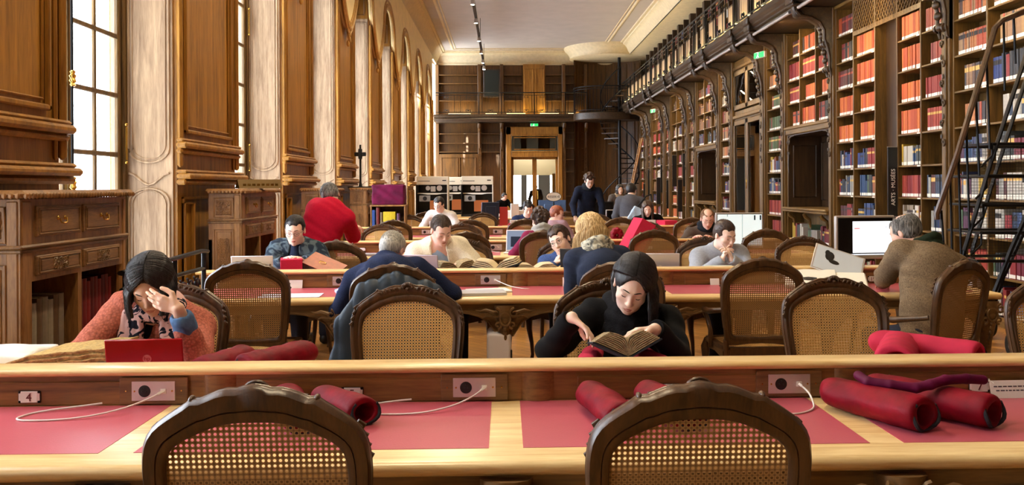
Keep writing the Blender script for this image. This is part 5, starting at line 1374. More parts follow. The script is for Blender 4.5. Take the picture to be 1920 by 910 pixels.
def person(label, head, face=0, tilt=.2, roll=0, pelvis=None, body=0, stand=False, lean=None, hands=None, elbows=None, sk='a', hair=None, hmat=None, top=None, tmat=None, sleeve=1.0,
           legs=None, glasses=None, nbo=(0, 0, 0), v=.005, vc=.007, scale=1.0, shoulder=.19, bulk=1.0, lips=True, brow=brow_d, eyes='down', extra=None, handpose=None, neck_lean=0, hcurl=.5, collar=True, hide_ears=False):
    """head: centre of the head in the room; pelvis: (x, y, z) in the room; body: heading of the torso"""
    o = thing('person', label, 'person', (pelvis[0], pelvis[1], 0)); org = np.array((pelvis[0], pelvis[1], 0.0)); s = scale
    H = np.array(head, float); R = rot_head(face, tilt, roll)
    fw = np.array((math.sin(body), -math.cos(body), 0.0)); lf = np.array((math.cos(body), math.sin(body), 0.0)); up = np.array((0, 0, 1.0)); P0 = np.array(pelvis, float)
    # neck base below and behind the head
    nb = H+R @ np.array((0, .045, -.075))*s+np.array((0, 0, -.075*s))-fw*(.035+neck_lean)*s+np.array(nbo, float)
    sp = norm(nb-P0); ch = P0+(nb-P0)*.70+(-fw)*.03; wa = P0+(nb-P0)*.32+(-fw)*.02
    acr = norm(lf-sp*lf.dot(sp)); SL = nb+acr*shoulder*s-up*.055*s-fw*.0; SR = nb-acr*shoulder*s-up*.055*s
    la, lb = .285*s, .255*s
    hs = hands or [None, None]; W_ = []; E_ = []
    for i, (S_, sg) in enumerate(((SL, 1), (SR, -1))):
        w = hs[i]
        if w is None: w = S_+lf*sg*.06+fw*.28-up*.33 if not stand else S_+lf*sg*.05+fw*.06-up*.52
        w = np.array(w, float); dd = w-S_
        if np.linalg.norm(dd) > (la+lb)*.98: w = S_+norm(dd)*(la+lb)*.98
        hint = (elbows[i] if elbows and elbows[i] is not None else lf*sg*.7-up*.7-fw*.3); W_.append(w); E_.append(ik(S_, w, la, lb, hint))
    # ---- body, one surface
    B = Field()
    def hp(*c): return H+R @ (np.array(c, float)*s)
    B.ell(hp(0, .012, .035), np.array((.077, .096, .086))*s, R, k=.02)
    B.ell(hp(0, -.030, -.020), np.array((.061, .064, .084))*s, R, k=.03)
    B.ell(hp(0, -.036, -.068), np.array((.049, .050, .046))*s, R, k=.03)
    B.ell(hp(0, -.074, -.100), np.array((.019, .016, .015))*s, R, k=.02)
    for g in (-1, 1):
        B.ell(hp(g*.040, -.060, -.024), np.array((.024, .022, .020))*s, R, k=.02)
        B.cone(hp(g*.012, -.083, .026), hp(g*.044, -.070, .022), .0095*s, .008*s, k=.014)
        B.ell(hp(g*.030, -.103, .004), np.array((.019, .017, .013))*s, R, k=.014, op='-')
        B.ell(hp(g*.031, -.0745, .003), np.array((.0155, .0125, .0115))*s, R, k=.006)
        B.ell(hp(g*.0785, .010, -.006), np.array((.009, .017, .030))*s, R, k=.006); B.ell(hp(g*.090, .006, -.004), np.array((.006, .009, .017))*s, R, k=.005, op='-')
        B.ell(hp(g*.0115, -.0965, -.037), np.array((.0078, .0085, .0068))*s, R, k=.006)
    B.cone(hp(0, -.084, .014), hp(0, -.1030, -.028), .0078*s, .0105*s, k=.010); B.ell(hp(0, -.1055, -.032), np.array((.0108, .0105, .0098))*s, R, k=.008)
    B.ell(hp(0, -.082, -.067), np.array((.026, .0135, .017))*s, R, k=.014)
    B.cone(hp(-.020, -.092, -.0665), hp(.020, -.092, -.0665), .0022*s, .0022*s, k=.005, op='-')
    B.cone(hp(0, .020, -.050), nb, .053*s, .060*s, k=.03)
    sq = ((fw[0], fw[1], 0), .62)
    B.cone(nb-up*.05, ch, .10*s, .13*s, k=.06, squash=sq); B.cone(SL+(nb-SL)*.2, SR+(nb-SR)*.2, .055*s, .055*s, k=.05)
    B.cone(ch, wa, .135*s, .12*s, k=.05, squash=sq); B.cone(wa, P0, .12*s, .14*s, k=.05, squash=sq)
    for i, sg in ((0, 1), (1, -1)):
        S_ = (SL, SR)[i]; B.cone(S_, E_[i], .046*s, .037*s, k=.03); B.cone(E_[i], W_[i], .038*s, .026*s, k=.015)
    vis = handpose or [None, None]
    for i in (0, 1):
        fa = norm(W_[i]-E_[i]); hpz = vis[i] or {}
        d = np.array(hpz.get('d', fa), float); n = np.array(hpz.get('n', (0, 0, -1)), float); l = np.cross(norm(d), norm(n))
        th = np.array(hpz.get('t', -lf*(1 if i == 0 else -1)), float); side = 1 if l.dot(th) > 0 else -1
        hand_prims(B, W_[i], d, n, side, curl=hpz.get('curl', hcurl), spread=hpz.get('spread', .10), s=s*.97, thumb=hpz.get('thumb', .5), curls=hpz.get('curls'))
    # legs
    if stand: KN = [P0+lf*g*.10+fw*.03-up*(P0[2]-.50) for g in (1, -1)]; AN = [np.array((P0+lf*g*.11-fw*.02)*(1, 1, 0)+(0, 0, .09)) for g in (1, -1)]
    else:
        lg = legs or {}; kx = lg.get('fw', .43); KN = [P0+lf*g*.11+fw*kx+up*(.47-P0[2]) for g in (1, -1)]; AN = [np.array((P0+lf*g*.12+fw*(kx-lg.get('back', .03)))*(1, 1, 0)+(0, 0, .09)) for g in (1, -1)]
    for i, g in ((0, 1), (1, -1)):
        hip = P0+lf*g*.09; B.cone(hip, KN[i], .078*s, .052*s, k=.04); B.cone(KN[i], AN[i], .052*s, .036*s, k=.02); B.cone(AN[i]-up*.05, AN[i]+fw*.13-up*.055, .032, .026, k=.02)
    fmesh('body', B, v, SK[sk], o, org)
    # ---- trousers and shoes
    T_ = Field(); 
    for i, g in ((0, 1), (1, -1)):
        hip = P0+lf*g*.09; T_.cone(hip, KN[i], .100*s, .074*s, k=.04); T_.cone(KN[i], AN[i]+up*.02, .072*s, .058*s, k=.03)
    T_.cone(P0+up*.02, P0+up*.08, .15*s, .14*s, k=.04, squash=sq)
    fmesh('trousers', T_, max(vc, .008), LEGM.get(label) or (top or {}).get('legmat') or TROU, o, org)
    for i in (0, 1):
        Sh = Field(); Sh.cone(AN[i]-up*.045-fw*.02, AN[i]+fw*.15-up*.052, .044, .038, k=.02); Sh.cone(AN[i]-up*.03, AN[i]+up*.015, .048, .046, k=.02); fmesh('shoe', Sh, .009, M['black'], o, org, post=lambda P: np.maximum(P, (-1e9, -1e9, .001)))
    # ---- top garment
    top = top or {}; th = top.get('th', .012); G_ = Field(); bk = bulk
    G_.cone(nb-up*.055, ch, (.105+th)*s*bk, (.14+th)*s*bk, k=.06, squash=(sq[0], top.get('sq', .68))); G_.cone(SL+(nb-SL)*.15, SR+(nb-SR)*.15, (.062+th)*s, (.062+th)*s, k=.05)
    G_.cone(ch, wa, (.145+th)*s*bk, (.135+th)*s*bk, k=.06, squash=(sq[0], .72)); G_.cone(wa, P0+up*(-.02 if not top.get('long') else -.12), (.14+th)*s*bk, (.155+th)*s*bk, k=.05, squash=(sq[0], .72))
    for i, sg in ((0, 1), (1, -1)):
        S_ = (SL, SR)[i]; e = E_[i]; w = W_[i]; ws = e+(w-e)*(sleeve if not isinstance(sleeve, (list, tuple)) else sleeve[i])*.97
        G_.cone(S_, e, (.056+th)*s, (.047+th)*s, k=.04); G_.cone(e, ws, (.047+th)*s, (.034+th*.8)*s, k=.02)
        fa = norm(w-e); G_.ell(ws+fa*.055, (.05, .05, .05), None, k=.004, op='-')
        # creases round the elbow
    if top.get('collar'): G_.cone(nb-up*.02, nb+(H-nb)*.35, (.066+th*.5)*s, (.062+th*.5)*s, k=.02)
    nk = top.get('neck', 1)
    if nk: G_.cone(nb+up*.03+fw*.01, H+(R @ np.array((0, 0, -.06))), .056*s, .085*s, k=.006, op='-')
    if top.get('open'):         # open front showing the shirt below
        c0 = nb+fw*.11*s; G_.cone(c0+up*.02, P0+fw*.20+up*.10, top['open'], top['open']*1.2, k=.01, op='-')
    fmesh(top.get('name', 'sweater'), G_, vc, tmat, o, org, disp=wrinkle(top.get('wr', .004), 38, 30, 46, len(label)))
    if top.get('under'):
        U_ = Field(); U_.cone(nb-up*.05, ch, (.100)*s*bk, (.135)*s*bk, k=.06, squash=(sq[0], .70)); U_.cone(ch, P0, .145*s*bk, .14*s*bk, k=.05, squash=(sq[0], .72)); U_.cone(nb-up*.03, nb+(H-nb)*.28, .068*s, .064*s, k=.02)
        U_.cone(nb+up*.03+fw*.03, H+(R @ np.array((0, -.01, -.06))), .052*s, .08*s, k=.006, op='-')
        fmesh('shirt', U_, vc, top['under'], o, org, disp=wrinkle(.003, 50, 40, 40, 5))
    # ---- hair
    if hair: 
        hobj = hair(o, org, hp, R, s, hmat, v, nb, fw, lf)
    # ---- face details, each a small part
    m = MB()
    def HL(c): p = hp(*c)-org; return tuple(p)
    for g in (-1, 1):
        pts = [HL((g*x, y-.001, z)) for x, y, z in ((.010, -.0935, .0235), (.020, -.0925, .0275), (.034, -.0860, .0290), (.048, -.0745, .0235))]
        m = MB(); m.tube(pts, [.0018*s, .0026*s, .0023*s, .0008*s], 6); m.build('eyebrow', brow, o)
        if eyes == 'down':
            m = MB(); m.tube([HL((g*x, y, z)) for x, y, z in ((.018, -.0845, -.0035), (.026, -.0880, -.0065), (.035, -.0868, -.0062), (.0445, -.0800, -.0020))], [.0008*s, .0016*s, .0018*s, .0009*s], 5); m.build('eyelashes', brow_d, o)
        elif eyes:
            m = MB(); m.ball(HL((g*.031, -.0770, .003)), .0118*s, 14, 9); e_ = m.build('eye', eye_w, o)
            m = MB(); m.ball(HL((g*.031-.0015, -.0855, .003)), .0052*s, 10, 7); m.build('iris', eye_i, o)
            m = MB(); m.tube([HL((g*x, y, z)) for x, y, z in ((.0185, -.0845, .006), (.026, -.0890, .0105), (.036, -.0875, .0105), (.045, -.0790, .005))], [.001*s, .0018*s, .0018*s, .001*s], 5); m.build('eyelashes', brow_d, o)
    if lips:
        m = MB(); m.tube([HL(c) for c in ((-.023, -.0870, -.0665), (-.012, -.0948, -.0640), (-.004, -.0962, -.0618), (0, -.0958, -.0625), (.004, -.0962, -.0618), (.012, -.0948, -.0640), (.023, -.0870, -.0665))], [.001*s, .0026*s, .0034*s, .0032*s, .0034*s, .0026*s, .001*s], 6)
        m.tube([HL(c) for c in ((-.021, -.0865, -.0685), (-.011, -.0930, -.0712), (0, -.0945, -.0722), (.011, -.0930, -.0712), (.021, -.0865, -.0685))], [.001*s, .0035*s, .0042*s, .0035*s, .001*s], 6); m.build('lips', lip_m, o)
    if glasses:
        m = MB()
        for g in (-1, 1):
            pts = [HL((g*(.031+.0215*math.cos(a)*(1 if abs(math.cos(a)) < .9 else .97)), -.1040+.010*abs(math.cos(a))*(1 if math.cos(a) > 0 else -.2), -.001+.0155*math.sin(a))) for a in [2*PI*q/16 for q in range(16)]]
            m.tube(pts, .0013*s, 5, closed=True); m.tube([HL((g*.053, -.093, .004)), HL((g*.074, -.040, .006)), HL((g*.080, .008, .004))], .0012*s, 5)
        m.tube([HL((-.0095, -.1045, .002)), HL((0, -.1075, .005)), HL((.0095, -.1045, .002))], .0013*s, 5)
        go = m.build('glasses', glasses, o)
        for g in (-1, 1):
            m = MB(); m.add([HL((g*(.031+.020*math.cos(a)), -.1035+.004*math.cos(a)*1, -.001+.0145*math.sin(a))) for a in [2*PI*q/12 for q in range(12)]], [tuple(range(12))]); m.build('lens', M['lens'], go)
    info = dict(o=o, org=org, H=H, R=R, nb=nb, SL=SL, SR=SR, E=E_, W=W_, fw=fw, lf=lf, P0=P0, ch=ch, wa=wa, hp=hp, s=s)
    if extra: extra(info)
    return info
TROU = cloth('dark_trousers', (.16, .17, .22))
# ---- hair styles: a snug cap plus hundreds of strands that follow the skull and then hang
def strands(hp, amp, n=46, seed=0):
    c = hp(0, .01, .02); r = np.random.RandomState(seed); p = r.rand(3)*6
    def f(x, y, z):
        a = np.arctan2(y-c[1], x-c[0]); return amp*(np.sin(n*a+6*np.sin(9*z+p[0]))*.5+np.sin(n*2.3*a+40*z*.3+p[1])*.3+np.sin(60*x+50*z+p[2])*.2)
    return f
HC = np.array((0, .016, .038)); HE = np.array((.079, .098, .088))
UU, PP = [0, 22, 40, 58, 75, 95, 120, 180], [52, 51, 55, 78, 96, 104, 128, 134]
def shell(u, side, pol, th):
    """u: degrees away from the face, side: +-1, pol: degrees from the crown"""
    az = math.radians(-90+u*side); p = math.radians(pol); e = HE+th
    return HC+np.array((math.sin(p)*math.cos(az)*e[0], math.sin(p)*math.sin(az)*e[1], math.cos(p)*e[2]))
def onshell(p, th):
    q = (p-HC)/(HE+th); return HC+q/max(np.linalg.norm(q), 1e-6)*(HE+th)
def scalp(F_, hp, R, s, th, top=.058, bald=0, ears=True, nape=True, temple=True):
    F_.ell(hp(*HC), (HE+th)*s, R, k=.01)
    if nape: F_.ell(hp(0, .045, -.005), np.array((.066+th*.6, .062+th*.5, .062))*s, R, k=.03)
    F_.ell(hp(0, -.112, -.030), np.array((.066, .082, top+.046))*s, R, k=.014, op='-')
    if ears:
        for g in (-1, 1):
            F_.ell(hp(g*.088, .004, -.020), np.array((.026, .022, .036))*s, R, k=.006, op='-'); F_.ell(hp(g*.072, -.070, -.050), np.array((.045, .056, .066))*s, R, k=.010, op='-')
    for g in ((-1, 1) if temple else ()): F_.ell(hp(g*.064, -.072, .052), np.array((.030, .034, .034))*s, R, k=.012, op='-')
    F_.ell(hp(0, .03, -.118), np.array((.11, .11, .055))*s, R, k=.012, op='-')
    if bald: F_.ell(hp(0, -.035 if bald == 1 else .005, .140), np.array((.066, .088, .062))*s, R, k=.02, op='-')
def tubes_hair(o, org, paths, r, mat, name='hair_strands'):
    m = MB()
    for p in paths:
        k = len(p); m.tube([q-org for q in p], [r*(1-.65*(i/(k-1))**2) for i in range(k)], 4, caps=False)
    return m.build(name, mat, o, angle=180)
def hair_short(th=.010, top=.058, bald=0, curly=0, sides=0, n=520, r=.0013):
    def f(o, org, hp, R, s, mat, v, nb, fw, lf):
        F_ = Field(); scalp(F_, hp, R, s, th*.75, top, bald)
        rr = np.random.RandomState(3)
        if curly:
            for i in range(70):
                u, pol = rr.rand()*180, rr.rand()*115; sd = 1 if rr.rand() < .5 else -1
                if pol > np.interp(u, UU, PP)-14: continue
                F_.ell(hp(*shell(u, sd, pol, th*(.6+.8*rr.rand()))), np.array((.017, .017, .017))*s*(.7+.6*rr.rand())*curly, R, k=.008)
        hb = fmesh('hair', F_, v, mat, o, org, disp=strands(hp, .0008 if not curly else .002))
        if n and v < .0065:
            P = []
            for i in range(n):
                u = 180*rr.rand(); sd = 1 if rr.rand() < .5 else -1; lim = np.interp(u, UU, PP)+rr.randn()*2.5
                p1 = lim*(rr.rand()**.7); L_ = 22+14*rr.rand()
                if bald and math.degrees(0)+p1 < 62: continue
                if u < 70: u2 = u+25*rr.rand(); p0 = p1-L_*.6
                else: u2 = u+8*rr.randn(); p0 = p1-L_
                pts = []
                for q in range(5):
                    t = q/4; pol = max(2, p0+(p1-p0)*t); pts.append(hp(*shell(u+(u2-u)*t, sd, pol, th*.8+.003*math.sin(PI*t*.8)+(.006*curly*rr.rand() if curly else 0))))
                P.append(pts)
            tubes_hair(o, org, P, r*s*(1.5 if curly else 1), mat)
        return hb
    return f
def hair_back(bun=True, n=500):
    def f(o, org, hp, R, s, mat, v, nb, fw, lf):
        F_ = Field(); scalp(F_, hp, R, s, .005, .062); F_.ell(hp(0, .112, .01), np.array((.030, .028, .032))*s, R, k=.012)
        hb = fmesh('hair', F_, v, mat, o, org, disp=strands(hp, .0008)); rr = np.random.RandomState(5); P = []
        for i in range(n if v < .0065 else 0):
            sd = 1 if rr.rand() < .5 else -1; u = 130*rr.rand(); a = shell(u, sd, np.interp(u, UU, PP)-2+rr.randn()*1.5-(12*rr.rand() if u > 60 else 30*rr.rand()), .006); b = np.array((0, .112, .012+.01*rr.randn()))
            P.append([hp(*onshell(a+(b-a)*t, .0065+.0015*rr.rand())) for t in (0, .25, .5, .75, .95)])
        if P: tubes_hair(o, org, P, .0012*s, mat)
        return hb
    return f
def hair_long(l=.20, th=.012, n=700, r=.0013, part=.008, umin=50, fwd=0.0, out=.0, wave=.006, thick=.011, ntk=26, front=True, seed=1, ear=0, taper=.5):
    """parted hair: over the skull to its side, then hanging straight down by l"""
    def f(o, org, hp, R, s, mat, v, nb, fw, lf):
        rr = np.random.RandomState(seed); c0 = hp(*HC)
        def path(u_end, sd, k, lj=1.0, thj=0):
            t_ = (u_end-umin)/(180-umin)
            if ear == sd: u_end = max(u_end, umin+(180-umin)*.42)
            root = shell(0, 1, 50*(1-t_*1.9), th) if t_ < .52 else shell(180, 1, 40*(t_-.52), th); root = root+np.array((part+sd*.003, 0, 0))
            end = shell(u_end, sd, 92+6*t_, th+thj); pts = [hp(*onshell(root+(end-root)*q, th+thj+.004*math.sin(PI*q))) for q in (0, .14, .3, .5, .75)]; pts.append(hp(*end))
            e = pts[-1]; o_ = e-c0; o_[2] = 0; o_ = norm(o_); ph = rr.rand()*6
            for q in range(1, 5):
                w = wave*math.sin(ph+q*1.3); pts.append(e+np.array((0, 0, -l*lj*q/4))+o_*(.010+out*q/4-.012*(q/4)**2)+fw*fwd*q/4+lf*w)
            return pts
        F_ = Field(); scalp(F_, hp, R, s, th*.6, .078, ears=bool(ear), nape=True, temple=False)
        for i in range(ntk):
            for sd in (-1, 1):
                u = umin+(180-umin)*i/(ntk-1); p = path(u, sd, 0, .93+.08*rr.rand(), -.003)
                for q in range(len(p)-1):
                    r0 = thick*(1 if q < 6 else 1-.4*(q-6)/3)*s*(.45 if q < 1 else .75 if q < 2 else 1); F_.cone(p[q], p[q+1], r0*.8, r0*.8, k=.006)
        hb = fmesh('hair', F_, v*.85, mat, o, org, disp=strands(hp, .0008, 60, seed)); P = []
        for i in range(n if v < .0068 else 0):
            sd = 1 if rr.rand() < .5 else -1; u = umin-4+(184-umin)*rr.rand()
            P.append(path(min(u, 180), sd, 1, 1+.10*rr.randn(), .005+.004*rr.rand()))
        if P: tubes_hair(o, org, P, r*s, mat)
        return hb
    return f
def locks(F_, paths, r0, r1, k=.006):
    for p in paths:
        n = len(p)
        for i in range(n-1): F_.cone(p[i], p[i+1], r0+(r1-r0)*i/(n-1), r0+(r1-r0)*(i+1)/(n-1), k=k)
# ================================================================== THE READERS
dk_hair = hairmat('black_hair', (.045, .04, .045), (.16, .14, .15)); gy_hair = hairmat('grey_hair', (.55, .54, .52), (.84, .82, .78), .55); bl_hair = hairmat('blonde_hair', (.66, .50, .28), (.96, .85, .64), .45)
br_hair = hairmat('brown_hair', (.14, .09, .07), (.33, .23, .17)); sl_hair = hairmat('salt_pepper_hair', (.20, .20, .20), (.58, .57, .56), .55); rd_hair = hairmat('reddish_hair', (.45, .20, .12), (.66, .36, .24)); fr_hair = hairmat('fair_brown_hair', (.42, .30, .20), (.62, .46, .32))
def A3(px, py, Y): return np.array(at(px, py, Y=Y))
frame_d = plain('dark_spectacle_frame', (.08, .07, .08), .3); frame_m = plain('metal_spectacle_frame', (.5, .45, .4), .3, metal=1)
# -- woman in salmon cardigan, brow resting in her left hand
salmon = knit('salmon_knit', (.80, .47, .40), 95, .45); leop = patterned('leopard_scarf_cloth', (.84, .68, .66), (.10, .11, .16), 22, .50, .53); denim = cloth('denim_blue', (.34, .46, .62), .15, 90)
YA = 3.74
hA = A3(284, 536, YA+.10)
wl = A3(334, 579, YA-.13)
el_hint = (.6, -.2, -1)
def extraA(I):
    o, org = I['o'], I['org']; nb, fw, lf = I['nb'], I['fw'], I['lf']; up = np.array((0, 0, 1.))
    F_ = Field()        # scarf: loop round the neck and two broad hanging tails
    for q in range(18):
        a = 2*PI*q/18; b = 2*PI*(q+1)/18
        f = lambda a: nb+lf*.085*math.cos(a)+fw*(.070*math.sin(a)+.02)+up*(.005-.035*math.sin(a))
        F_.cone(f(a), f(b), .034+.006*math.sin(3*a), .034+.006*math.sin(3*b), k=.012)
    for g, x0, x1 in ((1, .075, .095), (-1, .080, .095)):
        for j in range(4):
            p0 = nb+lf*g*(x0-.028+.024*j)+fw*.085-up*.02; p1 = p0+fw*.045-up*.15+lf*g*(x1-x0)*.5; p2 = p1+fw*.02-up*.17
            F_.cone(p0, p1, .021, .020, k=.006); F_.cone(p1, p2, .020, .019, k=.006)
    fmesh('scarf', F_, .005, leop, o, org, disp=wrinkle(.003, 70, 50, 60, 2))
    C_ = Field(); w, e = I['W'][0], I['E'][0]; d = norm(e-w)       # turned-up denim cuff
    C_.cone(w+d*.060, w+d*.135, .049, .047, k=.005); C_.cone(w+d*.02, w+d*.15, .034, .034, k=.003, op='-'); fmesh('denim_cuff', C_, .0045, denim, o, org, disp=wrinkle(.003, 80, 60, 80, 1))
person('woman in a salmon knit cardigan and leopard scarf, hand on forehead, behind the red laptop', hA, face=.10, tilt=.62, roll=-.08, pelvis=(PX(262, 4.0)-.02, 4.00, .53), body=0.02,
   hands=[wl, A3(190, 672, YA-.18)], elbows=[(.35, -.35, -1), (-.8, .1, -.5)], sk='b', hair=hair_long(.115, .014, n=1100, umin=44, thick=.012, wave=.003, part=.012, seed=4), hmat=dk_hair, top=dict(name='cardigan', th=.018, open=.055, under=cloth('dark_navy_top', (.09, .10, .16)), wr=.004), tmat=salmon, sleeve=[.62, .95],
   v=.0038, vc=.006, brow=brow_d, extra=extraA, shoulder=.175,
   handpose=[dict(d=(-.93, -.02, .36), n=(.1, .97, .1), t=(.1, .1, 1), curls=[.22, .26, .32, .38], spread=.07, thumb=.0), None])
# -- woman in black, reading
blk = cloth('black_wool', (.055, .055, .065), .1, 80); blk2 = cloth('black_scarf_cloth', (.085, .085, .10), .15, 30, .5); vestm = plain('black_quilted_nylon', (.10, .11, .12), .35, bump=.4, bscale=30)
hB = A3(1186, 536, 3.82)
def extraB(I):
    o, org = I['o'], I['org']; nb, fw, lf = I['nb'], I['fw'], I['lf']; up = np.array((0, 0, 1.))
    F_ = Field()
    for lay, (rr, zz, th) in enumerate(((.085, .035, .034), (.100, -.005, .036), (.105, -.05, .034))):
        for q in range(20):
            f = lambda a: nb+lf*rr*math.cos(a)+fw*(rr*.9*math.sin(a)+.025)+up*(zz-.035*math.sin(a)*(1+lay*.3)+.008*math.sin(3*a+lay))
            a, b = 2*PI*q/20, 2*PI*(q+1)/20; F_.cone(f(a), f(b), th+.006*math.sin(4*a+lay), th+.006*math.sin(4*b+lay), k=.010)
    for j in range(4):
        p0 = nb+lf*(-.045+.03*j)+fw*.12-up*.06; F_.cone(p0, p0+fw*.03-up*.22, .024, .024, k=.006)
    fmesh('scarf', F_, .005, blk2, o, org, disp=wrinkle(.004, 45, 30, 60, 7))
    m = MB(); p = I['hp'](-.082, .0, -.040)-org; m.ball(tuple(p), .006, 8, 6); p = I['hp'](.082, .0, -.040)-org; m.ball(tuple(p), .006, 8, 6); m.build('earring', M['black'], o)
    if 1:
        w = I['W'][1]; m = MB()
wr = A3(1093, 600, 3.70); wlB = A3(1185, 655, 3.62)
person('woman dressed in black with a black scarf, turning a page of the old open book', hB, face=-.24, tilt=.50, roll=.26, pelvis=(PX(1160, 4.0), 4.03, .53), body=-.02,
   hands=[A3(1228, 618, 3.50), A3(1072, 596, 3.58)], elbows=[(.6, .35, -.9), (-.75, -.05, -.75)], sk='a', hair=hair_long(.17, .014, n=1300, umin=50, part=.0, wave=.004, seed=8, ear=-1, thick=.011), hmat=dk_hair, top=dict(name='sweater', th=.014, wr=.006), tmat=blk, sleeve=.96, v=.0038, vc=.006, extra=extraB, shoulder=.185,
   handpose=[dict(d=(-.97, -.10, -.05), n=(0, -.2, -1), t=(0, -1, .2), curls=[.45, .5, .55, .6], spread=.05, thumb=.4), dict(d=(.72, -.30, -.58), n=(-.35, -.15, -.9), t=(.5, .2, -.8), curls=[.35, .40, .38, .35], spread=.10, thumb=.6)])
# -- man in navy sweater, seen from behind
navy = knit('navy_knit', (.15, .19, .32), 170, .35)
hC = A3(735, 470, 5.92)
person('grey-haired man in a navy sweater seen from behind, bent over the second desk', hC, face=PI-.25, tilt=.75, roll=0, pelvis=(PX(745, 5.5), 5.42, .53), body=PI,
   hands=[A3(690, 552, 6.05), A3(818, 552, 6.1)], elbows=[(-.8, -.4, -.7), (1, -.9, -.2)], sk='c', hair=hair_short(.010), hmat=gy_hair, top=dict(th=.02, collar=True, neck=0, wr=.005), tmat=navy, v=.0045, vc=.007, shoulder=.215, bulk=1.28, lips=False, eyes=None)
jkt = cloth('dark_wool_jacket', (.17, .20, .28)); plaid = patterned('plaid_scarf_cloth', (.80, .78, .70), (.42, .42, .40), 26, .45, .6)
def ring_scarf(mat, r=.090, th=.034, lay=2, dz=0, vv=.006):
    def f(I):
        F_ = Field(); nb, fw, lf = I['nb'], I['fw'], I['lf']; up = np.array((0, 0, 1.))
        for q in range(16):
            for L_ in range(lay):
                g = lambda a: nb+lf*(r+.01*L_)*math.cos(a)+fw*((r*.85+.01*L_)*math.sin(a)+.01)+up*(dz+.04-.045*L_-.03*math.sin(a)+.006*math.sin(3*a+L_))
                a, b = 2*PI*q/16, 2*PI*(q+1)/16; F_.cone(g(a), g(b), th+.004*math.sin(3*a), th+.004*math.sin(3*b), k=.01)
        fmesh('scarf', F_, vv, mat, I['o'], I['org'], disp=wrinkle(.003, 60, 50, 60, 4))
    return f
hD = A3(1108, 438, 5.95)
person('blonde woman in a dark jacket and plaid scarf seen from behind at the second desk', hD, face=PI+.35, tilt=.45, roll=.12, pelvis=(PX(1150, 5.6), 5.50, .53), body=PI+.1,
   hands=[A3(1095, 550, 6.12), A3(1175, 550, 6.12)], elbows=[(-.3, -.6, -1), (.3, -.6, -1)], hair=hair_long(.18, .011, n=1100, umin=48, wave=.009, out=.030, seed=3, r=.0016), hmat=bl_hair, top=dict(name='jacket', th=.020, wr=.004, neck=0), tmat=jkt, v=.005, vc=.007, lips=False, eyes=None, extra=ring_scarf(plaid, .085, .032, 2, .01), shoulder=.165)
# -- man in tweed jacket from behind
tweed = patterned('brown_tweed', (.36, .30, .24), (.56, .48, .38), 160, .35, .65, detail=4); grn = cloth('dark_green_scarf_cloth', (.13, .17, .12))
hE = A3(1697, 437, 5.75)
person('man in a brown tweed jacket and green scarf seen from behind before the large monitor', hE, face=PI+.62, tilt=.42, roll=0, pelvis=(PX(1712, 5.6)+.02, 5.42, .53), body=PI+.22, nbo=(.065, 0, .0),
   hands=[A3(1650, 535, 6.15), A3(1735, 540, 6.1)], elbows=[(-.7, -.4, -.7), (.6, -.3, -.9)], sk='c', hair=hair_short(.012, bald=2, sides=1), hmat=sl_hair, top=dict(name='jacket', th=.024, long=True, collar=True, wr=.005, neck=0), tmat=tweed, v=.0045, vc=.007, lips=False, eyes=None, extra=ring_scarf(grn, .072, .026, 2, .035), shoulder=.215, bulk=1.22)
# -- second desk, far side
teal = patterned('blue_plaid_shawl_cloth', (.16, .20, .26), (.36, .42, .46), 14, .45, .58)
hF = A3(553, 432, 7.28)
def extraF(I):
    F_ = Field(); nb, fw, lf = I['nb'], I['fw'], I['lf']; up = np.array((0, 0, 1.))
    F_.cone(nb-up*.03, nb+(I['H']-nb)*.45, .070, .060, k=.02); F_.cone(nb+fw*.06-up*.05, nb+fw*.10-up*.25, .05, .07, k=.04); fmesh('turtleneck', F_, .006, cloth('dark_blue_turtleneck', (.15, .18, .27)), I['o'], I['org'])
person('woman in glasses and dark plaid shawl, hair tied back, behind the orange book', hF, face=.06, tilt=.30, pelvis=(PX(556, 7.5), 7.52, .53), body=0, hands=[A3(572, 492, 7.05), A3(530, 492, 7.05)],
   hair=hair_back(), hmat=dk_hair, top=dict(name='shawl', th=.030, wr=.006, open=.04), tmat=teal, glasses=frame_d, v=.005, vc=.008, extra=extraF, shoulder=.17, sk='a')
cream = knit('cream_knit', (.97, .93, .84), 120, .12); shirtb = cloth('light_blue_shirt', (.66, .77, .92), .05)
hG = A3(827, 432, 7.15)
person('young man in a cream cardigan over a blue shirt, looking down at the second desk', hG, face=.52, tilt=.52, roll=-.06, pelvis=(PX(838, 7.5), 7.50, .53), body=.05, hands=[A3(872, 500, 7.02), A3(815, 506, 7.02)],
   hair=hair_short(.004, .070), hmat=hairmat('cropped_brown_hair', (.20, .15, .12), (.36, .28, .23)), sk='c', top=dict(name='cardigan', th=.026, open=.062, under=shirtb, collar=True, wr=.006), tmat=cream, v=.005, vc=.008, shoulder=.195, bulk=1.05, brow=brow_l)
blue = knit('blue_knit', (.28, .37, .58), 130, .35)
hH = A3(1050, 452, 7.05)
person('dark-haired woman with glasses in a blue sweater, leaning sideways beside the tablet', hH, face=-.42, tilt=.12, roll=-.42, pelvis=(PX(1072, 7.5), 7.52, .53), body=-.1, hands=[A3(1090, 490, 7.05), A3(1040, 496, 7.0)],
   hair=hair_short(.016, .056), hmat=br_hair, top=dict(name='sweater', th=.014, collar=True), tmat=blue, glasses=frame_m, v=.0045, vc=.008, shoulder=.17, eyes='open')
grey = cloth('pale_grey_wool', (.62, .64, .68))
hI = A3(1359, 441, 7.2); cl = A3(1364, 477, 6.97)
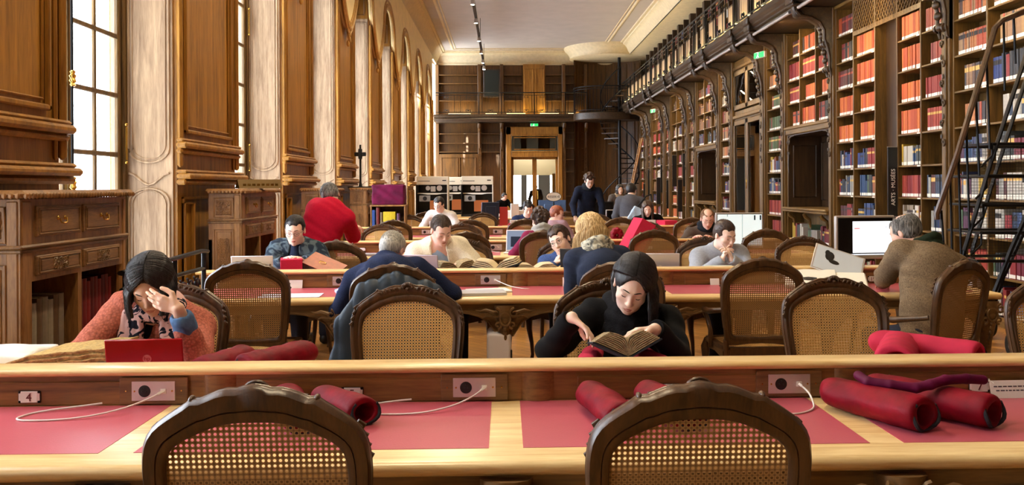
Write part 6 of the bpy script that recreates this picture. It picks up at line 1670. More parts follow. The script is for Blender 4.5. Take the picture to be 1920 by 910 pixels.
person('woman in a pale grey sweater with clasped hands raised to her mouth', hI, face=.45, tilt=.34, roll=-.05, pelvis=(PX(1345, 7.5), 7.52, .53), body=.0, hands=[cl+np.array((.035, .0, -.045)), cl+np.array((-.045, .01, -.05))], elbows=[(.8, 0, -.9), (-.8, 0, -.9)],
   hair=hair_back(), hmat=br_hair, top=dict(name='sweater', th=.020, wr=.004, collar=True), tmat=grey, v=.0045, vc=.008, shoulder=.18,
   handpose=[dict(d=(-.45, -.05, .9), n=(-1, 0, -.2), t=(0, 1, .3), curls=[.15, .7, .8, .8], thumb=.3), dict(d=(.45, -.05, .9), n=(1, 0, -.2), t=(0, 1, .3), curls=[.15, .7, .8, .8], thumb=.3)])
# -- standing man in red sweater, from behind
redm = cloth('crimson_wool', (.74, .08, .20), .08, 50)
hJ = A3(620, 368, 8.55)
def extraJ(I):
    F_ = Field(); nb = I['nb']; F_.cone(nb, nb+(I['H']-nb)*.3, .064, .060, k=.02); fmesh('shirt_collar', F_, .007, M['white'], I['o'], I['org'])
person('standing man in a crimson sweater seen from behind, by the left wall', hJ, face=PI+.1 - .9*0, tilt=.55, roll=.35, pelvis=(PX(598, 8.6), 8.42, .90), body=PI-.25, stand=True, hands=[np.array(at(590, 440, Y=8.75)), A3(660, 424, 8.85)], elbows=[(-.2, -.2, -1), (.3, -.6, -.8)],
   hair=hair_short(.012, .058), hmat=sl_hair, sk='c', top=dict(th=.028, long=True, wr=.003, neck=1), tmat=redm, v=.006, vc=.008, shoulder=.175, bulk=1.15, lips=False, eyes=None, extra=extraJ,
   handpose=[None, dict(d=(.9, .3, -.2), n=(-.2, .2, -1), curl=.6)])
# -- third desk
plum = cloth('plum_wool', (.50, .14, .28)); gysc = cloth('grey_scarf_cloth', (.66, .65, .63))
hK = A3(1012, 415, 9.45)
person('curly-haired woman in a plum sweater and grey scarf seen from behind, at the white laptop', hK, face=PI+.35, tilt=.2, pelvis=(PX(1012, 9.2), 9.32, .53), body=PI+.15, hands=[A3(985, 455, 9.65), A3(1030, 455, 9.65)],
   hair=hair_short(.014, .05, curly=1.25), hmat=br_hair, top=dict(th=.014, wr=.003), tmat=plum, v=.006, vc=.009, lips=False, eyes=None, extra=ring_scarf(gysc, .085, .032, 2, .02, .008), shoulder=.165)
brn = cloth('brown_wool', (.33, .28, .25)); dksc = cloth('dark_grey_scarf', (.13, .15, .18))
hL = A3(1326, 411, 10.75)
person('balding man with glasses and a dark scarf reading at the third desk', hL, face=-.05, tilt=.40, pelvis=(PX(1322, 11), 11.08, .53), body=0, hands=[A3(1335, 448, 10.5), A3(1300, 448, 10.5)],
   hair=hair_short(.006, .060, bald=1), hmat=fr_hair, sk='c', top=dict(th=.016), tmat=brn, glasses=frame_m, v=.006, vc=.009, extra=ring_scarf(dksc, .080, .032, 2, .02, .008), shoulder=.20)
# -- fourth desk and beyond
hM = A3(823, 384, 14.15)
person('young man with glasses in a pale shirt sitting before the scanner, head bowed', hM, face=-.35, tilt=.35, pelvis=(PX(828, 14.4), 14.45, .53), body=-.15, hair=hair_short(.012, .055), hmat=dk_hair, sk='a', top=dict(name='shirt', th=.014, collar=True), tmat=cloth('pale_check_shirt', (.86, .84, .82)), glasses=frame_d, v=.007, vc=.010)
hN = A3(990, 393, 14.1)
person('dark-haired man in a navy top sitting behind a white laptop at the fourth desk', hN, face=.15, tilt=.30, pelvis=(PX(982, 14.4), 14.45, .53), body=.1, hair=hair_short(.014, .055, curly=.8), hmat=dk_hair, top=dict(th=.014), tmat=cloth('navy_cotton', (.13, .17, .30)), v=.007, vc=.010)
hO = A3(1045, 402, 12.7)
person('red-haired person with glasses in profile, facing right at the fourth desk', hO, face=1.35, tilt=.15, pelvis=(PX(1040, 12.5), 12.55, .53), body=PI-.6, hair=hair_short(.012, .055), hmat=rd_hair, sk='c', top=dict(th=.014), tmat=cloth('mauve_cotton', (.62, .50, .55)), glasses=frame_d, v=.007, vc=.010)
hP = A3(1105, 340, 15.6)
person('standing man with bushy curly hair, glasses and a navy sweater', hP, face=.12, tilt=.42, pelvis=(PX(1098, 15.8), 15.85, .93), body=0, stand=True, hair=hair_short(.018, .05, curly=1.3), hmat=br_hair, top=dict(th=.014, long=True), tmat=cloth('navy_wool', (.11, .13, .20)), glasses=frame_m, v=.007, vc=.010, extra=ring_scarf(dksc, .085, .034, 2, .01, .009), hands=[A3(1128, 412, 15.45), A3(1078, 405, 15.5)])
hQ = A3(1214, 392, 14.0)
person('long-haired woman in a black turtleneck behind a white laptop', hQ, face=-.12, tilt=.32, pelvis=(PX(1216, 14.4), 14.5, .53), body=0, hair=hair_long(.24, .010, n=0, fwd=.02, umin=50), hmat=br_hair, top=dict(th=.014, collar=True, neck=0), tmat=blk, v=.007, vc=.010)
hR = A3(1184, 358, 15.2)
person('dark-haired person in a grey coat with a cloth bag, bending away from the camera', hR, face=PI-.5, tilt=.30, roll=.1, pelvis=(PX(1180, 15.1), 15.05, .86), body=PI-.15, stand=True, hair=hair_short(.020, .04), hmat=dk_hair, top=dict(name='coat', th=.022, long=True), tmat=cloth('grey_coat_wool', (.34, .34, .37)), v=.007, vc=.010, lips=False, eyes=None)
hS = A3(1162, 356, 21.5)
person('small distant woman with dark hair and a beige scarf near the stair corner', hS, face=.2, tilt=.1, pelvis=(PX(1160, 21.6), 21.65, .82), body=0, stand=True, hair=hair_long(.14, .010, n=0), hmat=dk_hair, top=dict(name='jacket', th=.02), tmat=cloth('grey_brown_jacket', (.34, .31, .29)), v=.009, vc=.012, extra=ring_scarf(cloth('beige_scarf', (.62, .54, .44)), .08, .03, 2, 0, .010))
hT = A3(1004, 352, 37.2)
person('distant person in a dark jacket behind the glass door, looking down', hT, face=-.2, tilt=.4, pelvis=(PX(1008, 37.3), 37.3, .90), body=.1, stand=True, hair=hair_short(.006, .055, bald=1), hmat=sl_hair, sk='c', top=dict(name='jacket', th=.02), tmat=cloth('charcoal_jacket', (.22, .21, .22)), v=.012, vc=.015, lips=False)
hU = A3(946, 369, 29.5)
person('tiny distant person at a desk right of the scanners, far down the room', hU, face=.9, tilt=.2, pelvis=(PX(944, 29.6), 29.7, .53), body=.5, hair=hair_short(.012), hmat=dk_hair, sk='c', top=dict(th=.014), tmat=blk, v=.012, vc=.015, lips=False)
# ================================================================== THINGS ON THE DESKS
DZ_ = .7615
velvet = plain('crimson_velvet', (.47, .0, .09), .6, noise=.35, nscale=14, spec=.2, bump=.2, bscale=40); velvet2 = plain('pink_velvet', (.72, .16, .27), .8, noise=.12, nscale=14, spec=.2); velvet3 = plain('purple_velvet', (.36, .03, .20), .6, noise=.35, nscale=9, spec=.2)
trimm = cloth('dark_edging', (.18, .19, .21)); pinkb = cloth('pink_box_cloth', (.80, .18, .30), .04); foam = plain('white_foam', (.93, .92, .90), .8, bump=.1)
def roll(p0, p1, r, mat, label, group=None, name='velvet_cushion', open_end=True, flat=.80, trim=True, vv=.006):
    """soft rolled cushion lying from p0 to p1 (x, y on the desk), with a hollow end and dark edging"""
    p0, p1 = V(*p0), V(*p1); t = thing(name, label, 'cushion', (p0.x, p0.y, p0.z), group=group); F_ = Field(); z = V(0, 0, r*flat)
    a, b = p0+z, p1+z; d = norm(np.array(b-a)); sq = ((0, 0, 1), flat); u = norm(np.cross(d, (0, 0, 1)))
    F_.cone(a, b, r*.93, r, k=.01, squash=sq); F_.cone(np.array(a)+u*r*.25+(0, 0, r*.15), np.array(b)+u*r*.25+(0, 0, r*.12), r*.78, r*.86, k=.02, squash=sq)
    eb = np.array(b)+d*r*.62; F_.box(np.array(b)+d*(r*.45+.10), (.10, r*1.6, r*1.6), np.stack([d, u, np.cross(d, u)], 1), rad=.0, k=.008, op='-')
    if open_end: F_.cone(np.array(b)-d*r*.6, eb, r*.42, r*.70, k=.006, op='-', squash=sq)
    zmin = p0.z+.0005
    fmesh('cushion', F_, vv, mat, t, tuple(p0), disp=wrinkle(.0026, 48, 40, 44, int(abs(p0.x)*37)), post=lambda P: np.maximum(P, (-1e9, -1e9, zmin)))
    if trim:
        m = MB(); c = np.array(b)+d*r*.42-np.array(p0); w = np.cross(d, u)
        pts = [c+u*(r*.90*math.cos(a_))+w*(r*.80*flat*1.1*math.sin(a_))+d*.006*math.sin(3*a_) for a_ in [2*PI*q/22 for q in range(-3, 14)]]
        pts = [np.maximum(q, (-9, -9, .004)) for q in pts]; m.tube([tuple(q) for q in pts], .0065, 6); m.build('edging', trimm, t)
    return t
def on(px, py, Z=DZ_): p = at(px, py, Z=Z); return (p.x, p.y, Z)
# big pair at the right on the front desk with a velvet snake weight
roll((1.13, 2.86, DZ_), (1.27, 2.60, DZ_), .066, velvet, 'crimson velvet roll right on the front desk, nearer one under the snake weight')
roll((1.30, 2.92, DZ_), (1.50, 2.63, DZ_), .064, velvet, 'crimson velvet roll at the right of the front desk, farther right of the pair')
t = thing('snake_weight', 'long thin velvet snake weight lying across the two crimson rolls', 'weight', (1.2, 2.8, DZ_)); F_ = Field()
sp_ = [(1.165, 2.79, .890), (1.18, 2.75, .878), (1.24, 2.72, .874), (1.315, 2.70, .868), (1.36, 2.70, .878), (1.42, 2.72, .888), (1.50, 2.74, .886), (1.56, 2.75, .880)]
for a, b in zip(sp_[:-1], sp_[1:]): F_.cone(a, b, .0155, .0155, k=.008)
fmesh('snake', F_, .004, velvet3, t, (1.2, 2.8, DZ_)); m = MB(); r_ = random.Random(2)
for q in range(9): m.tube([(.365, -.05, .120), (.380+.01*r_.random(), -.055+.02*r_.random(), .118-.01*r_.random()), (.388+.012*r_.random(), -.06+.03*r_.random(), .108)], .0012, 4)
m.build('fringe', foam, t)
roll((-.60, 3.0-.10, DZ_), (-.46, 2.74, DZ_), .056, velvet, 'crimson velvet roll sticking out right of the near left chair')
roll((-.74, 2.93, DZ_), (-.63, 2.66, DZ_), .056, velvet, 'crimson velvet roll hidden behind the near left chair back')
roll((.30, 2.90, DZ_), (.36, 2.62, DZ_), .058, velvet, 'crimson velvet roll seen through the near right chair, left of the two', group=None)
roll((.50, 2.90, DZ_), (.57, 2.64, DZ_), .058, velvet, 'crimson velvet roll seen through the near right chair, right of the two')
roll((-1.10, 3.62, DZ_), (-1.17, 3.36, DZ_), .060, velvet, 'crimson velvet roll beyond the ridge beside the red laptop, left of the pair', open_end=False)
roll((-.86, 3.66, DZ_), (-1.00, 3.38, DZ_), .066, velvet, 'crimson velvet roll beyond the ridge, right of the pair near the navy jacket', open_end=False)
roll((1.72, 3.66, DZ_), (1.56, 3.36, DZ_), .075, velvet2, 'faded pink velvet roll beyond the ridge at the right, larger left one')
roll((1.68, 3.74, DZ_), (1.92, 3.46, DZ_), .070, velvet2, 'faded pink velvet roll beyond the ridge at the right, right-hand one')
roll((.38, 3.66, DZ_), (.33, 3.40, DZ_), .045, velvet2, 'pink velvet roll propping the left side of the old open book', vv=.005)
roll((.58, 3.66, DZ_), (.63, 3.40, DZ_), .045, velvet2, 'pink velvet roll propping the right side of the old open book', vv=.005)
# laptops
def laptop(x, y, z, rz, w, d, lid, label, mat, open_=105, screen=None, logo=None):
    """keyboard side looks to +y at rz = 0 (the camera sees the lid's back)"""
    t = thing('laptop', label, 'laptop', (x, y, z), rz)
    m = MB(); m.box(-w/2, w/2, 0, d, 0, .016, .005); b = m.build('base', mat, t)
    m = MB(); m.box(-w/2+.02, w/2-.02, .04, d*.62, .016, .0175); m.build('keyboard', M['black'], b)
    a = math.radians(open_); l = link('lid', None, t) if 0 else None
    m = MB(); m.box(-w/2, w/2, -.004, .004, 0, lid, .004); lo = m.build('lid', mat, t, (0, .004, .014)); lo.rotation_euler = (PI/2-a if 0 else math.radians(open_-90), 0, 0)
    m = MB(); m.box(-w/2+.012, w/2-.012, .0041, .0050, .014, lid-.012); m.build('screen', screen or M['black'], lo)
    if logo: logo(lo, lid, w)
    return t
redl = plain('glossy_red_lid', (.62, .03, .07), .22, coat=.6)
def hp_logo(lo, lid, w):
    m = MB(); m.lathe([(.0165, -.0046), (.0165, -.0040)], (0.01, 0, lid*.52), 24, 'y'); m.build('logo_disc', plain('red_grey_logo', (.80, .55, .52), .3, metal=.6), lo)
    text_mesh('hp', .024, redl, lo, (.01, -.0050, lid*.52-.0065), (PI/2, 0, 0), align='CENTER', extrude=.0004)
laptop(-1.40, 3.36, DZ_, .06, .292, .20, .165, 'small glossy red laptop with its lid towards the camera on the front desk', redl, 100, logo=hp_logo)
silver = plain('silver_shell', (.82, .83, .86), .3, metal=.35); whitep = plain('white_shell', (.92, .90, .90), .35)
def apple_mark(lo, lid, w):
    m = MB(); m.ball((0, -.0042, lid*.5), (.012, .0008, .012), 12, 6); m.build('lid_mark', M['white'], lo)
laptop(-1.97, 6.72, DZ_, .12, .315, .21, .22, 'silver laptop behind the dark chair at the left end of the second desk', silver, 100, logo=apple_mark)
laptop(-.66, 6.75, DZ_, -.30, .30, .21, .215, 'grey laptop in front of the cream cardigan man', plain('mauve_grey_shell', (.66, .60, .64), .35, metal=.3), 100)
laptop(1.23, 6.74, DZ_, -.05, .30, .21, .215, 'silver laptop beside the black hair, on the second desk', silver, 100, logo=apple_mark)
laptop(.49, 6.78, DZ_, -.5, .10, .16, .25, 'dark tablet standing by the blonde hair', M['black'], 96)
laptop(-1.06, 13.75, DZ_, 0, .30, .2, .2, 'white laptop at the left of the fourth desk', silver, 100, logo=apple_mark)
laptop(.24, 13.75, DZ_, .05, .32, .2, .21, 'white laptop before the dark-haired man at the fourth desk', whitep, 100)
laptop(2.27, 13.72, DZ_, 0, .32, .2, .2, 'white laptop before the long-haired woman', whitep, 100)
scrn = plain('grey_blue_screen', (.2, .24, .32), .2, emit=(.30, .36, .48), estr=.5)
lp = laptop(.19, 9.84, DZ_, PI-.12, .36, .24, .25, 'white laptop with its lit screen towards the camera at the third desk', whitep, 104, screen=scrn)
m = MB(); m.box(-.115, .125, .0051, .0054, .05, .17); m.build('dark_window', plain('dark_window_pane', (.03, .04, .07), .2, emit=(.02, .03, .06), estr=.5), [c for c in lp.children if c.name.startswith('lid')][0])
def flat_sheet(pts, z, label, mat, name='sheet_of_paper', cat='paper', h=.002):
    c = (sum(p[0] for p in pts)/len(pts), sum(p[1] for p in pts)/len(pts)); m = MB(); m.prism([(p[0]-c[0], p[1]-c[1]) for p in pts], 0, h, 'z'); return tag(m.build(name, mat, None, (c[0], c[1], z)), label, cat)
def quad(cx, cy, w, h, a):
    ca, sa = math.cos(a), math.sin(a); return [(cx+x*ca-y*sa, cy+x*sa+y*ca) for x, y in ((-w/2, -h/2), (w/2, -h/2), (w/2, h/2), (-w/2, h/2))]
flat_sheet(quad(-1.50, 6.02, .42, .22, .05), DZ_, 'pale lilac sheet of paper on the second desk by the white card', plain('lilac_paper', (.86, .85, .92), .7), h=.004)
flat_sheet(quad(-.12, 6.18, .30, .21, .25), DZ_, 'white papers on the second desk, right of the navy sweater man', M['white'], h=.012)
flat_sheet(quad(-.17, 6.05, .34, .23, .12), DZ_, 'closed silver laptop lying by the papers on the second desk', silver, 'closed_laptop', 'laptop', .018)
flat_sheet(quad(.98, 3.45, .34, .22, .06), DZ_, 'white sheets beyond the ridge right of the reader in black', M['white'], h=.03)
flat_sheet(quad(-1.45, 9.55, .40, .2, .0), DZ_, 'grey closed laptop on the third desk at the left', plain('grey_shell', (.6, .6, .63), .4), 'closed_laptop', 'laptop', .02)
flat_sheet(quad(2.05, 6.80, .24, .2, .1), DZ_, 'open pale booklet under the clasped hands', plain('cream_paper', (.93, .90, .80), .7), 'booklet', 'book', .10)
flat_sheet(quad(1.72, 6.80, .22, .2, -.1), DZ_, 'pale folder left of the clasped hands', plain('pale_green_paper', (.80, .84, .80), .7), 'folder', 'folder', .11)
def card(x, y, z, w, h, label, lines=0, rz=0, lean=.25, mat=None):
    t = thing('card', label, 'card', (x, y, z), rz); m = MB(); m.box(-w/2, w/2, -.0008, .0008, 0, h); c = m.build('card_face', mat or M['white'], t); c.rotation_euler = (-lean, 0, 0)
    m = MB(); r_ = random.Random(5)
    for q in range(lines):
        xx = -w*.42+q*w*.04
        while xx < w*.40: L_ = .006+.010*r_.random(); m.box(xx, min(xx+L_, w*.44), -.0014, -.0008, h*.62-q*.014, h*.62-q*.014+.0045); xx += L_+.004
    if lines: m.build('printed_lines', plain('dark_print', (.35, .33, .36), .6), c)
    return t
card(1.80, 2.975, DZ_, .165, .062, 'white printed card leaning on the ridge at the right end of the front desk', 2, .03)
card(-1.60, 6.48-.0, DZ_, .14, .062, 'small white card leaning on the ridge behind the dark left chair', 0, 0)
card(1.60, 6.47, DZ_, .07, .05, 'little white card on the second desk, left of the dark armchair', 0, 0); card(.46, 6.45, DZ_, .05, .07, 'small white card beside the pink roll on the second desk')
roll((.56, 6.40, DZ_), (.54, 6.22, DZ_), .065, velvet2, 'pink velvet roll on the second desk left of the blonde woman', open_end=False, vv=.008)
# old open book read by the woman in black: two thick page blocks fanned in a V on the rolls
def open_book(x, y, z, rz, w, d, th, label, ang=(.45, .45), mat=None, pm=None, wav=.0, leaf=5, cover=None):
    t = thing('open_book', label, 'book', (x, y, z), rz)
    for s, a in ((-1, ang[0]), (1, ang[1])):
        ca, sa = math.cos(a), math.sin(a)
        for q in range(leaf):
            t0, t1 = th*q/leaf, th*(q+.86)/leaf; m = MB(); N = 10; top = []; bot = []; aq = a+(.10*(q/leaf) if leaf > 3 else 0); ca, sa = math.cos(aq), math.sin(aq)
            for i in range(N+1):
                u = w*(i/N)*(1-.03*q); lift = math.sin(PI*min(1, i/N*1.3)*.5)*th*.0+.012*math.sin(PI*i/N)*(q/leaf)
                for arr, tt in ((bot, t0), (top, t1)):
                    tt2 = tt*min(1, .25+i/N*2)+lift+wav*math.sin(9*i/N+q); arr.append((s*(u*ca-tt2*sa), u*sa+tt2*ca))
            poly = bot+top[::-1]
            if s < 0: poly = poly[::-1]
            m.prism(poly, -d/2, d/2, 'y'); m.build('page_block', pm or M['oldpages'], t, angle=30)
        m = MB(); ca, sa = math.cos(a), math.sin(a); n_ = .006; poly = [(0, -.004), (s*(w+.008)*ca, (w+.008)*sa-.004), (s*((w+.008)*ca+n_*sa), (w+.008)*sa-.004-n_*ca), (0, -.011)]
        m.prism(poly if s < 0 else poly[::-1], -d/2-.005, d/2+.005, 'y'); m.build('cover', cover or trimm, t)
    return t
agedp = plain('aged_paper_edges', (.62, .54, .40), .85, noise=.45, nscale=60, bump=.5, bscale=160)
ob = open_book(.485, 3.46, .828, .02, .145, .20, .050, 'thick old book lying open on pink velvet rolls before the woman in black', (.42, .50), pm=agedp, leaf=9)
ob.rotation_euler = (-.18, 0, .02)
# old parchment volume on white foam at the left edge
t = thing('old_parchment_volume', 'huge old volume with wavy brown page edges lying open left of the red laptop', 'book', (-1.76, 3.54, DZ_-.012), -.05); r_ = random.Random(4)
for q in range(9):
    m = MB(); N = 26; bot, top = [], []
    for i in range(N+1):
        x = -.28+.48*i/N; base = .035+.055*(i/N)**.8*1.0+q*.0062*min(1, .3+i/N*2); wv = .0030*math.sin(i*1.1+q*.4)*(i/N)
        bot.append((x, base+wv)); top.append((x, base+wv+.0056))
    m.prism(bot+top[::-1], -.13-.004*(q % 3), .13, 'y'); m.build('page_gathering', plain('parchment_%d' % q if 0 else 'tan_parchment', (.74, .62, .38), .8, noise=.35, nscale=70, bump=.4, bscale=120), t, angle=30)
m = MB(); m.prism([(-.30, .0), (.20, .045), (.20, .088), (-.29, .034)], -.135, .135, 'y'); m.build('lower_block', plain('dark_page_block', (.34, .30, .32), .7, noise=.3, nscale=90), t)
F_ = Field(); F_.box((-2.10, 3.60, DZ_+.045), (.17, .12, .035), rad=.012); F_.ell((-2.06, 3.58, DZ_+.085), (.14, .10, .03), k=.02); o_ = fmesh('foam_wedge', F_, .008, foam, None, (0, 0, 0)); tag(o_, 'white foam support under the old volume at the left edge', 'book support')
# second desk, far side: pink box, orange book, open books
def slab(name, x, y, z, w, d, h, rot, label, cat, mat, pmat=None, parts=None):
    t = thing(name, label, cat, (x, y, z)); t.rotation_euler = rot; m = MB(); m.box(-w/2, w/2, -d/2, d/2, 0, h, .003)
    if pmat:
        m = MB(); m.box(-w/2, w/2, -d/2, d/2, 0, .004); m.box(-w/2, w/2, -d/2, d/2, h-.004, h); m.box(-w/2, -w/2+.005, -d/2, d/2, 0, h); m.build('cover', mat, t); m = MB(); m.box(-w/2+.004, w/2-.004, -d/2+.004, d/2-.004, .004, h-.004); m.build('page_block', pmat, t)
    else: m.build('box_body', mat, t)
    return t
slab('pink_box', -1.74, 7.00, DZ_, .17, .28, .185, (0, .0, .25), 'pink cloth-covered box in front of the plaid shawl woman', 'box', pinkb)
ob = slab('leather_book', -1.49, 7.02, DZ_+.06, .30, .22, .09, (.35, .38, -.2), 'thick orange-brown leather book with dark pages, tilted on a support', 'book', plain('orange_leather', (.62, .27, .14), .45, noise=.15), plain('dark_grey_pages', (.27, .25, .22), .8, noise=.3, nscale=120))
m = MB(); m.tube([(-.02+.03*math.cos(a), .0+.02*math.sin(a), .0905) for a in [2*PI*q/14 for q in range(14)]], .0025, 5, closed=True); m.tube([(-.05, .0, .0905), (.01, .01, .0905)], .0025, 5); m.build('gilt_stamp', M['brass'], ob)
slab('book_support', -1.49, 7.04, DZ_, .20, .18, .07, (0, 0, -.2), 'grey foam wedge under the orange-brown book', 'book support', trimm)
open_book(-.40, 6.88, DZ_+.10, .3, .15, .2, .035, 'open old book with gilded brown edges before the cream cardigan man', (.15, .25), pm=agedp, leaf=4)
open_book(-.06, 6.88, DZ_+.095, -.15, .19, .24, .04, 'large open book with white pages, centre of the second desk', (.18, .30), pm=M['pages'], leaf=4)
open_book(.24, 6.86, DZ_+.10, .1, .15, .2, .025, 'red-covered open book right of the large open one', (.12, .14), pm=M['pages'], leaf=3, cover=plain('dark_red_cover', (.42, .08, .12), .5))
open_book(-1.06, 6.30, DZ_+.06, .25, .13, .18, .02, 'open book on its stand left of the navy sweater man', (.25, -.1), pm=M['pages'], leaf=3)
slab('purple_cushion', -1.0, 6.25, DZ_, .10, .12, .06, (0, 0, .2), 'small purple cushion under the open book beside the navy sweater man', 'cushion', velvet3)
for X_, w_ in ((-.40, 'the gilded brown book'), (-.06, 'the large white-paged book'), (.24, 'the red-covered book'), (.44, 'the yellowed booklet')): slab('book_support', X_, 6.88, DZ_, .14 if X_ < .4 else .08, .18, .086, (0, 0, 0), 'grey foam wedge propping up '+w_, 'book support', trimm)
F_ = Field(); r_ = random.Random(6)
for q in range(9): F_.ell((-1.15+.22*r_.random(), 5.96+.10*r_.random(), DZ_+.018+.016*r_.random()), (.05, .04, .02+.01*r_.random()), k=.012)
tag(fmesh('crumpled_bag', F_, .007, patterned('printed_plastic', (.90, .90, .92), (.45, .50, .70), 22, .55, .60), None, disp=wrinkle(.006, 90, 80, 90, 3), post=lambda P: np.maximum(P, (-1e9, -1e9, DZ_))), 'crumpled white and blue plastic bag on the second desk', 'bag')
open_book(.44, 6.86, DZ_+.10, .1, .12, .16, .014, 'yellowed open booklet before the woman in blue', (.12, .2), pm=plain('yellowed_paper', (.86, .74, .48), .8), leaf=2)
# big display boards at the right: monitor, mounted picture, sketches
def monitor(x, y, z, rz, w, h, label, frame, face, back=False, stand=.10, tilt=.0, win=None):
    t = thing('monitor', label, 'monitor', (x, y, z), rz)
    m = MB(); m.box(-w*.22, w*.22, -.09, .09, 0, .012, .004); m.build('foot', frame if frame is not M['alu'] else M['black'], t)
    m = MB(); m.tube([(0, .03, .01), (0, .03, stand+h*.4)], .022, 8); m.build('neck', M['black'], t)
    m = MB(); m.box(-w/2, w/2, -.018, .018, stand, stand+h, .006); m.box(-w*.3, w*.3, .018, .045, stand+h*.2, stand+h*.8, .01); b = m.build('casing', frame, t); b.rotation_euler = (tilt, 0, 0)
    m = MB(); m.box(-w/2+.018, w/2-.018, -.0195, -.0182, stand+.03, stand+h-.018); sc_ = m.build('screen', face, b)
    if win: win(sc_, w, h, stand)
    return t
dkscr = plain('dark_screen', (.03, .03, .035), .25)
def web(sc_, w, h, st):
    m = MB(); x0, x1 = -w*.22, w*.46; m.box(x0, x1, -.0202, -.0196, st+.05, st+h-.045); m.build('page_window', plain('lit_web_page', (.9, .92, .95), .5, emit=(.86, .92, 1), estr=.72), sc_)
    m = MB(); r_ = random.Random(3)
    for q in range(12): zz = st+h-.06-.02*q; m.box(x0+.02, x0+.02+.04+.12*r_.random(), -.0206, -.0203, zz-.003, zz)
    m.box(x1-.06, x1-.05, -.0206, -.0203, st+h-.10, st+h-.085); m.build('page_lines', plain('pale_grey_text', (.6, .62, .68), .5, emit=(.5, .52, .6), estr=.8), sc_)
    m = MB(); m.box(x0+.015, x0+.06, -.0208, -.0204, st+h-.105, st+h-.098); m.build('red_heading', plain('red_text', (.8, .2, .2), .5, emit=(.7, .15, .15), estr=.8), sc_)
    m = MB(); m.box(-w/2+.02, w/2-.02, -.0206, -.0203, st+.032, st+.042); m.build('task_bar', plain('pale_bar', (.8, .85, .9), .5, emit=(.6, .66, .75), estr=.8), sc_)
monitor(2.86, 6.72, .895-.13, .12, .50, .345, 'large grey-framed monitor showing a web page before the tweed jacket man', M['alu'], dkscr, stand=.165, win=web)
def pages(sc_, w, h, st):
    m = MB(); m.box(-w/2+.02, w/2-.02, -.0203, -.0196, st+.032, st+h-.02); m.build('page_view', plain('pale_page_view', (.85, .92, .94), .5, emit=(.62, .74, .78), estr=.55), sc_)
    m = MB(); m.box(.028, .031, -.0209, -.0204, st+.03, st+h-.02); m.box(w*.30, w*.33, -.0209, -.0204, st+h-.085, st+h-.03); m.box(w*.42, w*.45, -.0209, -.0204, st+h-.085, st+h-.03); m.box(-w*.26, -w*.25, -.0209, -.0204, st+h-.045, st+h-.02); m.build('page_marks', dkscr, sc_)
monitor(2.66, 9.62, DZ_, 0, .545, .40, 'wide monitor with a pale double page behind the woman in grey', M['alu'], dkscr, stand=.05, win=pages)
bluep = plain('blue_grey_casing', (.30, .42, .60), .4)
monitor(-.30, 16.75, DZ_, PI+.35, .36, .36, 'blue-grey monitor seen from behind right of the scanners', plain('dark_blue_casing', (.14, .20, .30), .4), dkscr, stand=.10, tilt=-.15)
monitor(.97, 17.4, DZ_, PI, .56, .40, 'large light blue monitor back beside the oval RESERVE sign', bluep, dkscr, stand=.08)
monitor(2.02, 17.6, DZ_, 0, .46, .32, 'black monitor right of the standing man', M['black'], dkscr, stand=.12)
monitor(2.12, 16.6, DZ_, 0, .30, .24, 'small grey-framed monitor with a black screen near the cloth bag', M['alu'], dkscr, stand=.06)
t = thing('mounted_picture', 'framed sheet with dark brush figures propped on a sketch folder at the second desk', 'picture', (2.50, 6.40, DZ_+.075)); t.rotation_euler = (-.85, .32, -.30)
m = MB(); m.box(-.19, .19, -.004, .004, 0, .27, .002); fr_ = m.build('frame', M['alu'], t); m = MB(); m.box(-.175, .175, -.0048, -.0041, .012, .258); m.build('sheet', plain('blue_white_sheet', (.80, .84, .88), .5), fr_)
m = MB(); m.ball((-.07, -.006, .17), (.035, .001, .05), 10, 6); m.ball((-.03, -.006, .12), (.04, .001, .022), 10, 6); m.ball((-.09, -.006, .20), (.02, .001, .03), 10, 6); m.build('brush_figure', M['black'], fr_)
t = thing('sketch_folder', 'pale folder of sketches under the framed sheet', 'folder', (2.30, 6.33, DZ_+.035), -.30); t.rotation_euler = (.30, .0, -.30); m = MB(); m.box(-.20, .17, -.16, .16, 0, .035, .003); m.box(.17, .38, -.15, .13, 0, .03, .01); m.build('sheets', plain('cream_board', (.92, .90, .84), .7), t)
m = MB(); m.ball((-.02, -.04, .036), (.05, .02, .002), 10, 6); m.tube([(-.07, -.02, .036), (-.03, -.01, .037), (.03, -.02, .036)], .006, 5); m.tube([(-.12, -.10, .036), (-.04, -.13, .036)], .004, 5); m.build('ink_sketch', M['black'], t)
# third desk and beyond
t = thing('pink_folder_box', 'tall bright pink archive box leaning open at the third desk', 'box', (1.42, 9.75, DZ_)); t.rotation_euler = (0, .50, .15); m = MB(); m.box(-.09, .09, -.17, .17, 0, .40, .003); m.build('box_body', pinkb, t)
m = MB(); m.box(.09, .13, -.16, .16, .02, .38, .002); m.build('box_lining', plain('dark_pink_lining', (.62, .06, .16), .8), t)
F_ = Field()
for q in range(14): a = q*.7; F_.cone((1.38+.055*math.cos(a)*(1-.03*q), 10.45, DZ_+.16+.065*math.sin(a)*(1-.03*q)), (1.38+.055*math.cos(a+.7)*(1-.03*q), 10.55, DZ_+.16+.065*math.sin(a+.7)*(1-.03*q)), .026, .026, k=.006)
F_.ell((1.42, 10.5, DZ_+.05), (.10, .07, .05), k=.02)
tag(fmesh('rolled_cloth', F_, .008, velvet, None, disp=wrinkle(.006, 50, 50, 60, 8), post=lambda P: np.maximum(P, (-1e9, -1e9, DZ_))), 'twisted crimson velvet cloth standing on the third desk, right of the blonde hair', 'cloth')
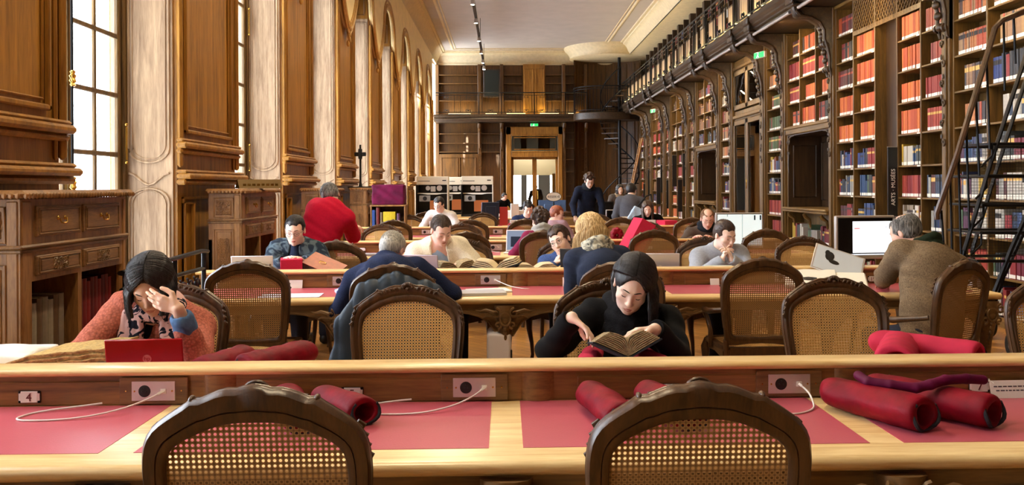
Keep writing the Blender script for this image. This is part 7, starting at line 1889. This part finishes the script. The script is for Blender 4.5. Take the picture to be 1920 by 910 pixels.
slab('pink_box', 2.62, 13.75, DZ_, .22, .30, .20, (0, 0, .3), 'pink box at the fourth desk right of the long-haired woman', 'box', pinkb)
slab('pink_box', 2.95, 13.9, DZ_, .34, .3, .14, (0, 0, -.2), 'darker pink box beside the bookcases at the fourth desk', 'box', plain('dark_pink_cloth', (.66, .10, .24), .8))
t = slab('pink_folder', .14, 13.35, DZ_, .26, .012, .16, (0, .30, .1), 'pointed pink folder in front of the white laptop at the fourth desk', 'folder', pinkb)
slab('red_folder', -.02, 16.8, DZ_, .16, .05, .36, (0, 0, 0), 'red folder standing beside the monitor seen from behind', 'folder', plain('brick_red_card', (.70, .18, .16), .6))
slab('printer', .26, 17.2, DZ_, .40, .3, .28, (0, 0, 0), 'white printer with papers on the fifth desk', 'printer', whitep)
slab('paper_stack', .20, 17.0, DZ_+.0, .16, .1, .42, (0, 0, .1), 'tall white stack of papers beside the white printer', 'paper', M['white'])
slab('grey_box', 1.42, 13.9, DZ_, .18, .16, .13, (0, 0, .1), 'small dark grey box with cards before the standing man', 'box', trimm); card(1.43, 13.9, DZ_+.13, .11, .08, 'white card standing in the dark grey box', 0)
card(1.98, 14.05, DZ_, .13, .26, 'tall white leaflet standing right of the standing man', 0, .1)
slab('blue_box', .62, 17.5, DZ_, .32, .2, .12, (0, 0, 0), 'bright blue box far down the room left of the RESERVE sign', 'box', plain('bright_blue', (.08, .12, .80), .5))
# cloth bag of the grey coat person
t = thing('tote_bag', 'pale blue tote bag hanging from the shoulder of the person in the grey coat', 'bag', (2.20, 14.84, .80)); t.rotation_euler = (0, .55, 0); F_ = Field(); F_.box((2.20, 14.75, 1.0), (.12, .035, .14), rad=.02)
fmesh('bag_body', F_, .010, cloth('pale_blue_canvas', (.72, .80, .90)), t, (2.20, 14.75, .80), disp=wrinkle(.006, 30, 30, 30, 2)); m = MB(); m.tube([(-.10, -.03, .33), (-.05, .02, .60), (.02, .10, .68)], .012, 6); m.tube([(.10, -.03, .33), (.08, .02, .58), (.02, .10, .68)], .012, 6); m.build('strap', trimm, t)
# oval RESERVE sign
t = thing('oval_sign', 'oval cream sign lettered RESERVE on a thin pole', 'sign', (.92, 16.0, DZ_)); m = MB(); m.lathe([(.012, 0), (.012, .47)], n=8); m.lathe([(.08, 0), (.07, .012)], n=16); m.build('pole', M['iron'], t)
m = MB(); m.lathe([(.148, -.008), (.148, .008)], (0, 0, .565), 32, 'y', sy=.60); m.build('sign_rim', M['iron'], t); m = MB(); m.lathe([(.138, -.011), (.138, .011)], (0, 0, .565), 32, 'y', sy=.58); sg_ = m.build('sign_face', plain('cream_sign', (.90, .84, .76), .5), t)
text_mesh('RESERVE', .062, M['black'], sg_, (0, -.0118, .543), (PI/2, 0, 0), align='CENTER')
# purple velvet box on its book trolley, microform scanners
t = thing('book_trolley', 'wooden book trolley by the left wall under the purple velvet box', 'trolley', (-1.95, 13.2+1.3, 0)); Y0 = 0
m = MB(); m.box(-.30, .30, -.2, .2, 1.20, 1.225, .004); m.build('top_board', M['oak_cab'], t); m = MB(); m.box(-.29, .29, -.2, .2, .78, .80, .004); m.build('shelf_board', M['oak_cab'], t)
for x in (-.29, .27): m = MB(); m.box(x, x+.02, -.2, .2, .12, 1.2, .003); m.build('side_board', M['oak_cab'], t)
m = MB(); m.box(-.28, .28, .18, .2, .12, 1.2); m.build('back_board', M['dark_v'], t)
for sx in (-.25, .25):
    for sy in (-.16, .16): m = MB(); m.lathe([(.05, -.015), (.06, 0), (.05, .015)], (sx, sy, .06), 14, 'x'); m.box(sx-.02, sx+.02, sy-.02, sy+.02, .06, .13); m.build('wheel', M['rubber'], t)
for x, w, h, c, lab in ((-.24, .05, .34, (.12, .30, .62), 'tall blue book on the trolley'), (-.17, .05, .38, (.42, .08, .08), 'tall dark red book on the trolley'), (-.11, .03, .30, (.50, .42, .30), 'thin tan book on the trolley'), (.02, .20, .31, (.86, .78, .14), 'broad yellow album on the trolley'), (.17, .04, .28, (.40, .25, .40), 'mauve book on the trolley')):
    me = book_mesh(w, .18, h, [bookmat(c), M['pages']]); o = link('book', me, None, (-1.95+x, 14.5-.19, .801), (0, 0, PI/2)); tag(o, lab, 'book')
F_ = Field(); F_.box((-1.95, 14.5, 1.226+.17), (.25, .17, .15), rad=.018); tag(fmesh('velvet_box', F_, .010, velvet3, None, disp=wrinkle(.007, 20, 16, 26, 4)), 'purple velvet covered box on top of the book trolley', 'box')
def scanner(x, y, label, sc=1.0):
    t = thing('microform_scanner', label, 'scanner', (x, y, .74)); g = plain('putty_casing', (.88, .84, .76), .5) if not _sc else _sc[0]; _sc.append(g); w = .42*sc
    m = MB(); m.box(-w, w, -.05, .35, .84, 1.06, .012); m.build('head', g, t)
    for s in (-1, 1): m = MB(); m.box(s*w-.025 if s > 0 else -w, s*w if s > 0 else -w+.025, -.25, .35, 0, .84, .006); m.build('side_wall', g if s > 0 else M['black'], t)
    m = MB(); m.box(-w, w, .30, .35, 0, .84); m.box(-w, w, -.2, .35, 0, .06); m.build('inner_shell', M['black'], t)
    m = MB(); m.box(-w+.03, w-.03, -.10, .10, .60, .622, .004); m.prism([(-w+.03, .622), (w-.03, .622), (.12, .58), (-.12, .58)][::-1], -.12, -.10, 'y'); m.build('glass_carrier', M['white'], t)
    m = MB(); m.lathe([(.07, -.02), (.075, .0), (.05, .02)], (.18, -.03, .75), 16, 'y'); m.lathe([(.06, -.02), (.06, .0)], (-.12, -.03, .75), 16, 'y'); m.box(-.05, .08, -.06, 0, .66, .80, .01); m.build('lens_unit', M['alu'], t)
    m = MB(); m.box(-.34*sc, -.05, -.16, -.14, .40, .56, .004); m.build('control_panel', plain('grey_panel', (.6, .6, .6), .5) , t); m = MB(); m.lathe([(.055, -.175), (.055, -.165)], (-.19*sc, 0, .48), 18, 'y'); m.build('dial', M['black'], t)
    m = MB(); m.box(-.10, .28, .27, .30, .12, .42, .004); m.build('orange_window', plain('orange_screen', (.70, .30, .14), .4, emit=(.5, .16, .05), estr=.4), t)
    text_mesh('PRO', .05, M['iron'], t, (.22*sc, -.052, .96), (PI/2, 0, 0)) if 0 else None
    m = MB(); m.box(-w+.04, -w+.35, -.052, -.05, .93, .945); m.box(w-.16, w-.06, -.052, -.05, .94, .965); m.build('name_strip', M['iron'], t)
_sc = []
scanner(-1.90, 22.6, 'putty-coloured microform scanner with a black interior, behind the young man in the pale shirt'); scanner(-.72, 22.6, 'putty-coloured microform scanner with a black interior, left of the glass door'); scanner(-1.42, 24.3, 'smaller-looking scanner partly hidden between the two front scanners', .8)
t = thing('scanner_table', 'long plain table carrying the microform scanners', 'table', (-1.3, 23.2, 0)); m = MB(); m.box(-1.2, 1.15, -1.0, 1.5, .70, .74, .006); m.build('table_top', M['beech'], t)
for sx in (-1.1, 1.05):
    for sy in (-.9, 1.4): m = MB(); m.box(sx-.03, sx+.03, sy-.03, sy+.03, 0, .70, .004); m.build('leg', M['dark_v'], t)
t = thing('white_locker', 'tall white locker between the scanners', 'locker', (-1.30, 25.9, 0)); m = MB(); m.box(-.22, .16, 0, .4, 0, 1.82, .006); m.build('locker_body', whitep, t); m = MB(); m.box(-.20, .14, -.012, 0, .05, 1.78, .003); m.build('locker_door', whitep, t)
# white heater under the second desk, jacket on the chair
t = thing('portable_heater', 'white portable heater standing on the floor behind the carved desk leg', 'heater', (-.10, 6.0, 0)); t.location = (at(936, 640, Y=5.98).x, 5.98, 0); F_ = Field(); F_.box((0, 0, .27), (.055, .11, .22), rad=.03)
fmesh('casing', F_, .008, whitep, t, (0, 0, 0)); m = MB(); m.box(.02, .09, -.13, -.115, .10, .40, .004); m.build('grille', M['black'], t); m = MB(); m.box(-.07, .07, -.12, .12, 0, .03, .005); m.build('foot', M['black'], t)
# jacket: a quilted shell over the chair back
F_ = Field(); jm = plain('petrol_blue_nylon', (.13, .20, .27), .5, bump=.25, bscale=25)
def jp(px, py, Y): return np.array(at(px, py, Y=Y))
Yj = 5.22
for a, b, r0, r1 in (((690, 552), (740, 535), .05, .055), ((740, 535), (800, 552), .055, .05), ((690, 552), (655, 610), .055, .06), ((655, 610), (645, 690), .065, .07), ((700, 570), (690, 700), .08, .09), ((750, 560), (745, 700), .09, .09), ((800, 560), (800, 700), .06, .06), ((645, 690), (640, 760), .075, .07), ((800, 552), (838, 575), .045, .035)):
    F_.cone(jp(*a, Yj), jp(*b, Yj), r0, r1, k=.05, squash=((0, 1, 0), .55))
j_ = fmesh('hanging_jacket', F_, .007, jm, None, disp=lambda x, y, z: -.006*np.abs(np.sin(x*38+z*6+1.5*np.sin(z*5)))); tag(j_, 'petrol blue quilted jacket hung over the chair of the navy sweater man', 'jacket')
# left wall pieces: iron rail end, black stand, sign board
t = thing('iron_railing', 'short dark iron railing with scrollwork beside the left cabinet', 'railing', (-2.22, 5.75, 0)); m = MB(); m.tube([(0, -.75, 1.03), (0, .55, 1.06), (0, .66, 1.05)], .026, 8, flat=.6); m.tube([(0, -.75, .93), (0, .62, .93)], .015, 6); m.build('handrail', M['iron'], t)
m = MB()
for y in (-.70, .05, .60): m = MB(); m.tube([(0, y, 0), (0, y, 1.04)], .017, 6); m.build('post', M['iron'], t)
m = MB()
for y in (.20, .33, .46):
    for z in (.82, .66, .50): scroll(m, (0, y, z), .055, 1.3, .010, 'x', 1 if (y+z)*100 % 2 < 1 else -1); m.tube([(0, y-.06, z+.07), (0, y+.06, z-.07)], .008, 5)
m.build('scrollwork', M['iron'], t)
t = thing('black_stand', 'black upright copy stand on top of the fourth cabinet by the windows', 'stand', (-2.52, 15.0, 1.516)); m = MB(); m.box(-.20, .20, -.12, .12, 0, .02, .004); m.build('foot', M['black'], t); m = MB(); m.tube([(0, 0, .02), (0, 0, .10), (0, 0, .75)], [.035, .018, .018], 8); m.build('column', M['black'], t); m = MB(); m.box(-.10, .10, -.03, .03, .55, .62, .01); m.box(-.03, .03, -.05, .03, .50, .68, .01); m.build('clamp', M['black'], t)
t = thing('tent_sign', 'small gilt tent sign on top of the second cabinet', 'sign', (-2.50, 8.05, 1.516)); m = MB(); m.prism([(-.055, 0), (.055, 0), (0, .085)], -.0, .42, 'y'); m.build('sign_body', plain('bronze_board', (.42, .32, .14), .4, metal=.4), t); t.rotation_euler = (0, 0, -.9)
m = MB()
for q in range(8): m.box(.036, .040, .04+.045*q, .07+.045*q, .025, .045)
m.build('letter_marks', M['brass'], t)
# ------------------------------------------------------------------ rolling library stair at the right
t = thing('rolling_stair', 'black iron rolling stair with a wooden handrail and mesh treads before the near bookcase', 'stair', (4.1, 7.6, 0))
ox, oy = 4.1, 7.6
def L3(px, py, Y): p = at(px, py, Y=Y); return (p.x-ox, p.y-oy, p.z)
def strut(name, pts, r, mat, n=8, **k): m = MB(); m.tube(pts, r, n, **k); return m.build(name, mat, t)
Yn, Yf_ = 7.3, 8.0
strut('wooden_handrail', [L3(1757, 412, Yn), L3(1756, 402, Yn), L3(1795, 290, Yn), L3(1866, 52, Yn), L3(1880, 38, Yn), L3(1925, 20, Yn), L3(1990, 10, Yn)], [.024, .026, .026, .026, .026, .026, .026], M['chair'])
for a, b in (((1765, 395), (1770, 470)), ((1782, 335), (1786, 520)), ((1797, 290), (1802, 480)), ((1812, 240), (1818, 440)), ((1830, 180), (1836, 330)), ((1850, 110), (1856, 280)), ((1882, 42), (1884, 170)), ((1901, 32), (1904, 120))):
    strut('baluster', [L3(*a, Yn), L3(*b, Yn)], .011, M['iron'], 6)
for Yq, dx in ((Yn, 0), (Yf_, 75)):
    strut('stringer', [L3(1808+dx*.2, 470, Yq), L3(1850+dx*.2, 330, Yq), L3(1895+dx*.2, 190, Yq), L3(1935+dx*.2, 70, Yq)], .030, M['iron'], 6, flat=.45)
    strut('leg', [L3(1808+dx*.2, 470, Yq), L3(1792+dx*.5, 560, Yq), L3(1790+dx*.5, 630, Yq)], .022, M['iron'], 6)
strut('brace', [L3(1935, 400, Yf_), L3(1880, 520, Yf_), L3(1850, 610, Yf_)], .026, M['iron'], 6); strut('brace', [L3(1935, 380, Yn), L3(1895, 470, Yn), L3(1860, 560, Yn)], .022, M['iron'], 6)
mesh_m, nt, b_ = newmat('wire_mesh'); tc_ = nt.nodes.new('ShaderNodeTexCoord'); b_.inputs['Base Color'].default_value = (.02, .02, .02, 1)
w1 = nt.nodes.new('ShaderNodeTexBrick'); w1.offset = 0; w1.inputs['Scale'].default_value = 1; w1.inputs['Brick Width'].default_value = .028; w1.inputs['Row Height'].default_value = .028; w1.inputs['Mortar Size'].default_value = .0016; w1.inputs['Mortar Smooth'].default_value = 0
sx_ = nt.nodes.new('ShaderNodeMapping'); sx_.inputs['Rotation'].default_value = (0, 0, 0); uvn = nt.nodes.new('ShaderNodeUVMap'); nt.links.new(uvn.outputs[0], w1.inputs['Vector']); nt.links.new(w1.outputs['Fac'], b_.inputs['Alpha'])
for i, (px, py) in enumerate(((1880, 270), (1862, 330), (1848, 385), (1836, 437), (1822, 490))):
    a, b = L3(px-20+8*i, py, Yn), L3(px+150, py, Yn); m = MB(); m.tube([a, b], .014, 6); m.tube([(a[0], a[1]+.55, a[2]), (b[0], b[1]+.55, b[2])], .014, 6); m.tube([a, (a[0], a[1]+.55, a[2])], .014, 6); m.build('tread_frame', M['iron'], t)
    m = MB(); m.add([a, b, (b[0], b[1]+.55, b[2]), (a[0], a[1]+.55, a[2])], [(0, 1, 2, 3)]); 
    if i < 4: m.add([(a[0]+.1, a[1]+.50, a[2]), (b[0], b[1]+.50, b[2]), (b[0], b[1]+.50, b[2]-.24), (a[0]+.16, a[1]+.50, a[2]-.22)], [(0, 1, 2, 3)])
    me = m.mesh('tread_mesh', mesh_m, smooth=False); uv = me.uv_layers.new(name='UVMap')
    for p in me.polygons:
        flatp = abs(p.normal.z) > .5
        for li in p.loop_indices: v = me.vertices[me.loops[li].vertex_index].co; uv.data[li].uv = (v.x, v.y if flatp else v.z)
    link('tread_mesh', me, t)
    strut('riser_hoop', [a, (a[0]-.0, a[1], a[2]-.10), (a[0]-.10, a[1], a[2]-.20)], .010, M['iron'], 6)
for px, py, Yw in ((1852, 600, 8.3), (1905, 640, 7.2)):
    p = at(px, py, Y=Yw); m = MB(); m.lathe([(.03, -.03), (.12, -.028), (.135, 0), (.12, .028), (.03, .03)], (p.x-ox, p.y-oy, .135), 24, 'x'); w_ = m.build('wheel', M['rubber'], t); m = MB(); m.lathe([(.06, -.034), (.02, -.036)], (p.x-ox, p.y-oy, .135), 16, 'x'); m.lathe([(.06, .034), (.02, .036)], (p.x-ox, p.y-oy, .135), 16, 'x'); m.build('hub', M['alu'], w_)
# thin library ladder far down the bookcase wall
t = thing('leaning_ladder', 'slim wooden ladder leaning on the farthest bookcase', 'ladder', (4.75, 31.6, 0))
for y in (-.2, .2): m = MB(); m.tube([(-.35, y, 0), (.35, y, 3.3)], .03, 6); m.build('ladder_rail', M['gold_oak'], t)
for q in range(10): m = MB(); f_ = (q+1)/11; m.tube([(-.35+.7*f_, -.2, 3.3*f_), (-.35+.7*f_, .2, 3.3*f_)], .018, 6); m.build('rung', M['gold_oak'], t)
